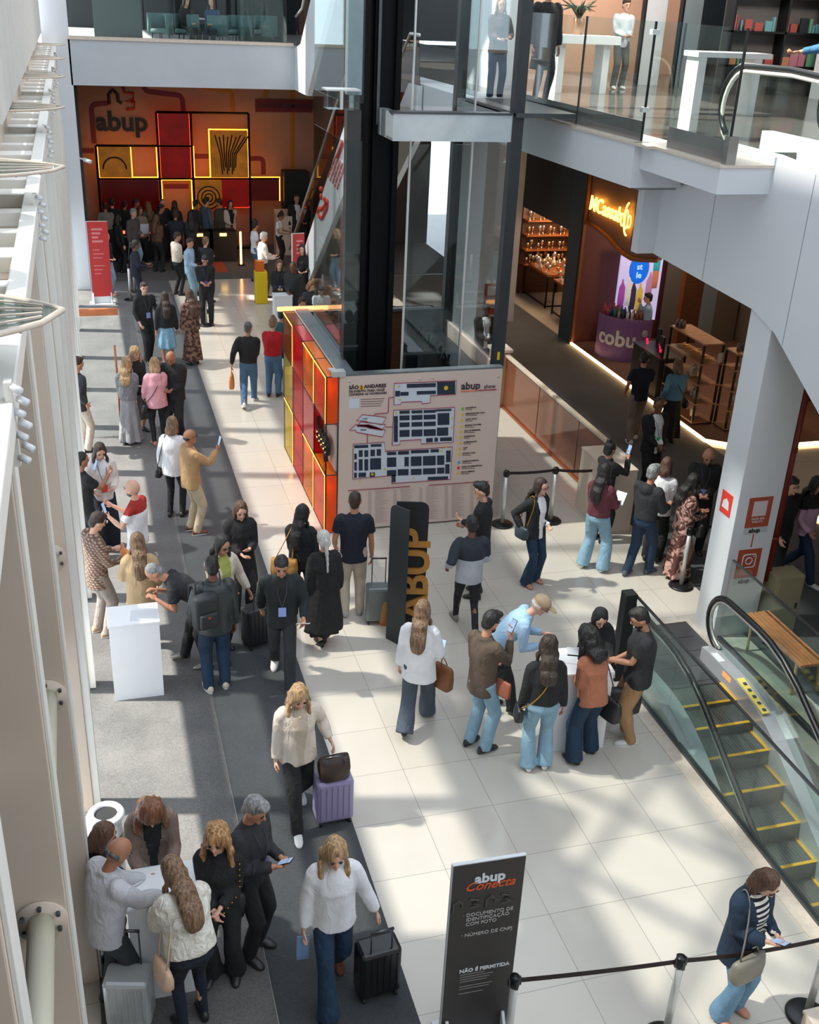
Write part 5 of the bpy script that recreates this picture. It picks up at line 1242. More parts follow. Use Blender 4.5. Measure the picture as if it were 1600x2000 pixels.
# ================================================================== people
def cloth(name, col, rough=0.85, var=0.10, wr=0.55, ws=9.0, pattern=None, col2=None, sheen=0.0, metal=0.0):
    if name in _m: return _m[name]
    m = bpy.data.materials.new(name); m.use_nodes = True; _m[name] = m
    nt = m.node_tree; b = nt.nodes['Principled BSDF']; L = nt.links.new
    tc = nt.nodes.new('ShaderNodeTexCoord'); b.inputs['Roughness'].default_value = rough
    if sheen: b.inputs['Sheen Weight'].default_value = sheen
    b.inputs['Metallic'].default_value = metal
    n = nt.nodes.new('ShaderNodeTexNoise'); n.inputs['Scale'].default_value = 5; n.inputs['Detail'].default_value = 3
    L(tc.outputs['Object'], n.inputs['Vector'])
    r = nt.nodes.new('ShaderNodeValToRGB'); r.color_ramp.elements[0].position = 0.3; r.color_ramp.elements[1].position = 0.7
    r.color_ramp.elements[0].color = (*[c*(1-var) for c in col], 1); r.color_ramp.elements[1].color = (*[min(1, c*(1+var)) for c in col], 1)
    L(n.outputs['Fac'], r.inputs[0]); out = r.outputs[0]
    if pattern:
        c2 = (*col2, 1); mx = nt.nodes.new('ShaderNodeMixRGB'); mx.inputs[2].default_value = c2; L(out, mx.inputs[1])
        if pattern in ('plaid', 'stripe'):
            w1 = nt.nodes.new('ShaderNodeTexWave'); w1.bands_direction = 'Z'; w1.inputs['Scale'].default_value = 9 if pattern == 'plaid' else 7; w1.inputs['Distortion'].default_value = 0.4; L(tc.outputs['Object'], w1.inputs['Vector'])
            if pattern == 'plaid':
                w2 = nt.nodes.new('ShaderNodeTexWave'); w2.bands_direction = 'DIAGONAL'; w2.inputs['Scale'].default_value = 8; w2.inputs['Distortion'].default_value = 0.4; L(tc.outputs['Object'], w2.inputs['Vector'])
                mm = nt.nodes.new('ShaderNodeMath'); mm.operation = 'MULTIPLY'; L(w1.outputs['Fac'], mm.inputs[0]); L(w2.outputs['Fac'], mm.inputs[1]); L(mm.outputs[0], mx.inputs[0])
            else:
                st = nt.nodes.new('ShaderNodeMath'); st.operation = 'GREATER_THAN'; st.inputs[1].default_value = 0.5; L(w1.outputs['Fac'], st.inputs[0]); L(st.outputs[0], mx.inputs[0])
        else:
            v = nt.nodes.new('ShaderNodeTexNoise'); v.inputs['Scale'].default_value = {'floral': 14, 'swirl': 5, 'knit': 60, 'quilt': 12}[pattern]; v.inputs['Detail'].default_value = 2; v.inputs['Distortion'].default_value = 2.5 if pattern == 'swirl' else 0.5
            L(tc.outputs['Object'], v.inputs['Vector'])
            rr = nt.nodes.new('ShaderNodeValToRGB'); rr.color_ramp.elements[0].position = 0.47; rr.color_ramp.elements[1].position = 0.55
            L(v.outputs['Fac'], rr.inputs[0]); L(rr.outputs[0], mx.inputs[0])
        out = mx.outputs[0]
    L(out, b.inputs['Base Color'])
    mp = nt.nodes.new('ShaderNodeMapping'); mp.inputs['Scale'].default_value = (1, 1, 0.55); L(tc.outputs['Object'], mp.inputs['Vector'])
    n2 = nt.nodes.new('ShaderNodeTexNoise'); n2.inputs['Scale'].default_value = ws; n2.inputs['Detail'].default_value = 2.5; n2.inputs['Distortion'].default_value = 1.2
    L(mp.outputs[0], n2.inputs['Vector'])
    bp = nt.nodes.new('ShaderNodeBump'); bp.inputs['Strength'].default_value = wr; bp.inputs['Distance'].default_value = 0.05
    L(n2.outputs['Fac'], bp.inputs['Height']); L(bp.outputs[0], b.inputs['Normal'])
    return m
def skin(k):
    c = {'light': (222, 172, 146), 'mid': (196, 142, 112), 'tan': (168, 116, 88), 'brown': (122, 80, 58), 'dark': (84, 54, 40)}[k]
    if 'skin_'+k not in _m:
        m = mat('skin_'+k, sr(*c), 0.5, noise_amt=0.05, nscale=12); m.node_tree.nodes['Principled BSDF'].inputs['Subsurface Weight'].default_value = 0.05
    return _m['skin_'+k]
def hairm(name, c, c2):
    if name in _m: return _m[name]
    m = bpy.data.materials.new(name); m.use_nodes = True; _m[name] = m; nt = m.node_tree; b = nt.nodes['Principled BSDF']; L = nt.links.new
    tc = nt.nodes.new('ShaderNodeTexCoord'); mp = nt.nodes.new('ShaderNodeMapping'); mp.inputs['Scale'].default_value = (1, 1, 0.12); L(tc.outputs['Object'], mp.inputs['Vector'])
    n = nt.nodes.new('ShaderNodeTexNoise'); n.inputs['Scale'].default_value = 55; n.inputs['Detail'].default_value = 3; L(mp.outputs[0], n.inputs['Vector'])
    r = nt.nodes.new('ShaderNodeValToRGB'); r.color_ramp.elements[0].position = 0.35; r.color_ramp.elements[1].position = 0.65
    r.color_ramp.elements[0].color = (*c, 1); r.color_ramp.elements[1].color = (*c2, 1); L(n.outputs['Fac'], r.inputs[0]); L(r.outputs[0], b.inputs['Base Color'])
    bp = nt.nodes.new('ShaderNodeBump'); bp.inputs['Strength'].default_value = 0.7; bp.inputs['Distance'].default_value = 0.02; L(n.outputs['Fac'], bp.inputs['Height']); L(bp.outputs[0], b.inputs['Normal'])
    b.inputs['Roughness'].default_value = 0.5; return m
HAIR = {'black': hairm('hair_black', (0.010, 0.009, 0.009), (0.025, 0.022, 0.02)), 'dark': hairm('hair_dark_brown', (0.022, 0.014, 0.010), (0.06, 0.035, 0.022)),
        'brown': hairm('hair_brown', (0.06, 0.030, 0.016), (0.14, 0.07, 0.038)), 'auburn': hairm('hair_auburn', (0.12, 0.045, 0.02), (0.28, 0.12, 0.055)),
        'blonde': hairm('hair_blonde', (0.25, 0.14, 0.06), (0.58, 0.38, 0.20)), 'ombre': hairm('hair_light_brown', (0.10, 0.055, 0.03), (0.30, 0.18, 0.10)),
        'golden': hairm('hair_golden', (0.20, 0.085, 0.025), (0.62, 0.36, 0.15)), 'grey': hairm('hair_grey', (0.16, 0.16, 0.16), (0.38, 0.38, 0.38)), 'white': hairm('hair_white', (0.5, 0.48, 0.45), (0.75, 0.72, 0.68)), 'salt': hairm('hair_dark_grey', (0.05, 0.05, 0.05), (0.16, 0.155, 0.15)),
        'hijab': cloth('scarf_black', (0.012, 0.012, 0.013)), 'shaved': mat('shaved_shadow', sr(120, 96, 82), 0.6)}
EYE = mat('eye_dark', (0.02, 0.014, 0.01), 0.3); LIP = mat('lips', sr(170, 96, 88), 0.5)
BK = cloth('black_fabric', (0.014, 0.014, 0.015)); BK2 = cloth('washed_black_fabric', (0.028, 0.029, 0.032)); LEATH = mat('black_leather', (0.014, 0.014, 0.015), 0.35, bump=0.2, bscale=40)
pend = []
def vox(o, v, it=6, fn=None, disp=None):
    r = o.modifiers.new('r', 'REMESH'); r.mode = 'VOXEL'; r.voxel_size = v; r.use_smooth_shade = True
    s_ = o.modifiers.new('s', 'SMOOTH'); s_.factor = 0.5; s_.iterations = it
    pend.append((o, fn, disp)); return o
def ik(a, t, l1, l2, pole):
    d = t-a; L = d.length; mx = (l1+l2)*0.995
    if L > mx: t = a+d*(mx/L); d = t-a; L = mx
    L = max(L, abs(l1-l2)+0.02); dn_ = d.normalized()
    x = (l1*l1-l2*l2+L*L)/(2*L); h_ = math.sqrt(max(0, l1*l1-x*x))
    p = pole-dn_*pole.dot(dn_); p = p.normalized() if p.length > 1e-5 else Vector((0, 0, 1))
    return a+dn_*x+p*h_, t
def rot3(a, b, c):
    return Matrix(((a.x, b.x, c.x), (a.y, b.y, c.y), (a.z, b.z, c.z)))
V = Vector
ARMS = {'down': (0.24, 0.03, 0.80), 'fwd': (0.16, 0.30, 1.08), 'phone': (0.06, 0.27, 1.14), 'belly': (0.04, 0.24, 1.05), 'high': (0.10, 0.36, 1.42), 'ear': (0.10, 0.16, 1.45),
        'hip': (0.26, -0.02, 0.98), 'write': (0.12, 0.42, 1.02), 'swingf': (0.22, 0.26, 0.90), 'swingb': (0.24, -0.24, 0.86), 'pull': (0.26, -0.20, 0.80), 'fold': (-0.06, 0.20, 1.12), 'hold': (0.22, 0.16, 0.92), 'out': (0.34, 0.28, 0.95)}
LEGS = {'stand': ((0.10, 0.02, 0), (-0.10, -0.02, 0)), 'apart': ((0.16, 0.05, 0), (-0.15, -0.02, 0)), 'walk': ((0.08, 0.30, 0), (-0.08, -0.30, 0.07)), 'walk2': ((0.08, -0.30, 0.07), (-0.08, 0.30, 0)), 'step': ((0.09, 0.16, 0), (-0.09, -0.14, 0)), 'cross': ((0.02, 0.06, 0), (-0.05, -0.02, 0))}
class Man: pass
def person(label, foot, face, h=1.72, sex='m', skin_='mid', hair='short', hc='dark', top='tee', tc=None, tlen=None, inner=None, sleeve='long', bot='trousers', bc=None, shoe=None, sole=None,
           arms=('down', 'down'), legs='stand', lean=0.0, head=(10, 0), bulk=1.0, z0=0.0, lod=None, badge=None, glasses=False, beard=None, cap=None, group=None, hem=0.12, sit=False, yoke=None, name='person'):
    """face: 0 = looking away (+Y), 90 = to the right (+X), 180 = to the camera. head = (pitch down, yaw right) in degrees."""
    if foot[0] > 30 or foot[1] > 60: w_ = g(foot[0], foot[1], z0)
    else: w_ = V((foot[0], foot[1], z0))
    k = h/1.75; F_ = sex == 'f'
    dist = w_.y if lod is None else lod
    vb = 0.0105 if dist < 13 else (0.013 if dist < 20 else 0.018)
    vc = 0.014 if dist < 13 else (0.018 if dist < 20 else 0.024)
    root = thing(name, label, 'person', w_, -rad(face), group)
    lg = LEGS[legs] if isinstance(legs, str) else legs
    hz = 0.93
    for f_ in lg:
        dd = math.hypot(f_[0]*0.3, f_[1]); hz = min(hz, f_[2]+0.085+math.sqrt(max(0.1, 0.845**2-dd*dd))+0.035)
    if sit: hz = 0.52
    ln = rad(lean); hip = V((0, -0.10*math.sin(ln)*1.6, hz))
    u = V((0, math.sin(ln), math.cos(ln))); wv = V((0, math.cos(ln), -math.sin(ln))); X = V((1, 0, 0))
    neckb = hip+u*0.52; shz = 0.452
    sw = 0.155 if F_ else 0.178
    hp, hy = head; hp = rad(hp+lean*0.75); hy = rad(hy)
    hf = V((math.sin(hy)*math.cos(hp), math.cos(hy)*math.cos(hp), -math.sin(hp))); hr = V((math.cos(hy), -math.sin(hy), 0)); hu = hr.cross(hf)
    nd = (u*0.6+hu*0.4).normalized()
    hc_ = neckb+nd*0.085+hu*0.085+hf*0.015
    HR = rot3(hr, hf, hu)
    HS = 1.07
    def hd(a, b, c): return hc_+hr*(a*HS)+hf*(b*HS)+hu*(c*HS)
    K = Matrix.Scale(k, 4)
    # ---- joints
    A = []
    for i, s_ in ((0, 1), (1, -1)):
        sh = hip+u*shz+X*(s_*sw)+wv*(-0.005)
        tgt = arms[i]; tgt = ARMS[tgt] if isinstance(tgt, str) else tgt
        T = V((tgt[0]*s_, tgt[1], tgt[2]))
        if lean > 20 and isinstance(arms[i], str) and arms[i] != 'write': T = T+V((0, 0.25*math.sin(ln), -0.1))
        if sit: T = T+V((0, 0, -0.4))
        el, wr = ik(sh, T, 0.29, 0.25, V((s_*0.45, -0.8, -0.75)))
        A.append((sh, el, wr, s_))
    G = []
    for i, s_ in ((0, 1), (1, -1)):
        hj = hip+X*(s_*0.085)-u*0.03; f_ = lg[i]
        an = V((f_[0], f_[1], f_[2]+0.085)) if not sit else V((s_*0.1, 0.42, 0.09))
        kn, an2 = ik(hj, an, 0.43, 0.42, V((s_*0.08, 1, 0.1)))
        G.append((hj, kn, an2, s_, f_))
    # ---- body
    m = MB()
    m.tube([hip-u*0.05, hip+u*0.2, hip+u*0.42], [0.10, 0.095, 0.10], 10)
    m.tube([A[0][0], A[1][0]], 0.05, 10)
    m.tube([hip+u*0.40, neckb, hc_-hu*0.05], [0.075, 0.052, 0.05], 12)
    m.ell(hd(0, -0.006, 0.015), (0.074*HS, 0.094*HS, 0.100*HS), HR, 20, 14)
    m.ell(hd(0, 0.024, -0.052), (0.053*HS, 0.062*HS, 0.055*HS), HR, 16, 10)
    m.ell(hd(0, 0.098, -0.018), (0.013, 0.018, 0.026), HR, 8, 6)
    m.ell(hd(0, 0.080, -0.092), (0.020, 0.016, 0.014), HR, 8, 6)
    for s_ in (1, -1): m.ell(hd(s_*0.075, -0.008, -0.012), (0.010, 0.020, 0.030), HR, 8, 6)
    for sh, el, wr, s_ in A:
        q = 0.88 if F_ else 1.0
        m.tube([sh, sh.lerp(el, 0.5), el, el.lerp(wr, 0.35), wr, wr+(wr-el).normalized()*0.03], [0.050*q, 0.044*q, 0.036*q, 0.038*q, 0.026*q, 0.024*q], 10)
    for hj, kn, an, s_, f_ in G:
        m.tube([hj, hj.lerp(kn, 0.5), kn, kn.lerp(an, 0.35), an, an-V((0, 0, 0.05))], [0.080, 0.070, 0.050, 0.050, 0.034, 0.034], 10)
    m.xf(K); body = m.build('body', [skin(skin_), EYE, LIP], root, True)
    # face details and hands are merged into the remeshed body afterwards
    e = MB(); e.mi = 1
    if not glasses or glasses != 'sun':
        for s_ in (1, -1):
            e.ell(hd(s_*0.031, 0.083, 0.010), (0.013, 0.008, 0.007), HR, 8, 6); e.ell(hd(s_*0.032, 0.087, 0.032), (0.021, 0.006, 0.004), HR, 8, 6)
    e.mi = 2; e.ell(hd(0, 0.082, -0.054), (0.022, 0.007, 0.006), HR, 8, 6)
    e.mi = 0
    for sh, el, wr, s_ in A:
        d = (wr-el).normalized()
        n = V((-s_, 0.0, 0)); n = n-d*n.dot(d)
        if d.z > -0.5: n = V((0, 0, -1)) if lean > 20 else V((-s_*0.5, 0, 0.9)); n = n-d*n.dot(d)
        n.normalize(); a = d.cross(n)
        if a.dot(V((0, 1, 0))) < 0: a = -a
        if abs(d.y) > 0.6: a = d.cross(n)*(1 if (d.cross(n)).x*s_ < 0 else -1)
        Rm = rot3(a, n, d); q = 0.9 if F_ else 1.0
        e.ell(wr+d*0.055, (0.038*q, 0.016*q, 0.055*q), Rm, 10, 7)
        for f_, (o_, l_) in enumerate(((0.028, 0.066), (0.010, 0.076), (-0.009, 0.070), (-0.027, 0.054))):
            p0 = wr+d*0.088+a*o_*q; c_ = 0.35+0.10*f_; p = [p0]; dd = d.copy()
            for j, s2 in enumerate((0.45, 0.32, 0.23)):
                dd = (dd*math.cos(c_)+n*math.sin(c_)).normalized(); p.append(p[-1]+dd*l_*s2*q)
            e.tube(p, [0.0088*q, 0.0084*q, 0.0078*q, 0.006*q], 6)
        p0 = wr+d*0.028+a*0.030*q; dt = (d*0.6+a*0.75+n*0.3).normalized(); dt2 = (d*0.9+a*0.3+n*0.35).normalized()
        e.tube([p0, p0+dt*0.032, p0+dt*0.032+dt2*0.028, p0+dt*0.032+dt2*0.045], [0.012*q, 0.010*q, 0.009*q, 0.0065*q], 6)
    e.xf(K); me = bpy.data.meshes.new('x'); bmesh.ops.recalc_face_normals(e.bm, faces=e.bm.faces); e.bm.to_mesh(me); e.bm.free()
    def addface(o, mesh, me=me):
        b = bmesh.new(); b.from_mesh(mesh); b.from_mesh(me); b.to_mesh(mesh); b.free(); bpy.data.meshes.remove(me)
        mesh.polygons.foreach_set('use_smooth', [True]*len(mesh.polygons))
    vox(body, vb*k, 4, addface)
    def R2(d, rx, ry, yo=0.0, n=20, base=None):
        c = (hip if base is None else base)+u*d+wv*yo
        return [c+X*(math.cos(2*PI*i/n)*rx)+wv*(math.sin(2*PI*i/n)*ry) for i in range(n)]
    # ---- bottom
    bc = bc or BK
    B_ = bulk
    wid = {'slim': (0.088, 0.064, 0.050), 'trousers': (0.092, 0.075, 0.066), 'wide': (0.096, 0.088, 0.110), 'flare': (0.090, 0.068, 0.098), 'shorts': (0.092, 0.085, 0.08), 'leggings': (0.084, 0.057, 0.043)}.get(bot)
    m = MB()
    if wid:
        m.ring_loft([R2(-0.13, 0.11*B_, 0.09), R2(-0.08, (0.165 if not F_ else 0.17)*B_, 0.115*B_), R2(0.03, 0.155*B_, 0.112*B_), R2(0.10, 0.14*B_, 0.105*B_)])
        for hj, kn, an, s_, f_ in G:
            end = an-(an-kn).normalized()*(-0.03 if bot != 'shorts' else 0.40)
            if bot in ('wide', 'flare', 'trousers'): end = an+V((0, 0.0, -0.045))
            m.tube([hj+V((0, 0, 0.02)), hj.lerp(kn, 0.45), kn, kn.lerp(end, 0.5), end], [wid[0]*B_, (wid[0]*0.6+wid[1]*0.4)*B_, wid[1]*B_, (wid[1]+wid[2])/2, wid[2]], 14)
        m.xf(K); o = m.build('trousers' if bot not in ('shorts', 'leggings') else bot, bc, root, True); vox(o, vc*k, 5, None, (0.006, 9))
    elif bot in ('skirt', 'maxi'):
        zb = hem; c2 = V(((G[0][2].x+G[1][2].x)/2, (G[0][2].y+G[1][2].y)/2, 0)); n = 28; rings = []
        rr = 0.20 if bot == 'maxi' else 0.17
        for j in range(7):
            s_ = j/6; c = hip.lerp(V((c2.x, c2.y, zb)), s_); rx = 0.15*(1-s_)**2+0.19*2*s_*(1-s_)+(rr+0.03)*s_*s_; ry = rx*0.82
            amp = 0.035*s_
            rings.append([c+V((math.cos(2*PI*i/n)*(rx+amp*math.sin(i*2*PI/n*7)), math.sin(2*PI*i/n)*(ry+amp*math.sin(i*2*PI/n*7)), 0)) for i in range(n)])
        m.ring_loft([R2(0.10, 0.135*B_, 0.10*B_, n=28)]+rings); m.xf(K); o = m.build('skirt', bc, root, True); vox(o, vc*k, 3, None, (0.004, 8))
    # ---- top
    tcol = tc or BK
    ex = {'tee': 0.006, 'shirt': 0.010, 'sweater': 0.016, 'jacket': 0.022, 'coat': 0.024, 'puffer': 0.045, 'blouse': 0.020}[top]
    tl = tlen if tlen is not None else {'tee': -0.10, 'shirt': -0.12, 'sweater': -0.08, 'jacket': -0.13, 'coat': -0.42, 'puffer': -0.08, 'blouse': -0.10}[top]
    if F_: prof = [(-0.10, 0.168, 0.118), (0.0, 0.158, 0.112), (0.12, 0.128, 0.098), (0.24, 0.142, 0.112), (0.32, 0.152, 0.128), (0.40, 0.155, 0.105), (0.455, 0.145, 0.085), (0.495, 0.085, 0.068), (0.53, 0.055, 0.058)]
    else: prof = [(-0.10, 0.160, 0.115), (0.0, 0.155, 0.115), (0.12, 0.152, 0.110), (0.24, 0.165, 0.116), (0.34, 0.178, 0.120), (0.42, 0.178, 0.105), (0.465, 0.160, 0.085), (0.50, 0.090, 0.070), (0.535, 0.060, 0.062)]
    m = MB(); rings = []
    lo = prof[0]
    if top in ('sweater', 'jacket', 'coat', 'blouse', 'puffer', 'shirt'): prof = [(d, max(rx, 0.150), max(ry, 0.11)) if d < 0.2 else (d, rx, ry) for d, rx, ry in prof]
    if tl < -0.10:
        nl = 4
        for j in range(nl, 0, -1):
            d = -0.10+(tl+0.10)*j/nl; gro = 1+0.30*min(1, (-d-0.1)/0.5)
            c = hip+V((0, 0, d)) if d < -0.12 else hip+u*d
            rings.append([c+X*(math.cos(2*PI*i/20)*(lo[1]*B_+ex)*gro)+V((0, 1, 0))*(math.sin(2*PI*i/20)*(lo[2]*B_+ex)*gro) for i in range(20)])
        ps = prof
    else: ps = [p for p in prof if p[0] > tl-0.01]
    for d, rx, ry in ps:
        bb = B_ if d < 0.42 else 1+(B_-1)*0.4
        rings.append(R2(d, rx*bb+ex*(1 if d < 0.48 else 0.5), ry*bb+ex*(1 if d < 0.48 else 0.5), 0.0))
    m.ring_loft(rings)
    for sh, el, wr, s_ in A:
        q = (0.9 if F_ else 1.0)*(1+(B_-1)*0.5); m.ell(sh-X*(s_*0.02), (0.066*q+ex*0.7,)*3, None, 12, 8)
        if sleeve == 'long': m.tube([sh, sh.lerp(el, 0.5), el, el.lerp(wr, 0.5), wr.lerp(el, 0.06)], [0.060*q+ex*0.8, 0.054*q+ex, 0.045*q+ex, 0.041*q+ex, 0.033*q+ex*0.8], 12)
        elif sleeve == 'roll': m.tube([sh, sh.lerp(el, 0.5), el, el.lerp(wr, 0.45)], [0.060*q+ex*0.8, 0.054*q+ex, 0.047*q+ex, 0.043*q+ex], 12)
        elif sleeve == 'short': m.tube([sh, sh.lerp(el, 0.35), sh.lerp(el, 0.62)], [0.062*q+ex, 0.060*q+ex, 0.060*q+ex*1.3], 12)
    if top in ('jacket', 'coat', 'shirt', 'puffer'):
        n = 16; m.tube([neckb-u*0.015+X*(math.cos(2*PI*i/n)*0.066)+wv*(math.sin(2*PI*i/n)*0.066-0.004)+u*(0.012 if math.sin(2*PI*i/n) < 0 else -0.01) for i in range(n)], 0.017, 6, closed=True, cap=False)
    if top == 'sweater' and inner == 'hood': m.ell(neckb-wv*0.09-u*0.05, (0.11, 0.07, 0.09), rot3(X, wv, u), 12, 8)
    m.xf(K)
    mats_ = [tcol]; fn = None
    if inner and inner != 'hood':
        mats_.append(inner); hk = hip*k
        def fn(o, mesh, hk=hk, u=u, wv=wv, k=k):
            for p in mesh.polygons:
                c = p.center-hk; d = c.dot(u)/k; f_ = c.dot(wv)/k
                if f_ > 0.035 and abs(c.x)/k < 0.035+0.05*max(0, min(1, d/0.5)) and p.normal.dot(wv) > -0.2: p.material_index = 1
    if yoke:
        mats_.append(yoke[0]); hk = hip*k
        def fn(o, mesh, hk=hk, u=u, k=k, yd=yoke[1]):
            for p in mesh.polygons:
                if (p.center-hk).dot(u)/k > yd: p.material_index = 1
    o = m.build({'tee': 't_shirt', 'blouse': 'blouse'}.get(top, top), mats_, root, True); vox(o, vc*k, 5, fn, (0.009 if top != 'puffer' else 0.006, 7))
    # ---- shoes
    shm = shoe or mat('shoe_black', (0.02, 0.02, 0.02), 0.4)
    for hj, kn, an, s_, f_ in G:
        m = MB(); n = 14; rr = []
        for y, rx, rz_, cz in ((-0.075, 0.022, 0.025, 0.035), (-0.06, 0.034, 0.045, 0.05), (0.0, 0.040, 0.052, 0.05), (0.07, 0.045, 0.036, 0.038), (0.13, 0.044, 0.028, 0.03), (0.17, 0.030, 0.018, 0.024), (0.185, 0.012, 0.010, 0.018)):
            rr.append([V((math.cos(2*PI*i/n)*rx, y, max(0.004, cz+math.sin(2*PI*i/n)*rz_))) for i in range(n)])
        m.ring_loft(rr); tilt = -rad(22) if f_[2] > 0.03 else 0
        M_ = Matrix.Translation(V((an.x, an.y, an.z-0.085)))@Matrix.Rotation(-s_*rad(9), 4, 'Z')@Matrix.Rotation(tilt, 4, 'X')
        m.xf(K@M_); sh_ = m.build('shoe', shm, root, True)
        if sole:
            m = MB(); m.ring_loft([[V((math.cos(2*PI*i/16)*0.047, 0.055+math.sin(2*PI*i/16)*0.135, z)) for i in range(16)] for z in (0.0, 0.022)]); m.xf(K@M_); m.build('sole', sole, sh_)
    # ---- hair
    m = MB(); H_ = lambda a, b, c, r: m.ell(hd(a, b, c), tuple(q*HS for q in r), HR, 14, 9)
    dz = V((0, 0, -1)); back = (-hf-V((0, 0, -hf.z))); back = back.normalized() if back.length > 0.1 else -V((0, 1, 0))
    def blob(p, r): m.ell(p, r, None, 12, 8)
    hn = hair
    if hn in ('short', 'quiff', 'buzz'):
        if hn == 'buzz': H_(0, -0.016, 0.028, (0.077, 0.090, 0.095))
        else:
            H_(0, -0.018, 0.034, (0.082, 0.092, 0.098)); H_(0, 0.02, 0.085, (0.062, 0.07, 0.04))
            if hn == 'quiff': H_(0.01, 0.045, 0.098, (0.058, 0.055, 0.035))
        H_(0, -0.055, -0.03, (0.062, 0.045, 0.055))
    elif hn == 'bald_ring': H_(0, -0.030, -0.012, (0.079, 0.078, 0.040))
    elif hn in ('long', 'wavy', 'curly', 'bob', 'pony', 'bun', 'hijab', 'longcurl'):
        vol = {'curly': 1.22, 'longcurl': 1.18, 'wavy': 1.08}.get(hn, 1.0)
        H_(0, -0.020, 0.034, (0.086*vol, 0.096*vol, 0.100*vol)); H_(0, -0.055, -0.03, (0.078*vol, 0.060*vol, 0.075*vol))
        for s_ in (1, -1):
            if hn not in ('pony', 'bun'): H_(s_*0.070*vol, -0.005, -0.02, (0.022*vol, 0.050, 0.085))
        if hn in ('long', 'wavy', 'longcurl', 'curly', 'bob'):
            Ln = {'long': 0.42, 'wavy': 0.34, 'longcurl': 0.30, 'curly': 0.20, 'bob': 0.13}[hn]
            st = hd(0, -0.06, -0.03); prev = st
            nst = 7; path = [hd(0, -0.03, 0.03), st]
            for j in range(1, nst+1):
                s_ = j/nst; p = st+dz*(Ln*s_)+back*(0.035*min(1, s_*2))
                # keep the fall outside the back
                dd = (p-hip).dot(u); yb = (p-hip).dot(wv)
                lim = -(0.118*bulk+ex+0.022)
                if dd > 0.45 and hn == 'bob': lim = 9
                elif dd > 0.45: lim = -(0.092+ex)
                if lim < 5 and -0.2 < dd < 0.575 and yb > lim: p = p+wv*(lim-yb)
                r_ = (0.100-0.025*s_)*vol; path.append(p)
            nP = len(path); m.tube(path+[path[-1]+dz*0.02], [0.086*vol+0.010*math.sin(PI*i/(nP-1)) if i < nP-1 else 0.066*vol for i in range(nP)]+[0.03], 14, flat=(1, 0.56))
            for s_ in (1, -1):
                if hn != 'bob':
                    for j in range(1, 4): blob(hd(s_*0.078*vol, 0.0, -0.05)+dz*(Ln*0.22*j)+X*(s_*0.015)+V((0, 0.01, 0)), (0.026*vol, 0.035*vol, 0.06))
                else: blob(hd(s_*0.075, 0.0, -0.085), (0.024, 0.05, 0.06))
        if hn == 'pony':
            st = hd(0, -0.11, -0.01)
            for j in range(6): blob(st+dz*(0.075*j)+back*(0.035+0.012*j), (0.034-0.003*j, 0.03-0.002*j, 0.055))
        if hn == 'bun': H_(0, -0.06, 0.135, (0.042, 0.042, 0.038))
        if hn == 'hijab':
            H_(0, -0.01, -0.08, (0.082, 0.085, 0.075)); m.ring_loft([R2(0.36, 0.16, 0.125), R2(0.45, 0.15, 0.11), R2(0.53, 0.08, 0.08)])
    if hn != 'none' and hn != 'bald':
        m.xf(K); o = m.build('hair' if hn != 'hijab' else 'headscarf', HAIR[hc], root, True)
        # keep the face free
        fc = hd(0, 0.10, -0.03)*k; rr_ = 0.078*k if hn not in ('short', 'quiff', 'buzz') else 0.08*k
        amp = {'curly': 0.014, 'longcurl': 0.013, 'wavy': 0.010}.get(hn, 0.004)
        def hfn(o, mesh, fc=fc, HRi=HR.transposed(), k=k):
            for v in mesh.vertices:
                q = HRi @ (v.co-fc); s_ = math.sqrt((q.x/0.052)**2+(q.y/0.075)**2+(q.z/0.092)**2)/k
                if s_ < 1: v.co += (v.co-fc)*0.0-(HRi.transposed() @ V((0, 1, 0)))*((1-s_)*0.07*k)
        vox(o, (vb+0.002)*k, 3, hfn, (amp, 22))
    else: m.bm.free()
    if beard:
        m = MB(); m.ell(hd(0, 0.030, -0.066), (0.058, 0.062, 0.048), HR, 14, 9); m.xf(K); m.build('beard', HAIR[beard], root, True)
    if glasses:
        m = MB()
        for s_ in (1, -1):
            if glasses == 'sun': m.ell(hd(s_*0.033, 0.092, 0.008), (0.028, 0.008, 0.018), HR, 12, 7)
            else: m.tube([hd(s_*0.033+0.022*math.cos(a), 0.098, 0.008+0.017*math.sin(a)) for a in [2*PI*i/12 for i in range(12)]], 0.002, 4, closed=True, cap=False)
            m.tube([hd(s_*0.058, 0.090, 0.012), hd(s_*0.078, 0.0, 0.008)], 0.003, 4)
        m.tube([hd(-0.012, 0.1, 0.012), hd(0.012, 0.1, 0.012)], 0.0025, 4); m.xf(K); m.build('glasses', BLACK, root, True)
    if cap:
        m = MB(); m.ell(hd(0, -0.006, 0.050), (0.088, 0.106, 0.078), HR, 18, 12)
        m.ell(hd(0, 0.12, 0.042), (0.062, 0.075, 0.010), HR, 14, 6); m.xf(K); m.build('cap', cap, root, True)
    if badge:
        c = hip+u*0.12+wv*(0.135*B_+ex+0.004)
        m = MB(); Rb = rot3(X, u, -wv).to_4x4(); Rb.translation = c; m.box((-0.045, -0.06, -0.003), (0.045, 0.06, 0.003), Rb); m.xf(K); b_ = m.build('badge', badge, root)
        m = MB()
        for s_ in (1, -1): m.tube([c+u*0.06, hip+u*0.36+wv*(0.138+ex)+X*(0.05*s_), hip+u*0.475+wv*(0.07+ex)+X*(0.06*s_)], 0.004, 4)
        m.xf(K); m.build('lanyard', mat('lanyard_cord', sr(70, 74, 92), 0.6), root)
    # ---- world anchors
    RM = Matrix.Translation(w_)@Matrix.Rotation(-rad(face), 4, 'Z')
    f = Man(); f.root = root; f.k = k
    f.hand = [RM@((wr+(wr-el).normalized()*0.09)*k) for sh, el, wr, s_ in A]
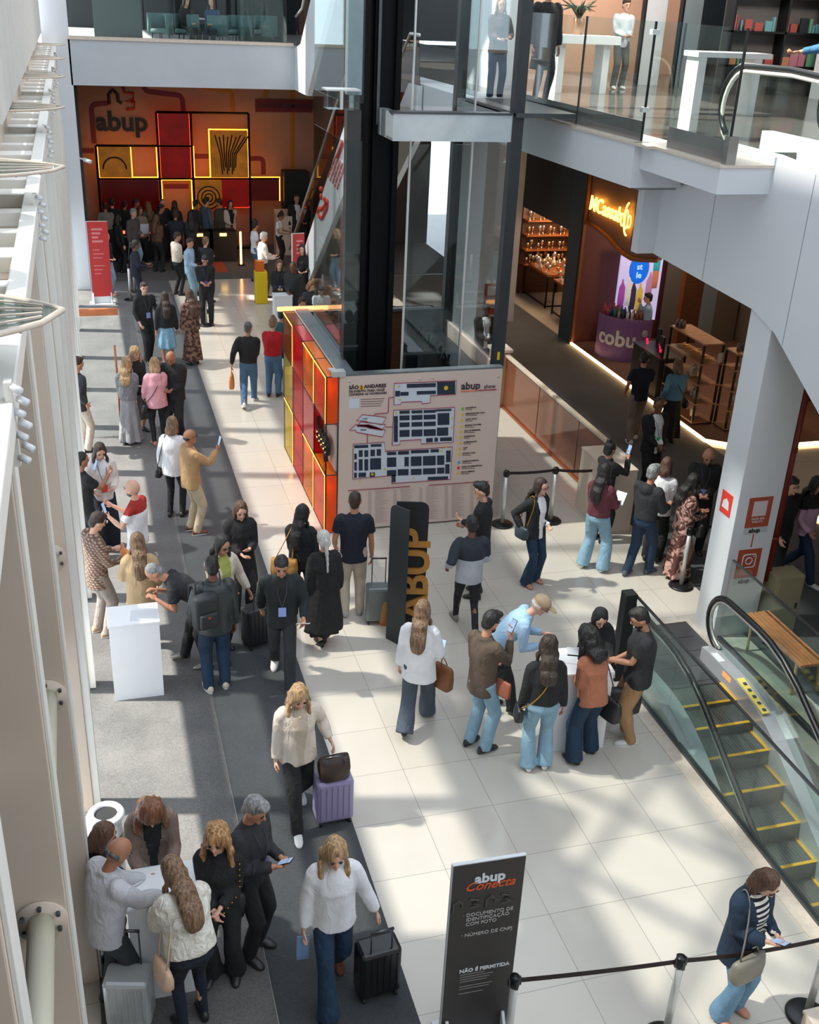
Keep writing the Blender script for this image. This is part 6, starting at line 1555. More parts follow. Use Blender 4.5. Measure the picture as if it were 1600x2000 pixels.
    f.sh = [RM@(sh*k) for sh, el, wr, s_ in A]; f.el = [RM@(el*k) for sh, el, wr, s_ in A]
    f.W = lambda x, y, z: RM@(V((x, y, z))*k)
    f.T = lambda a, d, b_: RM@((hip+X*a+u*d+wv*b_)*k)
    f.face = face; f.rotm = Matrix.Rotation(-rad(face), 3, 'Z'); f.u = f.rotm@u; f.wv = f.rotm@wv
    f.head = RM@(hc_*k)
    return f
# ------------------------------------------------------------------ carried things
def to_root(t, m, name, mt, smooth=False, parent=None):
    """mesh given in world coordinates, stored relative to thing t"""
    loc = t.location; m.xf(Matrix.Translation(-V(loc))); return m.build(name, mt, parent or t, smooth)
def phone(p, f, label, tilt=0.6, col=None):
    t = thing('phone', label, 'phone', p); d = f.rotm@V((0, math.cos(tilt), math.sin(tilt)))
    x = f.rotm@V((1, 0, 0)); Rm = rot3(x, d, x.cross(d)).to_4x4(); Rm.translation = V((0, 0, 0))
    m = MB(); m.box((-0.036, -0.075, -0.004), (0.036, 0.075, 0.004), Rm, 0.0); m.build('case', col or mat('phone_black', (0.02, 0.02, 0.025), 0.2), t)
    m = MB(); m.box((-0.033, -0.071, 0.004), (0.033, 0.071, 0.0055), Rm); m.build('screen', mat('phone_screen', (0.25, 0.35, 0.5), 0.1, emit=(0.5, 0.7, 1.0), estr=0.35), t); return t
def paper(p, f, label, s_=(0.10, 0.14), mt=None, up=0.5, name='paper'):
    t = thing(name, label, 'paper', p); x = f.rotm@V((1, 0, 0)); d = f.rotm@V((0, math.cos(up), math.sin(up))); Rm = rot3(x, d, x.cross(d)).to_4x4()
    m = MB(); m.box((-s_[0], -s_[1], -0.002), (s_[0], s_[1], 0.002), Rm); m.build('sheet', mt or WHITE, t); return t
def bag(c, yaw, size, mt, label, straps=None, kind='tote', strapmt=None, name='handbag', cat='bag', bottom=None):
    """c: centre of the bag top; size (w,d,h); straps: list of world point lists"""
    t = thing(name, label, cat, V(c)-V((0, 0, size[2])), -rad(yaw)); w_, d_, h_ = size; ri = Matrix.Rotation(rad(yaw), 4, 'Z')
    m = MB(); n = 16; R = []
    for z, a, b in ((0, 0.80, 0.9), (0.02, 0.94, 1.0), (h_*0.5, 1.0, 1.0), (h_*0.85, 0.98, 0.7), (h_, 0.93, 0.35)) if kind != 'round' else ((0, 0.5, 0.7), (h_*0.15, 0.85, 1.0), (h_*0.5, 1.0, 1.0), (h_*0.85, 0.85, 0.8), (h_, 0.6, 0.4)):
        def sq(v): return math.copysign(abs(v)**0.5, v)
        R.append([V((sq(math.cos(2*PI*i/n))*w_/2*a, sq(math.sin(2*PI*i/n))*d_/2*b, z)) for i in range(n)])
    m.ring_loft(R); body = m.build('body', mt, t, True)
    if bottom:
        m = MB(); m.ring_loft([[p*1.0 if False else V((p.x*1.01, p.y*1.01, z)) for p in R[1]] for z in (0.0, h_*0.28)]); m.build('base_panel', bottom, t)
    m = MB(); m.box((-0.015, -d_*0.2-0.006, h_*0.62), (0.015, -d_*0.2, h_*0.72)); m.build('clasp', mat('gold_metal', sr(200, 150, 60), 0.25, metal=0.9), t)
    o0 = V(t.location)
    for s_ in (straps or []):
        m = MB(); pts = [V(p)-o0 for p in s_]
        if len(pts) == 3:
            a, b, c_ = pts; pts = [a*(1-q)**2+b*2*q*(1-q)+c_*q*q for q in [i/8 for i in range(9)]]
        m.tube([ri@p for p in pts], 0.007, 6); m.build('strap', strapmt or mt, t, True)
    return t
def hand_tote(f, i, size, mt, label, kind='tote', drop=0.16, bottom=None, strapmt=None, name='tote_bag'):
    p = f.hand[i]; c = p-V((0, 0, drop)); x = f.rotm@V((0, 1, 0))
    sp = [[c+x*(q*size[0]*0.28), p+V((0, 0, 0.06)), c-x*(q*size[0]*0.28)] for q in (1,)]
    return bag(c, f.face+90, size, mt, label, sp, kind, strapmt, name, 'bag', bottom)
def shoulder_bag(f, i, size, mt, label, drop=0.55, cross=False, fwd=0.0, kind='tote', bottom=None, strapmt=None, name='shoulder_bag', side=0.24):
    s_ = 1 if i == 0 else -1; j = 1-i if cross else i
    top_ = f.T((-s_ if cross else s_)*(0.10), 0.50, 0.0)
    c = f.T(s_*side, 0.50-drop, fwd)
    yaw = f.face+90 if abs(fwd) < 0.1 else f.face
    x = f.rotm@V((0, 1, 0)) if abs(fwd) < 0.1 else f.rotm@V((1, 0, 0))
    off = f.wv*0.16
    if cross: sp = [[c+x*0.06, f.T(0, 0.25, 0.30), top_+V((0, 0, .03))], [c-x*0.06, f.T(0, 0.25, -0.30), top_+V((0, 0, .03))]]
    else: sp = [[c+x*size[0]*0.3, top_+f.wv*0.10+V((0, 0, 0.02)), top_+V((0, 0, 0.045))], [c-x*size[0]*0.3, top_-f.wv*0.12+V((0, 0, 0.02)), top_+V((0, 0, 0.045))]]
    return bag(c, yaw, size, mt, label, sp, kind, strapmt, name, 'bag', bottom)
def suitcase(c, yaw, size, mt, label, hpt=None, tilt=0.0, top_bag=None):
    w_, d_, h_ = size; t = thing('suitcase', label, 'suitcase', c, -rad(yaw))
    M_ = Matrix.Rotation(tilt, 4, 'X')
    m = MB(); m.box((-w_/2, -d_/2, 0.05), (w_/2, d_/2, 0.05+h_), None, 0.035); m.xf(M_); sh = m.build('shell', mt, t, False)
    for yy in (-d_/2-0.003, d_/2+0.003):
        m = MB()
        for k in range(6):
            x = -w_*0.38+k*w_*0.152; m.box((x-0.008, yy-0.004, 0.11), (x+0.008, yy+0.004, h_))
        m.box((-w_*0.40, yy-0.002, 0.10), (w_*0.40, yy+0.002, 0.11)); m.xf(M_); m.build('ribbing', mt, sh)
    for a in (-1, 1):
        for b in (-1, 1):
            m = MB(); m.tube([(a*(w_/2-0.04)-0.012, b*(d_/2-0.03), 0.028), (a*(w_/2-0.04)+0.012, b*(d_/2-0.03), 0.028)], 0.028, 12); m.xf(M_); m.build('wheel', RUBBER, t, True)
    m = MB(); hh = 0.05+h_+0.36
    if hpt is not None:
        lp_ = (Matrix.Rotation(rad(yaw), 4, 'Z')@(V(hpt)-V(c))); lp_ = M_.inverted()@lp_; hh = max(h_+0.1, lp_.z)
    m.tube([(-0.09, d_/2-0.03, 0.05+h_), (-0.09, d_/2-0.03, hh)], 0.007, 6); m.tube([(0.09, d_/2-0.03, 0.05+h_), (0.09, d_/2-0.03, hh)], 0.007, 6); m.tube([(-0.1, d_/2-0.03, hh), (0.1, d_/2-0.03, hh)], 0.013, 8)
    m.xf(M_); m.build('pull_handle', STEELD, t, True); return t
def finish_people():
    dg = bpy.context.evaluated_depsgraph_get()
    res = [bpy.data.meshes.new_from_object(o.evaluated_get(dg)) for o, fn, d in pend]
    for (o, fn, d), me in zip(pend, res):
        old = o.data; mats_ = [m_ for m_ in old.materials]; o.modifiers.clear(); me.materials.clear()
        for m_ in mats_: me.materials.append(m_)
        if d:
            amp, sc = d; ox = (len(o.name)*7+len(me.vertices)) % 97; nv = len(me.vertices); A_ = amp*1.6
            co = [0.0]*(3*nv); no = [0.0]*(3*nv); me.vertices.foreach_get('co', co); me.vertices.foreach_get('normal', no); nz = noise.noise
            for i in range(0, 3*nv, 3):
                q = nz((co[i]*sc+ox, co[i+1]*sc, co[i+2]*sc*0.45))*A_
                co[i] += no[i]*q; co[i+1] += no[i+1]*q; co[i+2] += no[i+2]*q
            me.vertices.foreach_set('co', co)
        if fn: fn(o, me)
        me.polygons.foreach_set('use_smooth', [True]*len(me.polygons))
        nm = old.name; o.data = me; bpy.data.meshes.remove(old); me.name = nm
# ------------------------------------------------------------------ wardrobe
def hpos(px, py, h): 
    q = g(px, py, h*0.985); return (q.x, min(q.y, 33.7))
def cl(name, r, g_, b_, **k): return cloth(name, sr(r, g_, b_), **k)
DL = cl('light_denim', 138, 172, 192); DM = cl('mid_denim', 78, 112, 146); DD = cl('dark_denim', 30, 54, 78)
NV = cl('navy_cloth', 26, 32, 46); GR = cl('grey_cloth', 120, 122, 124); LG_ = cl('light_grey_cloth', 196, 196, 200); CG = cl('charcoal_cloth', 56, 60, 64)
WH = cl('white_cotton', 236, 236, 238, wr=0.4); CR = cl('cream_knit', 222, 208, 192); BE = cl('beige_cloth', 196, 168, 128); KH_ = cl('khaki_cloth', 176, 136, 96); KB = cl('pale_beige_trousers', 196, 184, 166)
TN = cl('tan_jacket', 190, 152, 108); TP = cl('taupe_jacket', 132, 112, 100); BS = cl('brown_overshirt', 92, 78, 66); RU = cl('rust_blouse', 176, 112, 84); LB = cl('light_blue_shirt', 164, 196, 224)
PK = cl('pink_cotton', 226, 166, 176); RD = cl('red_knit', 176, 20, 28); PL = cl('plum_knit', 104, 52, 62); BLU = cl('blue_knit', 104, 150, 176); GK = cl('grey_knit', 110, 114, 118, pattern='knit', col2=sr(140, 144, 148)); SK = cl('silver_grey_satin', 150, 150, 154, rough=0.45)
GJ = mat('black_green_leather', sr(46, 54, 54), 0.42, bump=0.3, bscale=14)
PF = cl('white_puffer', 236, 232, 220, pattern='quilt', col2=sr(226, 220, 204), wr=0.9, ws=14)
PLD = cloth('brown_plaid', sr(104, 78, 66), pattern='plaid', col2=sr(186, 164, 144)); STR = cloth('striped_top', sr(24, 26, 32), pattern='stripe', col2=sr(220, 216, 208))
FLO = cloth('swirled_dress', sr(92, 56, 48), pattern='swirl', col2=sr(214, 168, 156)); BFL = cloth('brown_floral_dress', sr(66, 44, 36), pattern='floral', col2=sr(140, 104, 84)); KH2 = cl('khaki_grey', 140, 128, 112); SUIT = cl('suit_charcoal', 58, 52, 52); CAPM = cl('beige_cap', 196, 172, 138)
TEALJ = cl('teal_jacket', 40, 84, 84); SLB = cl('steel_blue_shirt', 84, 104, 124); OLV = cl('olive_cloth', 74, 70, 54)
SW = mat('shoe_white', sr(226, 224, 220), 0.5); ST = mat('shoe_tan', sr(190, 150, 116), 0.5); SB = mat('shoe_brown', sr(112, 62, 44), 0.5); SS = mat('shoe_silver', sr(150, 146, 140), 0.3, metal=0.5); SNK = mat('bare_sandal', sr(190, 130, 104), 0.5)
BAGB = mat('bag_black_leather', (0.02, 0.02, 0.022), 0.4, bump=0.15, bscale=30); BAGT = cloth('bag_tan_straw', sr(178, 128, 66)); BAGO = mat('bag_orange_paper', sr(222, 140, 70), 0.6); BAGG = mat('bag_grey_leather', sr(128, 122, 110), 0.45, bump=0.15, bscale=20); BAGP = mat('bag_beige_leather', sr(222, 186, 160), 0.5, bump=0.1, bscale=20)
BBW = mat('badge_blue_white', sr(150, 170, 224), 0.4); BGR = mat('badge_green', sr(60, 190, 130), 0.4); BRD = mat('badge_red', sr(220, 70, 56), 0.4); BPU = mat('badge_purple', sr(110, 90, 150), 0.4)
Pn = person

# ---- lower left group round the counter
f = Pn('person in light grey jacket, bald on top, writing at the lower left counter', hpos(194, 1652, 1.72), 62, 1.72, hair='bald_ring', hc='salt', top='jacket', tc=LG_, bot='trousers', bc=CG, arms=('write', 'write'), head=(34, 8), lean=8, bulk=1.08, skin_='tan')
paper(g(245, 1725, 1.045), f, 'white form held by the man in light grey', (0.08, 0.11), up=0.02); phone(g(218, 1712, 1.2), f, 'black phone held over the lower left counter', 0.7)
Pn('person in taupe jacket with curly auburn hair, bent over the lower left counter', (0.10, 7.36), 178, 1.66, 'f', 'light', 'curly', 'auburn', 'jacket', TP, inner=BK, bot='flare', bc=DL, arms=('write', 'write'), lean=20, head=(34, 0), bulk=1.15)
f = Pn('person in white quilted vest seen from behind at the lower left counter', (0.30, 6.24), -18, 1.66, 'f', 'light', 'long', 'ombre', 'puffer', PF, bot='leggings', bc=NV, arms=('write', 'write'), lean=17, head=(26, -10), bulk=1.12)
shoulder_bag(f, 1, (0.26, 0.10, 0.20), BAGP, 'beige shoulder bag on the white quilted vest', drop=0.52, side=0.25, strapmt=BAGP)
f = Pn('person with golden hair and gold buttons down black sleeves', hpos(425, 1612, 1.66), 196, 1.66, 'f', 'light', 'longcurl', 'golden', 'sweater', BK, bot='flare', bc=BK, arms=((0.02, 0.24, 1.02), 'belly'), head=(14, 6), bulk=1.08)
for i in (0,):
    m = MB()
    for k in range(9):
        p = f.sh[1].lerp(f.el[1], k/5) if k < 5 else f.el[1].lerp(f.hand[1], (k-4)/6)
        q = p+f.wv*0.055+V((0.02, -0.03, 0.0)); m.ell(q-f.root.location, (0.008, 0.008, 0.008), None, 6, 5)
    b_ = m.build('buttons', mat('gold_metal', (0, 0, 0)), None, True); b_.parent = f.root; b_.matrix_parent_inverse = (Matrix.Rotation(f.root.rotation_euler.z, 4, 'Z')).inverted()
bag(g(438, 1745, 0.92), 190, (0.34, 0.14, 0.24), BAGB, 'black leather handbag of the woman with gold buttons', [[g(425, 1745, 0.92), f.hand[1]+V((0, 0, .03)), g(452, 1745, 0.92)]])
f = Pn('person with grey hair in black, looking at a phone in the lower left', hpos(484, 1553, 1.76), 132, 1.76, hair='quiff', hc='grey', top='sweater', tc=BK2, bot='trousers', bc=BK, arms=('phone', 'phone'), head=(26, 0), badge=BPU)
phone(f.hand[0].lerp(f.hand[1], .5)+V((0, 0, .03)), f, 'phone held by the grey haired man in black')
Pn('person in black half hidden between the facade and the litter bin', hpos(186, 1612, 1.6), 95, 1.6, 'f', 'mid', 'bob', 'brown', 'jacket', BK, bot='trousers', bc=BK2, arms=('belly', 'belly'), head=(25, 0))
suitcase(g(258, 1992)+V((0, 0, 0)), 15, (0.36, 0.24, 0.48), mat('suitcase_silver', sr(196, 200, 200), 0.3, metal=0.4, noise_amt=0.04), 'silver hard shell suitcase at the bottom left')
# ---- walkers with suitcases
f = Pn('person in white blouse walking towards the camera with a black suitcase', (648, 1935), 183, 1.72, 'f', 'light', 'wavy', 'blonde', 'blouse', WH, bot='flare', bc=DD, shoe=SB, legs='walk', arms=((0.25, 0.06, 0.82), (0.36, 0.0, 0.86)), head=(20, 0), bulk=1.06)
suitcase(g(735, 1935), 175, (0.36, 0.22, 0.50), mat('suitcase_black', (0.015, 0.015, 0.017), 0.25), 'black suitcase pulled by the woman in a white blouse', f.hand[1])
paper(f.hand[0]-V((0, 0, 0.10)), f, 'blue folder carried by the woman in a white blouse', (0.05, 0.15), mat('folder_blue', sr(130, 160, 200), 0.5), 1.45, 'folder')
f = Pn('person in cream jacket with golden hair pulling a lilac suitcase', (582, 1595), 176, 1.68, 'f', 'light', 'wavy', 'blonde', 'jacket', CR, inner=cl('beige_top', 200, 184, 164), bot='trousers', bc=BK, shoe=SW, legs='walk', arms=('down', (0.34, 0.02, 0.95)), head=(26, 0), bulk=1.08)
suitcase(g(650, 1598), 178, (0.38, 0.24, 0.50), mat('suitcase_lilac', sr(150, 140, 176), 0.4), 'lilac suitcase pulled by the woman in cream', f.hand[1])
bag(g(650, 1598)+V((0, -0.02, 0.80)), 175, (0.32, 0.2, 0.24), mat('bag_dark_brown', sr(62, 44, 38), 0.5), 'dark brown bag riding on the lilac suitcase')
# ---- around the upper left counter
f = Pn('person in dark leather jacket with a backpack, seen from behind in jeans', (425, 1345), -4, 1.78, hair='buzz', hc='black', top='jacket', tc=GJ, bot='trousers', bc=DD, shoe=cl('sneaker_cream', 214, 200, 184), sole=WH, arms=('down', 'hold'), head=(14, 0), skin_='brown', bulk=1.1)
t = thing('backpack', 'dark backpack slung on the left shoulder of the man in leather', 'backpack', f.T(-0.14, 0.08, -0.22), rad(20))
m = MB(); m.box((-0.15, -0.09, 0), (0.15, 0.08, 0.42), None, 0.05); m.build('body', mat('backpack_black', (0.022, 0.024, 0.026), 0.6, bump=0.3, bscale=18), t, True)
m = MB(); m.box((-0.11, -0.13, 0.03), (0.11, -0.07, 0.22), None, 0.025); p_ = m.build('pocket', mat('backpack_black', (0, 0, 0)), t, True); m = MB(); m.box((-0.02, -0.135, 0.17), (0.01, -0.13, 0.19)); m.build('tag', mat('tag_red', sr(200, 60, 50), 0.5), p_)
m = MB(); m.tube([(-0.07, 0.06, 0.40), (-0.06, 0.14, 0.5), (-0.05, 0.26, 0.42), (-0.05, 0.30, 0.25)], 0.016, 6); m.build('strap', mat('backpack_black', (0, 0, 0)), t, True)
f = Pn('person in black polo bending over the white counter to write', (0.86, 11.42), -84, 1.74, hair='buzz', hc='grey', top='tee', tc=BK2, sleeve='short', bot='trousers', bc=BK, shoe=SS, arms=('write', 'write'), lean=54, legs='step', head=(12, 0), bulk=1.1)
paper(V((0.26, 11.0, 1.034)), f, 'white form under the bending man\'s hand', (0.11, 0.15), up=0.0)
f = Pn('person in cream cardigan and sunglasses walking with a black suitcase', hpos(430, 1046, 1.68), 158, 1.68, 'f', 'mid', 'long', 'black', 'jacket', CR, inner=cl('lime_print', 170, 176, 90), bot='trousers', bc=BK, shoe=BAGB, glasses='sun', legs='step', arms=('belly', (0.32, 0.1, 0.9)), head=(16, -8))
shoulder_bag(f, 0, (0.24, 0.12, 0.18), mat('bag_burgundy', sr(56, 30, 32), 0.4), 'burgundy bag of the woman in sunglasses', drop=0.48, fwd=0.20, side=0.02)
suitcase(g(503, 1258), 160, (0.36, 0.24, 0.52), mat('suitcase_grey_black', sr(40, 42, 46), 0.4), 'charcoal suitcase behind the woman in sunglasses', f.hand[1])
Pn('person in long dark coat reading a phone behind the woman in sunglasses', hpos(468, 978, 1.7), 176, 1.7, 'f', 'light', 'bob', 'brown', 'coat', BK, bot='trousers', bc=BK2, arms=('belly', 'phone'), head=(22, 0))
f = Pn('person in black with a hanging badge striding over the carpet edge', (552, 1325), 188, 1.76, hair='short', hc='black', top='jacket', tc=cl('black_green_cloth', 34, 40, 42), inner=BK, bot='trousers', bc=BK2, shoe=SW, sole=SW, legs='walk2', arms=('swingb', (0.24, 0.24, 0.98)), head=(24, 0), badge=BBW)
paper(f.hand[1]+V((0, 0, .02)), f, 'folded papers carried by the striding man in black', (0.08, 0.11), up=0.6)
f = Pn('person with long black hair and a tan tote, head turned to the map', hpos(588, 990, 1.66), 22, 1.66, 'f', 'mid', 'long', 'black', 'sweater', BK, bot='trousers', bc=BK, arms=('down', 'belly'), head=(10, 40))
shoulder_bag(f, 1, (0.36, 0.14, 0.30), BAGT, 'tan straw tote with an orange base on the woman with long black hair', drop=0.42, fwd=-0.17, side=0.20, bottom=mat('tote_orange', sr(206, 104, 62), 0.6), strapmt=mat('strap_tan', sr(206, 150, 100), 0.5))
Pn('person in navy polo and pale trousers facing the map wall', (688, 1200), 8, 1.82, hair='buzz', hc='dark', top='tee', tc=NV, sleeve='short', tlen=-0.12, bot='trousers', bc=KB, shoe=cl('sneaker_grey', 180, 176, 170), arms=('down', 'hold'), head=(8, 10), bulk=1.08)
Pn('person in long black coat with a white ponytail', (632, 1258), -4, 1.62, 'f', 'light', 'pony', 'white', 'coat', BK, tlen=-0.66, bot='maxi', hem=0.2, bc=BK, arms=('down', 'down'), head=(16, 0), bulk=1.12, legs='cross')
suitcase(g(738, 1213), 10, (0.34, 0.22, 0.5), mat('suitcase_steel', sr(120, 128, 128), 0.35, metal=0.3), 'grey suitcase standing behind the black totem')
bag(g(752, 1165, 0.36), 100, (0.34, 0.16, 0.36), BAGT, 'tan bag leaning on the grey suitcase behind the totem', None, bottom=mat('tote_orange', (0, 0, 0)))
# ---- centre floor
f = Pn('person in white coat with long light brown hair walking past the totem', (812, 1420), 28, 1.68, 'f', 'light', 'long', 'ombre', 'coat', WH, tlen=-0.20, bot='wide', bc=cl('grey_denim', 76, 86, 98), legs='walk', arms=((0.22, 0.22, 0.95), 'down'), head=(16, 0), bulk=1.05)
bag(g(868, 1300, 0.78), 60, (0.26, 0.12, 0.30), mat('bag_saddle', sr(140, 88, 50), 0.5), 'saddle brown bag carried by the woman in a white coat', [[g(862, 1300, 0.78), f.hand[0]+V((0, 0, .03)), g(874, 1300, 0.78)]])
phone(f.hand[0]+V((0, 0, 0.10)), f, 'phone of the woman in a white coat')
f = Pn('person in two tone dark and light grey top walking to the map wall', (908, 1232), 8, 1.7, 'm', 'brown', 'short', 'black', 'blouse', cl('pale_grey_top', 180, 184, 190), yoke=(cl('dark_slate', 44, 50, 58), 0.24), tlen=-0.12, bot='leggings', bc=BK, shoe=cl('sneaker_taupe', 150, 140, 130), legs='walk2', arms=('fwd', (0.30, 0.0, 1.0)), head=(16, 0), bulk=1.08, sleeve='roll')
hand_tote(f, 0, (0.34, 0.14, 0.30), BAGB, 'black bag swinging from the person in a two tone top', drop=0.24)
Pn('person in black standing at the right end of the map wall', hpos(948, 944, 1.76), -52, 1.76, hair='quiff', hc='black', top='shirt', tc=BK, bot='trousers', bc=BK, arms=('belly', 'phone'), head=(12, -20), skin_='light')
f = Pn('person with glasses in a black jacket and flared jeans', (1034, 1138), 158, 1.66, 'f', 'light', 'long', 'dark', 'jacket', BK, inner=WH, bot='flare', bc=DD, shoe=SNK, glasses=True, arms=('hip', 'belly'), head=(10, -10))
shoulder_bag(f, 0, (0.24, 0.09, 0.18), mat('bag_slate', sr(52, 66, 74), 0.35), 'slate handbag with a gold clasp on the woman with glasses', drop=0.40, side=0.27, strapmt=mat('gold_metal', (0, 0, 0)))
f = Pn('person in brown overshirt and light jeans reading a phone', (930, 1462), 66, 1.78, skin_='mid', hair='quiff', hc='black', top='shirt', tc=BS, tlen=-0.16, bot='trousers', bc=DL, shoe=mat('shoe_black', (0, 0, 0)), beard='black', arms=((0.08, 0.30, 1.36), (0.12, 0.26, 1.0)), head=(24, 0), bulk=1.02)
phone(f.hand[0]+V((0, 0, .05)), f, 'phone held up by the bearded man in a brown overshirt', 1.1)
bag(g(985, 1330, 1.02), 60, (0.20, 0.05, 0.20), mat('folder_terracotta', sr(150, 84, 60), 0.6), 'terracotta folder tucked under the bearded man\'s arm', name='folder', cat='folder')
# ---- five people round the counter by the escalator
f = Pn('person in light blue shirt and beige cap leaning over the counter', (4.22, 9.72), 112, 1.76, skin_='light', hair='bald_ring', hc='white', top='shirt', tc=LB, bot='trousers', bc=BK, arms=('write', 'write'), lean=40, legs='step', head=(6, 0), cap=CAPM, glasses=True, bulk=1.08)
f = Pn('person in black pullover and light flared jeans with her back to the camera', (1046, 1500), 14, 1.68, 'f', 'mid', 'wavy', 'dark', 'sweater', BK, bot='flare', bc=DL, shoe=SW, arms=('down', 'down'), head=(18, 0), bulk=1.1)
shoulder_bag(f, 1, (0.20, 0.10, 0.16), BAGB, 'small black bag on the woman in light flared jeans', drop=0.58, side=0.26, cross=True, strapmt=mat('gold_metal', (0, 0, 0)))
f = Pn('person in rust blouse with black curls and dark wide jeans', (1138, 1480), -16, 1.63, 'f', 'mid', 'curly', 'black', 'blouse', RU, bot='wide', bc=DD, legs='apart', arms=('write', 'belly'), lean=10, head=(26, 0), bulk=1.12)
shoulder_bag(f, 0, (0.36, 0.12, 0.26), BAGB, 'large black tote on the woman in the rust blouse', drop=0.62, side=0.26)
f = Pn('person in black headscarf standing behind the counter', hpos(1168, 1176, 1.62), 186, 1.62, 'f', 'light', 'hijab', 'hijab', 'sweater', BK, bot='maxi', hem=0.15, bc=BK, arms=('write', 'write'), lean=8, head=(28, 0), bulk=1.15)
f = Pn('person in black t-shirt and khaki trousers, bearded, beside the escalator glass', (1226, 1444), -68, 1.76, skin_='mid', hair='short', hc='black', top='tee', tc=BK2, sleeve='short', tlen=-0.12, bot='trousers', bc=KH_, shoe=SW, sole=SW, beard='black', arms=('belly', (0.05, 0.34, 1.08)), head=(30, 0), bulk=1.28)
bag(g(1220, 1345, 0.72), 20, (0.42, 0.14, 0.30), BAGB, 'black shopping tote in front of the man in khaki trousers')
for i, (x, y) in enumerate(((4.72, 9.1), (4.88, 9.2))): paper(V((x, y, 1.034)), f, 'white form on the counter, '+('left' if i == 0 else 'right')+' one', (0.09, 0.12), up=0.0)
# ---- woman in the foreground at the right
f = Pn('person in navy blazer and striped top looking at her phone, lower right', (1416, 1975), 166, 1.66, 'f', 'light', 'bob', 'brown', 'coat', cl('navy_blazer', 26, 46, 66), tlen=-0.22, inner=STR, bot='flare', bc=cl('bright_denim', 104, 140, 168), shoe=SNK, arms=('phone', 'phone'), head=(40, -6), bulk=1.08)
phone(f.hand[0].lerp(f.hand[1], .5)+V((0, 0, .02)), f, 'phone held in both hands by the woman in a navy blazer', 0.5)
shoulder_bag(f, 0, (0.34, 0.12, 0.22), BAGG, 'grey leather shoulder bag of the woman in the navy blazer', drop=0.50, fwd=0.20, side=0.13)
# ---- queue on the right
f = Pn('person in plum sweater and light jeans in the right hand queue', (1155, 1112), 52, 1.70, 'f', 'light', 'long', 'black', 'sweater', PL, bot='wide', bc=DL, shoe=SW, legs='apart', arms=('fwd', 'belly'), head=(12, 10), bulk=1.05)
paper(f.hand[0]+V((0, 0, .04)), f, 'white papers held by the woman in the plum sweater', (0.08, 0.1), up=0.9)
f = Pn('person in black with a hair bun holding a phone up at the beige counter', hpos(1193, 862, 1.70), 72, 1.68, 'f', 'mid', 'bun', 'black', 'sweater', BK, bot='trousers', bc=BK, arms=((0.10, 0.34, 1.42), 'write'), head=(4, 0))
phone(f.hand[0]+V((0, 0, .06)), f, 'black phone raised over the beige counter', 1.3)
f = Pn('person with grey hair in a black hoodie and dark jeans', (1243, 1122), 62, 1.76, hair='quiff', hc='grey', top='sweater', inner='hood', tc=BK2, bot='trousers', bc=DD, shoe=cl('sneaker_slate', 90, 96, 100), arms=('fwd', 'belly'), legs='step', head=(12, 0), bulk=1.05)
Pn('person in white knit with brown hair between the hoodie and the counter', hpos(1303, 898, 1.68), 42, 1.68, 'f', 'light', 'bob', 'brown', 'blouse', WH, bot='trousers', bc=BK, arms=('belly', 'belly'), head=(20, 0))
f = Pn('person in long swirled pink and brown dress beside the barrier post', hpos(1352, 930, 1.66), 96, 1.66, 'f', 'tan', 'wavy', 'black', 'blouse', FLO, bot='maxi', hem=0.06, bc=FLO, arms=('belly', 'fwd'), head=(16, 0), bulk=1.1)
shoulder_bag(f, 0, (0.30, 0.12, 0.22), BAGB, 'black bag held against the swirled dress', drop=0.40, fwd=0.18, side=0.1)
Pn('person in black with a shaved head and a blue badge behind the queue', hpos(1386, 872, 1.78), 204, 1.78, hair='none', top='sweater', tc=BK, bot='trousers', bc=BK, arms=('belly', 'belly'), head=(30, 0), badge=BBW, beard='salt', bulk=1.05)
f = Pn('person in black suit and tie with a green badge, hands clasped', hpos(1287, 778, 1.78), 176, 1.78, skin_='brown', hair='buzz', hc='black', top='jacket', tc=BK, inner=WH, bot='trousers', bc=BK, arms=((0.02, 0.22, 0.98), (0.02, 0.24, 0.98)), head=(6, 0), badge=BGR, bulk=1.05)
f = Pn('person in navy t-shirt and khaki trousers stepping to the spice store', (1236, 862), 12, 1.78, hair='short', hc='black', top='tee', tc=NV, sleeve='short', bot='trousers', bc=KH2, shoe=SW, sole=SW, legs='step', arms=('belly', 'hold'), head=(14, 20))
f = Pn('person in blue sweater and long black skirt at the shelf units', hpos(1328, 704, 1.68), 8, 1.68, 'f', 'light', 'bob', 'ombre', 'sweater', BLU, bot='maxi', hem=0.15, bc=BK, arms=('belly', 'hip'), head=(18, 0), bulk=1.05)
shoulder_bag(f, 0, (0.2, 0.1, 0.16), BAGB, 'small black crossbody bag on the blue sweater', drop=0.5, side=0.25, cross=True)
Pn('person in pale blue shirt with a hand at the face behind the purple counter', hpos(1270, 574, 1.66), -58, 1.66, skin_='light', hair='short', hc='black', top='shirt', tc=LB, tlen=-0.14, bot='trousers', bc=BK, arms=('belly', (0.02, 0.2, 1.48)), head=(8, 0))
Pn('person in charcoal suit standing behind the glass elevator', (7.94, 20.95), 186, 1.80, skin_='dark', hair='buzz', hc='black', top='jacket', tc=SUIT, inner=WH, bot='trousers', bc=SUIT, arms=('belly', 'belly'), head=(6, 0), badge=BBW)
Pn('person in black hurrying along the dark carpet behind the white column', hpos(1548, 930, 1.74), 176, 1.74, skin_='light', hair='short', hc='black', top='jacket', tc=BK, bot='trousers', bc=BK, arms=('swingf', 'swingb'), legs='walk', head=(10, 0))
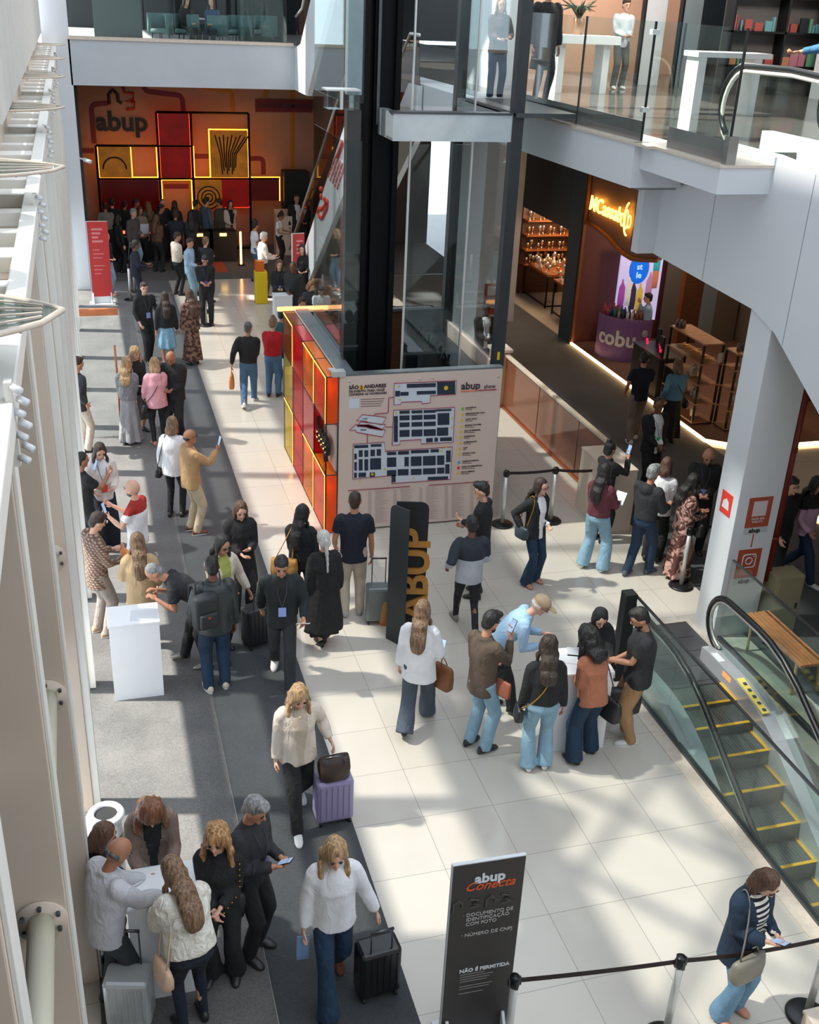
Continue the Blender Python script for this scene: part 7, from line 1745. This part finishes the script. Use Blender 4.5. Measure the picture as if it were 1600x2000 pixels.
Pn('person in pink blouse and black vest at the right edge', hpos(1596, 930, 1.68), 150, 1.68, 'f', 'mid', 'long', 'black', 'blouse', cl('lilac_blouse', 206, 166, 190), yoke=(BK, 0.34), bot='trousers', bc=DD, shoe=SW, arms=('hold', 'down'), legs='walk', head=(10, 0))
# ---- left carpet, middle distance
f = Pn('person with long dark hair, white blouse and a red badge holding a phone', hpos(192, 864, 1.70), 168, 1.70, 'f', 'light', 'long', 'dark', 'blouse', cl('white_blush', 226, 214, 208), inner=WH, bot='wide', bc=NV, arms=((0.16, 0.26, 1.05), (0.10, 0.28, 1.10)), head=(24, 0), badge=BRD)
f = Pn('person in black t-shirt, head shaved, half hidden by the left facade', hpos(154, 886, 1.72), 60, 1.72, skin_='tan', hair='buzz', hc='black', top='tee', tc=BK, sleeve='short', bot='trousers', bc=BK, arms=((0.05, 0.40, 1.30), 'down'), head=(10, 0), bulk=1.12)
phone(g(186, 908, 1.38), f, 'pale blue phone held up near the left facade', 1.2, mat('phone_blue', sr(150, 180, 220), 0.3))
f = Pn('person in white t-shirt with a red sweater on the shoulders, head shaved', hpos(262, 940, 1.74), -64, 1.74, skin_='light', hair='none', top='tee', tc=WH, sleeve='short', yoke=(cl('red_sweater', 166, 44, 38), 0.40), bot='trousers', bc=cl('white_jeans', 220, 222, 226), arms=((0.06, 0.36, 1.30), (0.12, 0.34, 1.22)), head=(8, 0), beard='salt', bulk=1.1)
phone(f.hand[1]+V((0, 0, .07)), f, 'phone raised by the man with the red sweater', 1.3)
f = Pn('person in brown plaid shirt opening an orange bag by the left facade', hpos(178, 1004, 1.74), 66, 1.74, skin_='light', hair='short', hc='dark', top='shirt', tc=PLD, tlen=-0.2, bot='trousers', bc=cl('stone_trousers', 150, 138, 130), shoe=ST, sole=SW, arms=('fwd', 'phone'), head=(30, 0), bulk=1.08)
bag(f.hand[0].lerp(f.hand[1], .5)+V((0.03, 0, 0.0)), 70, (0.30, 0.14, 0.24), BAGO, 'orange bag in the arms of the man in plaid', None, name='tote_bag')
Pn('person in beige blazer with light brown hair behind the white counter', hpos(268, 1046, 1.64), 4, 1.64, 'f', 'light', 'long', 'ombre', 'coat', BE, tlen=-0.2, bot='trousers', bc=BK, shoe=SW, arms=('hold', 'fwd'), head=(14, -10), bulk=1.05)
f = Pn('person in white pullover and black trousers with a black bag at the hip', (345, 1008), 22, 1.66, 'f', 'light', 'bob', 'ombre', 'sweater', WH, tlen=-0.16, bot='slim', bc=BK, shoe=BAGB, arms=('belly', 'down'), head=(18, 0), bulk=1.05)
shoulder_bag(f, 1, (0.24, 0.1, 0.16), BAGB, 'black shoulder bag of the woman in the white pullover', drop=0.55, side=0.25)
f = Pn('person in tan jacket and khaki trousers photographing with a phone', (378, 1040), 74, 1.70, skin_='tan', hair='bald_ring', hc='black', top='jacket', tc=TN, bot='trousers', bc=cl('sand_trousers', 200, 182, 152), shoe=SB, sole=WH, arms=((0.06, 0.42, 1.36), 'fwd'), head=(2, 0), glasses=True, bulk=1.08)
phone(f.hand[0]+V((0, 0, .07)), f, 'phone held out by the man in the tan jacket', 1.3)
f = Pn('person in pink hoodie and black leggings seen from behind', (312, 868), -6, 1.64, 'f', 'light', 'bob', 'blonde', 'sweater', PK, inner='hood', tlen=-0.14, bot='leggings', bc=BK, shoe=SNK, arms=('belly', 'hold'), head=(12, 0), bulk=1.15)
shoulder_bag(f, 1, (0.24, 0.12, 0.16), BAGB, 'black crossbody bag on the pink hoodie', drop=0.56, side=0.25, cross=True)
Pn('person in black with a shaved head looking down beside the pink hoodie', hpos(336, 682, 1.76), 206, 1.76, skin_='tan', hair='none', top='jacket', tc=BK, bot='trousers', bc=BK, arms=('belly', 'belly'), head=(36, 0), bulk=1.12)
Pn('person in grey knit and long silver skirt with blonde hair', (257, 866), 8, 1.62, 'f', 'light', 'wavy', 'blonde', 'sweater', GK, bot='maxi', hem=0.06, bc=SK, arms=('belly', 'belly'), head=(12, 10), bulk=1.05)
Pn('person in dark clothes with blonde hair facing the silver skirt', hpos(261, 678, 1.66), 150, 1.66, 'f', 'light', 'wavy', 'blonde', 'jacket', BK, bot='maxi', hem=0.3, bc=cl('grey_skirt', 96, 96, 100), arms=('fwd', 'belly'), head=(14, 0))
Pn('person in dark jacket mostly hidden behind the left facade', hpos(147, 700, 1.74), 60, 1.74, skin_='mid', hair='short', hc='dark', top='jacket', tc=CG, bot='trousers', bc=KB, arms=('hip', 'down'))
f = Pn('person in black shirt with a badge striding on the left carpet', (290, 705), 158, 1.78, hair='short', hc='dark', top='shirt', tc=BK, bot='trousers', bc=BK, arms=('hold', (0.30, 0.02, 1.02)), legs='step', head=(10, 10), badge=BBW, skin_='light')
Pn('person with very long dark hair, black top and blue denim skirt', (330, 716), -4, 1.66, 'f', 'mid', 'long', 'dark', 'sweater', BK, bot='skirt', hem=0.45, bc=cl('denim_skirt', 130, 172, 196), arms=('down', 'down'), head=(12, 0), bulk=1.08)
Pn('person in long brown patterned dress with brown hair', (378, 712), -12, 1.68, 'f', 'mid', 'long', 'brown', 'blouse', BFL, bot='maxi', hem=0.12, bc=BFL, arms=('belly', 'down'), head=(12, -10), bulk=1.1)
Pn('person in black shirt with a badge, head bowed by the barrier posts', (405, 634), 182, 1.76, hair='short', hc='black', top='shirt', tc=BK, sleeve='roll', bot='trousers', bc=BK, arms=('belly', 'belly'), head=(30, 0), badge=BPU)
f = Pn('person in black sweater and blue jeans walking away with an orange bag', (487, 792), 12, 1.74, hair='buzz', hc='salt', top='sweater', tc=BK, bot='trousers', bc=DM, shoe=SW, sole=SW, legs='walk', arms=('belly', (0.32, -0.05, 0.88)), head=(10, 20), bulk=1.08)
hand_tote(f, 1, (0.24, 0.10, 0.30), BAGO, 'orange paper bag hanging from the man in a black sweater', drop=0.12, name='paper_bag')
Pn('person in red sweater and jeans at the coloured acrylic display', (534, 774), 20, 1.66, 'f', 'light', 'bun', 'ombre', 'sweater', RD, bot='trousers', bc=DM, shoe=mat('shoe_black', (0, 0, 0)), arms=('belly', 'belly'), head=(18, 10), bulk=1.15)
Pn('person in teal cap and dark jacket beyond the red sweater', hpos(549, 606, 1.66), 30, 1.66, hair='short', hc='black', top='jacket', tc=TEALJ, bot='trousers', bc=BK, arms=('belly', 'belly'), cap=TEALJ, head=(10, 0))
# ---- far middle
Pn('person with white hair in a cream sweater beside the yellow stand', (515, 580), 82, 1.74, skin_='light', hair='short', hc='white', top='sweater', tc=cl('cream_sweater', 226, 214, 200), bot='trousers', bc=cl('brown_trousers', 72, 62, 52), arms=('fwd', 'fwd'), head=(10, 0))
Pn('person in white t-shirt and jeans half behind the cream sweater', hpos(497, 432, 1.72), 80, 1.72, 'f', 'mid', 'bun', 'black', 'tee', WH, sleeve='short', bot='trousers', bc=DM, arms=('belly', 'belly'))
Pn('person with long hair in a black blazer behind the small white podium', hpos(545, 508, 1.68), 184, 1.68, 'f', 'light', 'long', 'brown', 'jacket', BK, bot='trousers', bc=BK, arms=('belly', 'belly'), badge=BBW)
Pn('person in dark suit turned to the small white podium', hpos(573, 512, 1.74), 210, 1.74, skin_='brown', hair='buzz', hc='black', top='jacket', tc=BK2, bot='trousers', bc=BK2, arms=('belly', 'down'))
Pn('person with auburn hair working behind the kiosk', hpos(604, 548, 1.55), 150, 1.55, 'f', 'light', 'bob', 'auburn', 'sweater', CG, bot='trousers', bc=BK, arms=('fwd', 'fwd'), head=(30, 0))
Pn('person with black hair in white working behind the kiosk', hpos(627, 556, 1.55), 190, 1.55, skin_='light', hair='short', hc='black', top='tee', tc=WH, sleeve='short', bot='trousers', bc=BK, arms=('phone', 'fwd'), head=(35, 0))
Pn('person in grey t-shirt bent behind the left end of the kiosk', hpos(585, 580, 1.5), 90, 1.5, skin_='mid', hair='short', hc='dark', top='tee', tc=LG_, sleeve='short', bot='trousers', bc=BK, arms=('fwd', 'fwd'), head=(30, 0))
f = Pn('person with blonde hair in black with a tan tote near the tall red banner', (214, 578), 138, 1.68, 'f', 'light', 'long', 'blonde', 'sweater', BK, bot='trousers', bc=DL, shoe=SNK, arms=('fwd', 'belly'), head=(10, -20))
shoulder_bag(f, 0, (0.36, 0.14, 0.30), BAGT, 'tan straw tote on the woman beside the tall red banner', drop=0.48, bottom=mat('tote_orange', (0, 0, 0)))
Pn('person in dark navy with papers, second from the tall red banner', (270, 598), 84, 1.70, 'f', 'brown', 'pony', 'black', 'jacket', NV, bot='trousers', bc=NV, arms=('fwd', 'fwd'), head=(14, 0))
Pn('person in cream sweater and black trousers before the hall', (349, 576), 66, 1.68, 'm', 'mid', 'short', 'dark', 'sweater', CR, bot='slim', bc=BK, arms=('belly', 'belly'), head=(16, 20))
Pn('person in light blue shirt before the hall', hpos(368, 466, 1.72), 120, 1.72, skin_='mid', hair='short', hc='dark', top='shirt', tc=LB, bot='trousers', bc=DL, arms=('belly', 'down'))
Pn('person with greying hair in black, beside the light blue shirt', hpos(400, 464, 1.72), 40, 1.72, skin_='light', hair='short', hc='ombre', top='sweater', tc=BK, bot='trousers', bc=BK, arms=('belly', 'phone'))
Pn('person in white top bending beside the beige podium', hpos(545, 414, 1.6), 120, 1.6, 'f', 'tan', 'bun', 'black', 'tee', WH, sleeve='short', bot='trousers', bc=BK, arms=('fwd', 'fwd'), head=(30, 0))
Pn('person in black standing under the far escalator', hpos(590, 478, 1.68), 200, 1.68, 'f', 'light', 'long', 'dark', 'jacket', BK, bot='trousers', bc=BK, arms=('belly', 'fwd'))
Pn('person in black suit at the right of the glowing panels', hpos(540, 344, 1.85), 170, 1.85, skin_='mid', hair='buzz', hc='black', top='jacket', tc=BK, inner=WH, bot='trousers', bc=BK, arms=('down', 'down'), badge=BBW)
Pn('person in black beside the dark booth', hpos(572, 370, 1.7), 185, 1.7, 'f', 'mid', 'long', 'black', 'sweater', BK, bot='trousers', bc=BK, arms=('belly', 'belly'))
f = Pn('person in cream coat with a brown handbag in the middle of the hall', hpos(449, 392, 1.7), 170, 1.7, 'f', 'light', 'long', 'dark', 'coat', CR, tlen=-0.3, inner=BK, bot='trousers', bc=BK, arms=('belly', (0.05, 0.16, 1.4)))
bag(f.T(0.1, 0.02, 0.2), 180, (0.26, 0.12, 0.2), mat('bag_saddle', (0, 0, 0)), 'brown handbag of the woman in the cream coat')
crowd = [(205, 396, 1.72, 10, 'm', 'short', 'dark', cl('stone_jacket', 150, 140, 130), KB, 'stone coloured jacket, at the left edge of the crowd'),
 (258, 408, 1.80, 130, 'm', 'short', 'grey', cl('grey_leather', 84, 78, 76), DL, 'grey leather jacket holding papers in the crowd'),
 (240, 384, 1.7, 20, 'm', 'short', 'black', BK, BK, 'black with short hair in front of the left check-in desk'),
 (272, 405, 1.66, 170, 'f', 'bob', 'brown', cl('sand_top', 150, 130, 110), BK, 'sand coloured top in the crowd'),
 (212, 360, 1.76, 0, 'm', 'short', 'black', BK, BK, 'black farthest left before the red panel'),
 (253, 356, 1.76, 90, 'm', 'short', 'black', BK2, BK, 'washed black before the dark red panel'),
 (288, 392, 1.66, 0, 'f', 'long', 'ombre', cl('grey_top', 110, 106, 100), BK, 'grey top with light hair in the crowd'),
 (302, 358, 1.74, 160, 'm', 'buzz', 'black', BK, BK, 'black suit with a pale collar before the frame'),
 (304, 420, 1.64, 30, 'f', 'long', 'brown', cl('brown_jacket', 96, 66, 46), BK, 'brown jacket in the crowd'),
 (312, 400, 1.7, 100, 'm', 'short', 'black', BK, BK, 'black in profile in the crowd'),
 (330, 372, 1.68, 10, 'f', 'long', 'black', BK, BK, 'black with very long hair in the crowd'),
 (342, 412, 1.72, 0, 'm', 'short', 'dark', NV, BK, 'navy at the centre of the crowd'),
 (378, 388, 1.7, 60, 'm', 'short', 'black', CG, BK, 'charcoal in the crowd'),
 (392, 372, 1.78, 60, 'm', 'short', 'black', SLB, NV, 'steel blue shirt in the crowd'),
 (372, 414, 1.66, -10, 'f', 'long', 'black', BK2, BK, 'dark knit with long black hair in the crowd'),
 (418, 372, 1.74, -40, 'm', 'short', 'dark', OLV, BK, 'olive jacket at the right of the crowd'),
 (228, 420, 1.64, 60, 'f', 'bob', 'black', BK, BK, 'black with a bob in the front of the crowd')]
for i, (x, y, h, fc, sx, hr, hcx, tcx, bcx, lb) in enumerate(crowd):
    Pn('person in '+lb, hpos(x, y, h), fc, h, sx, ('mid', 'light', 'tan')[i % 3], hr, hcx, 'jacket' if i % 2 else 'sweater', tcx, bot='trousers', bc=bcx, arms=(('belly', 'down'), ('down', 'belly'), ('belly', 'belly'))[i % 3], head=(10, (i % 3-1)*15))
paper(g(282, 447, 1.2), f, 'sheet of paper held up in the crowd', (0.12, 0.16), up=1.2)
# ---- second level
Pn('person in white shirt with clasped hands beyond the balcony glass', (11.0, 22.3), 180, 1.74, skin_='light', hair='short', hc='dark', top='shirt', tc=cl('pale_blue_shirt', 206, 214, 220), bot='trousers', bc=cl('grey_green_trousers', 84, 86, 82), shoe=SW, arms=('belly', 'belly'), z0=5.93, lod=18)
Pn('person in black coat and trousers at the balcony end', (7.70, 18.5), 176, 1.93, skin_='light', hair='short', hc='black', top='coat', tc=BK, bot='slim', bc=BK, arms=('down', 'down'), z0=5.93, lod=14)
Pn('person in blue shirt holding the handrail on the upper escalator', (8.35, 11.0), 168, 1.78, skin_='tan', hair='short', hc='dark', top='shirt', tc=cl('blue_shirt', 48, 98, 132), bot='trousers', bc=cl('blue_trousers', 52, 86, 108), arms=((0.66, -0.62, 1.12), 'down'), z0=5.95, lod=10)
Pn('person in dark coat seated in a teal chair behind the bridge glass', (3.0, 31.95), 150, 1.7, 'f', 'light', 'long', 'dark', 'sweater', BK2, bot='trousers', bc=BK, arms=('belly', 'belly'), z0=5.95, sit=True, group=None)
Pn('person in blue coat seated right of the diner in dark', (3.68, 31.9), 200, 1.7, 'f', 'light', 'long', 'dark', 'sweater', cl('blue_coat', 52, 74, 110), bot='trousers', bc=NV, arms=('belly', 'belly'), z0=5.95, sit=True)
Pn('person with auburn hair behind the elevator glass on the second level', (7.2, 19.4), 190, 1.66, 'f', 'light', 'long', 'auburn', 'jacket', cl('wine_jacket', 60, 36, 36), bot='trousers', bc=DD, arms=('belly', 'fwd'), z0=5.93, lod=18)
finish_people()
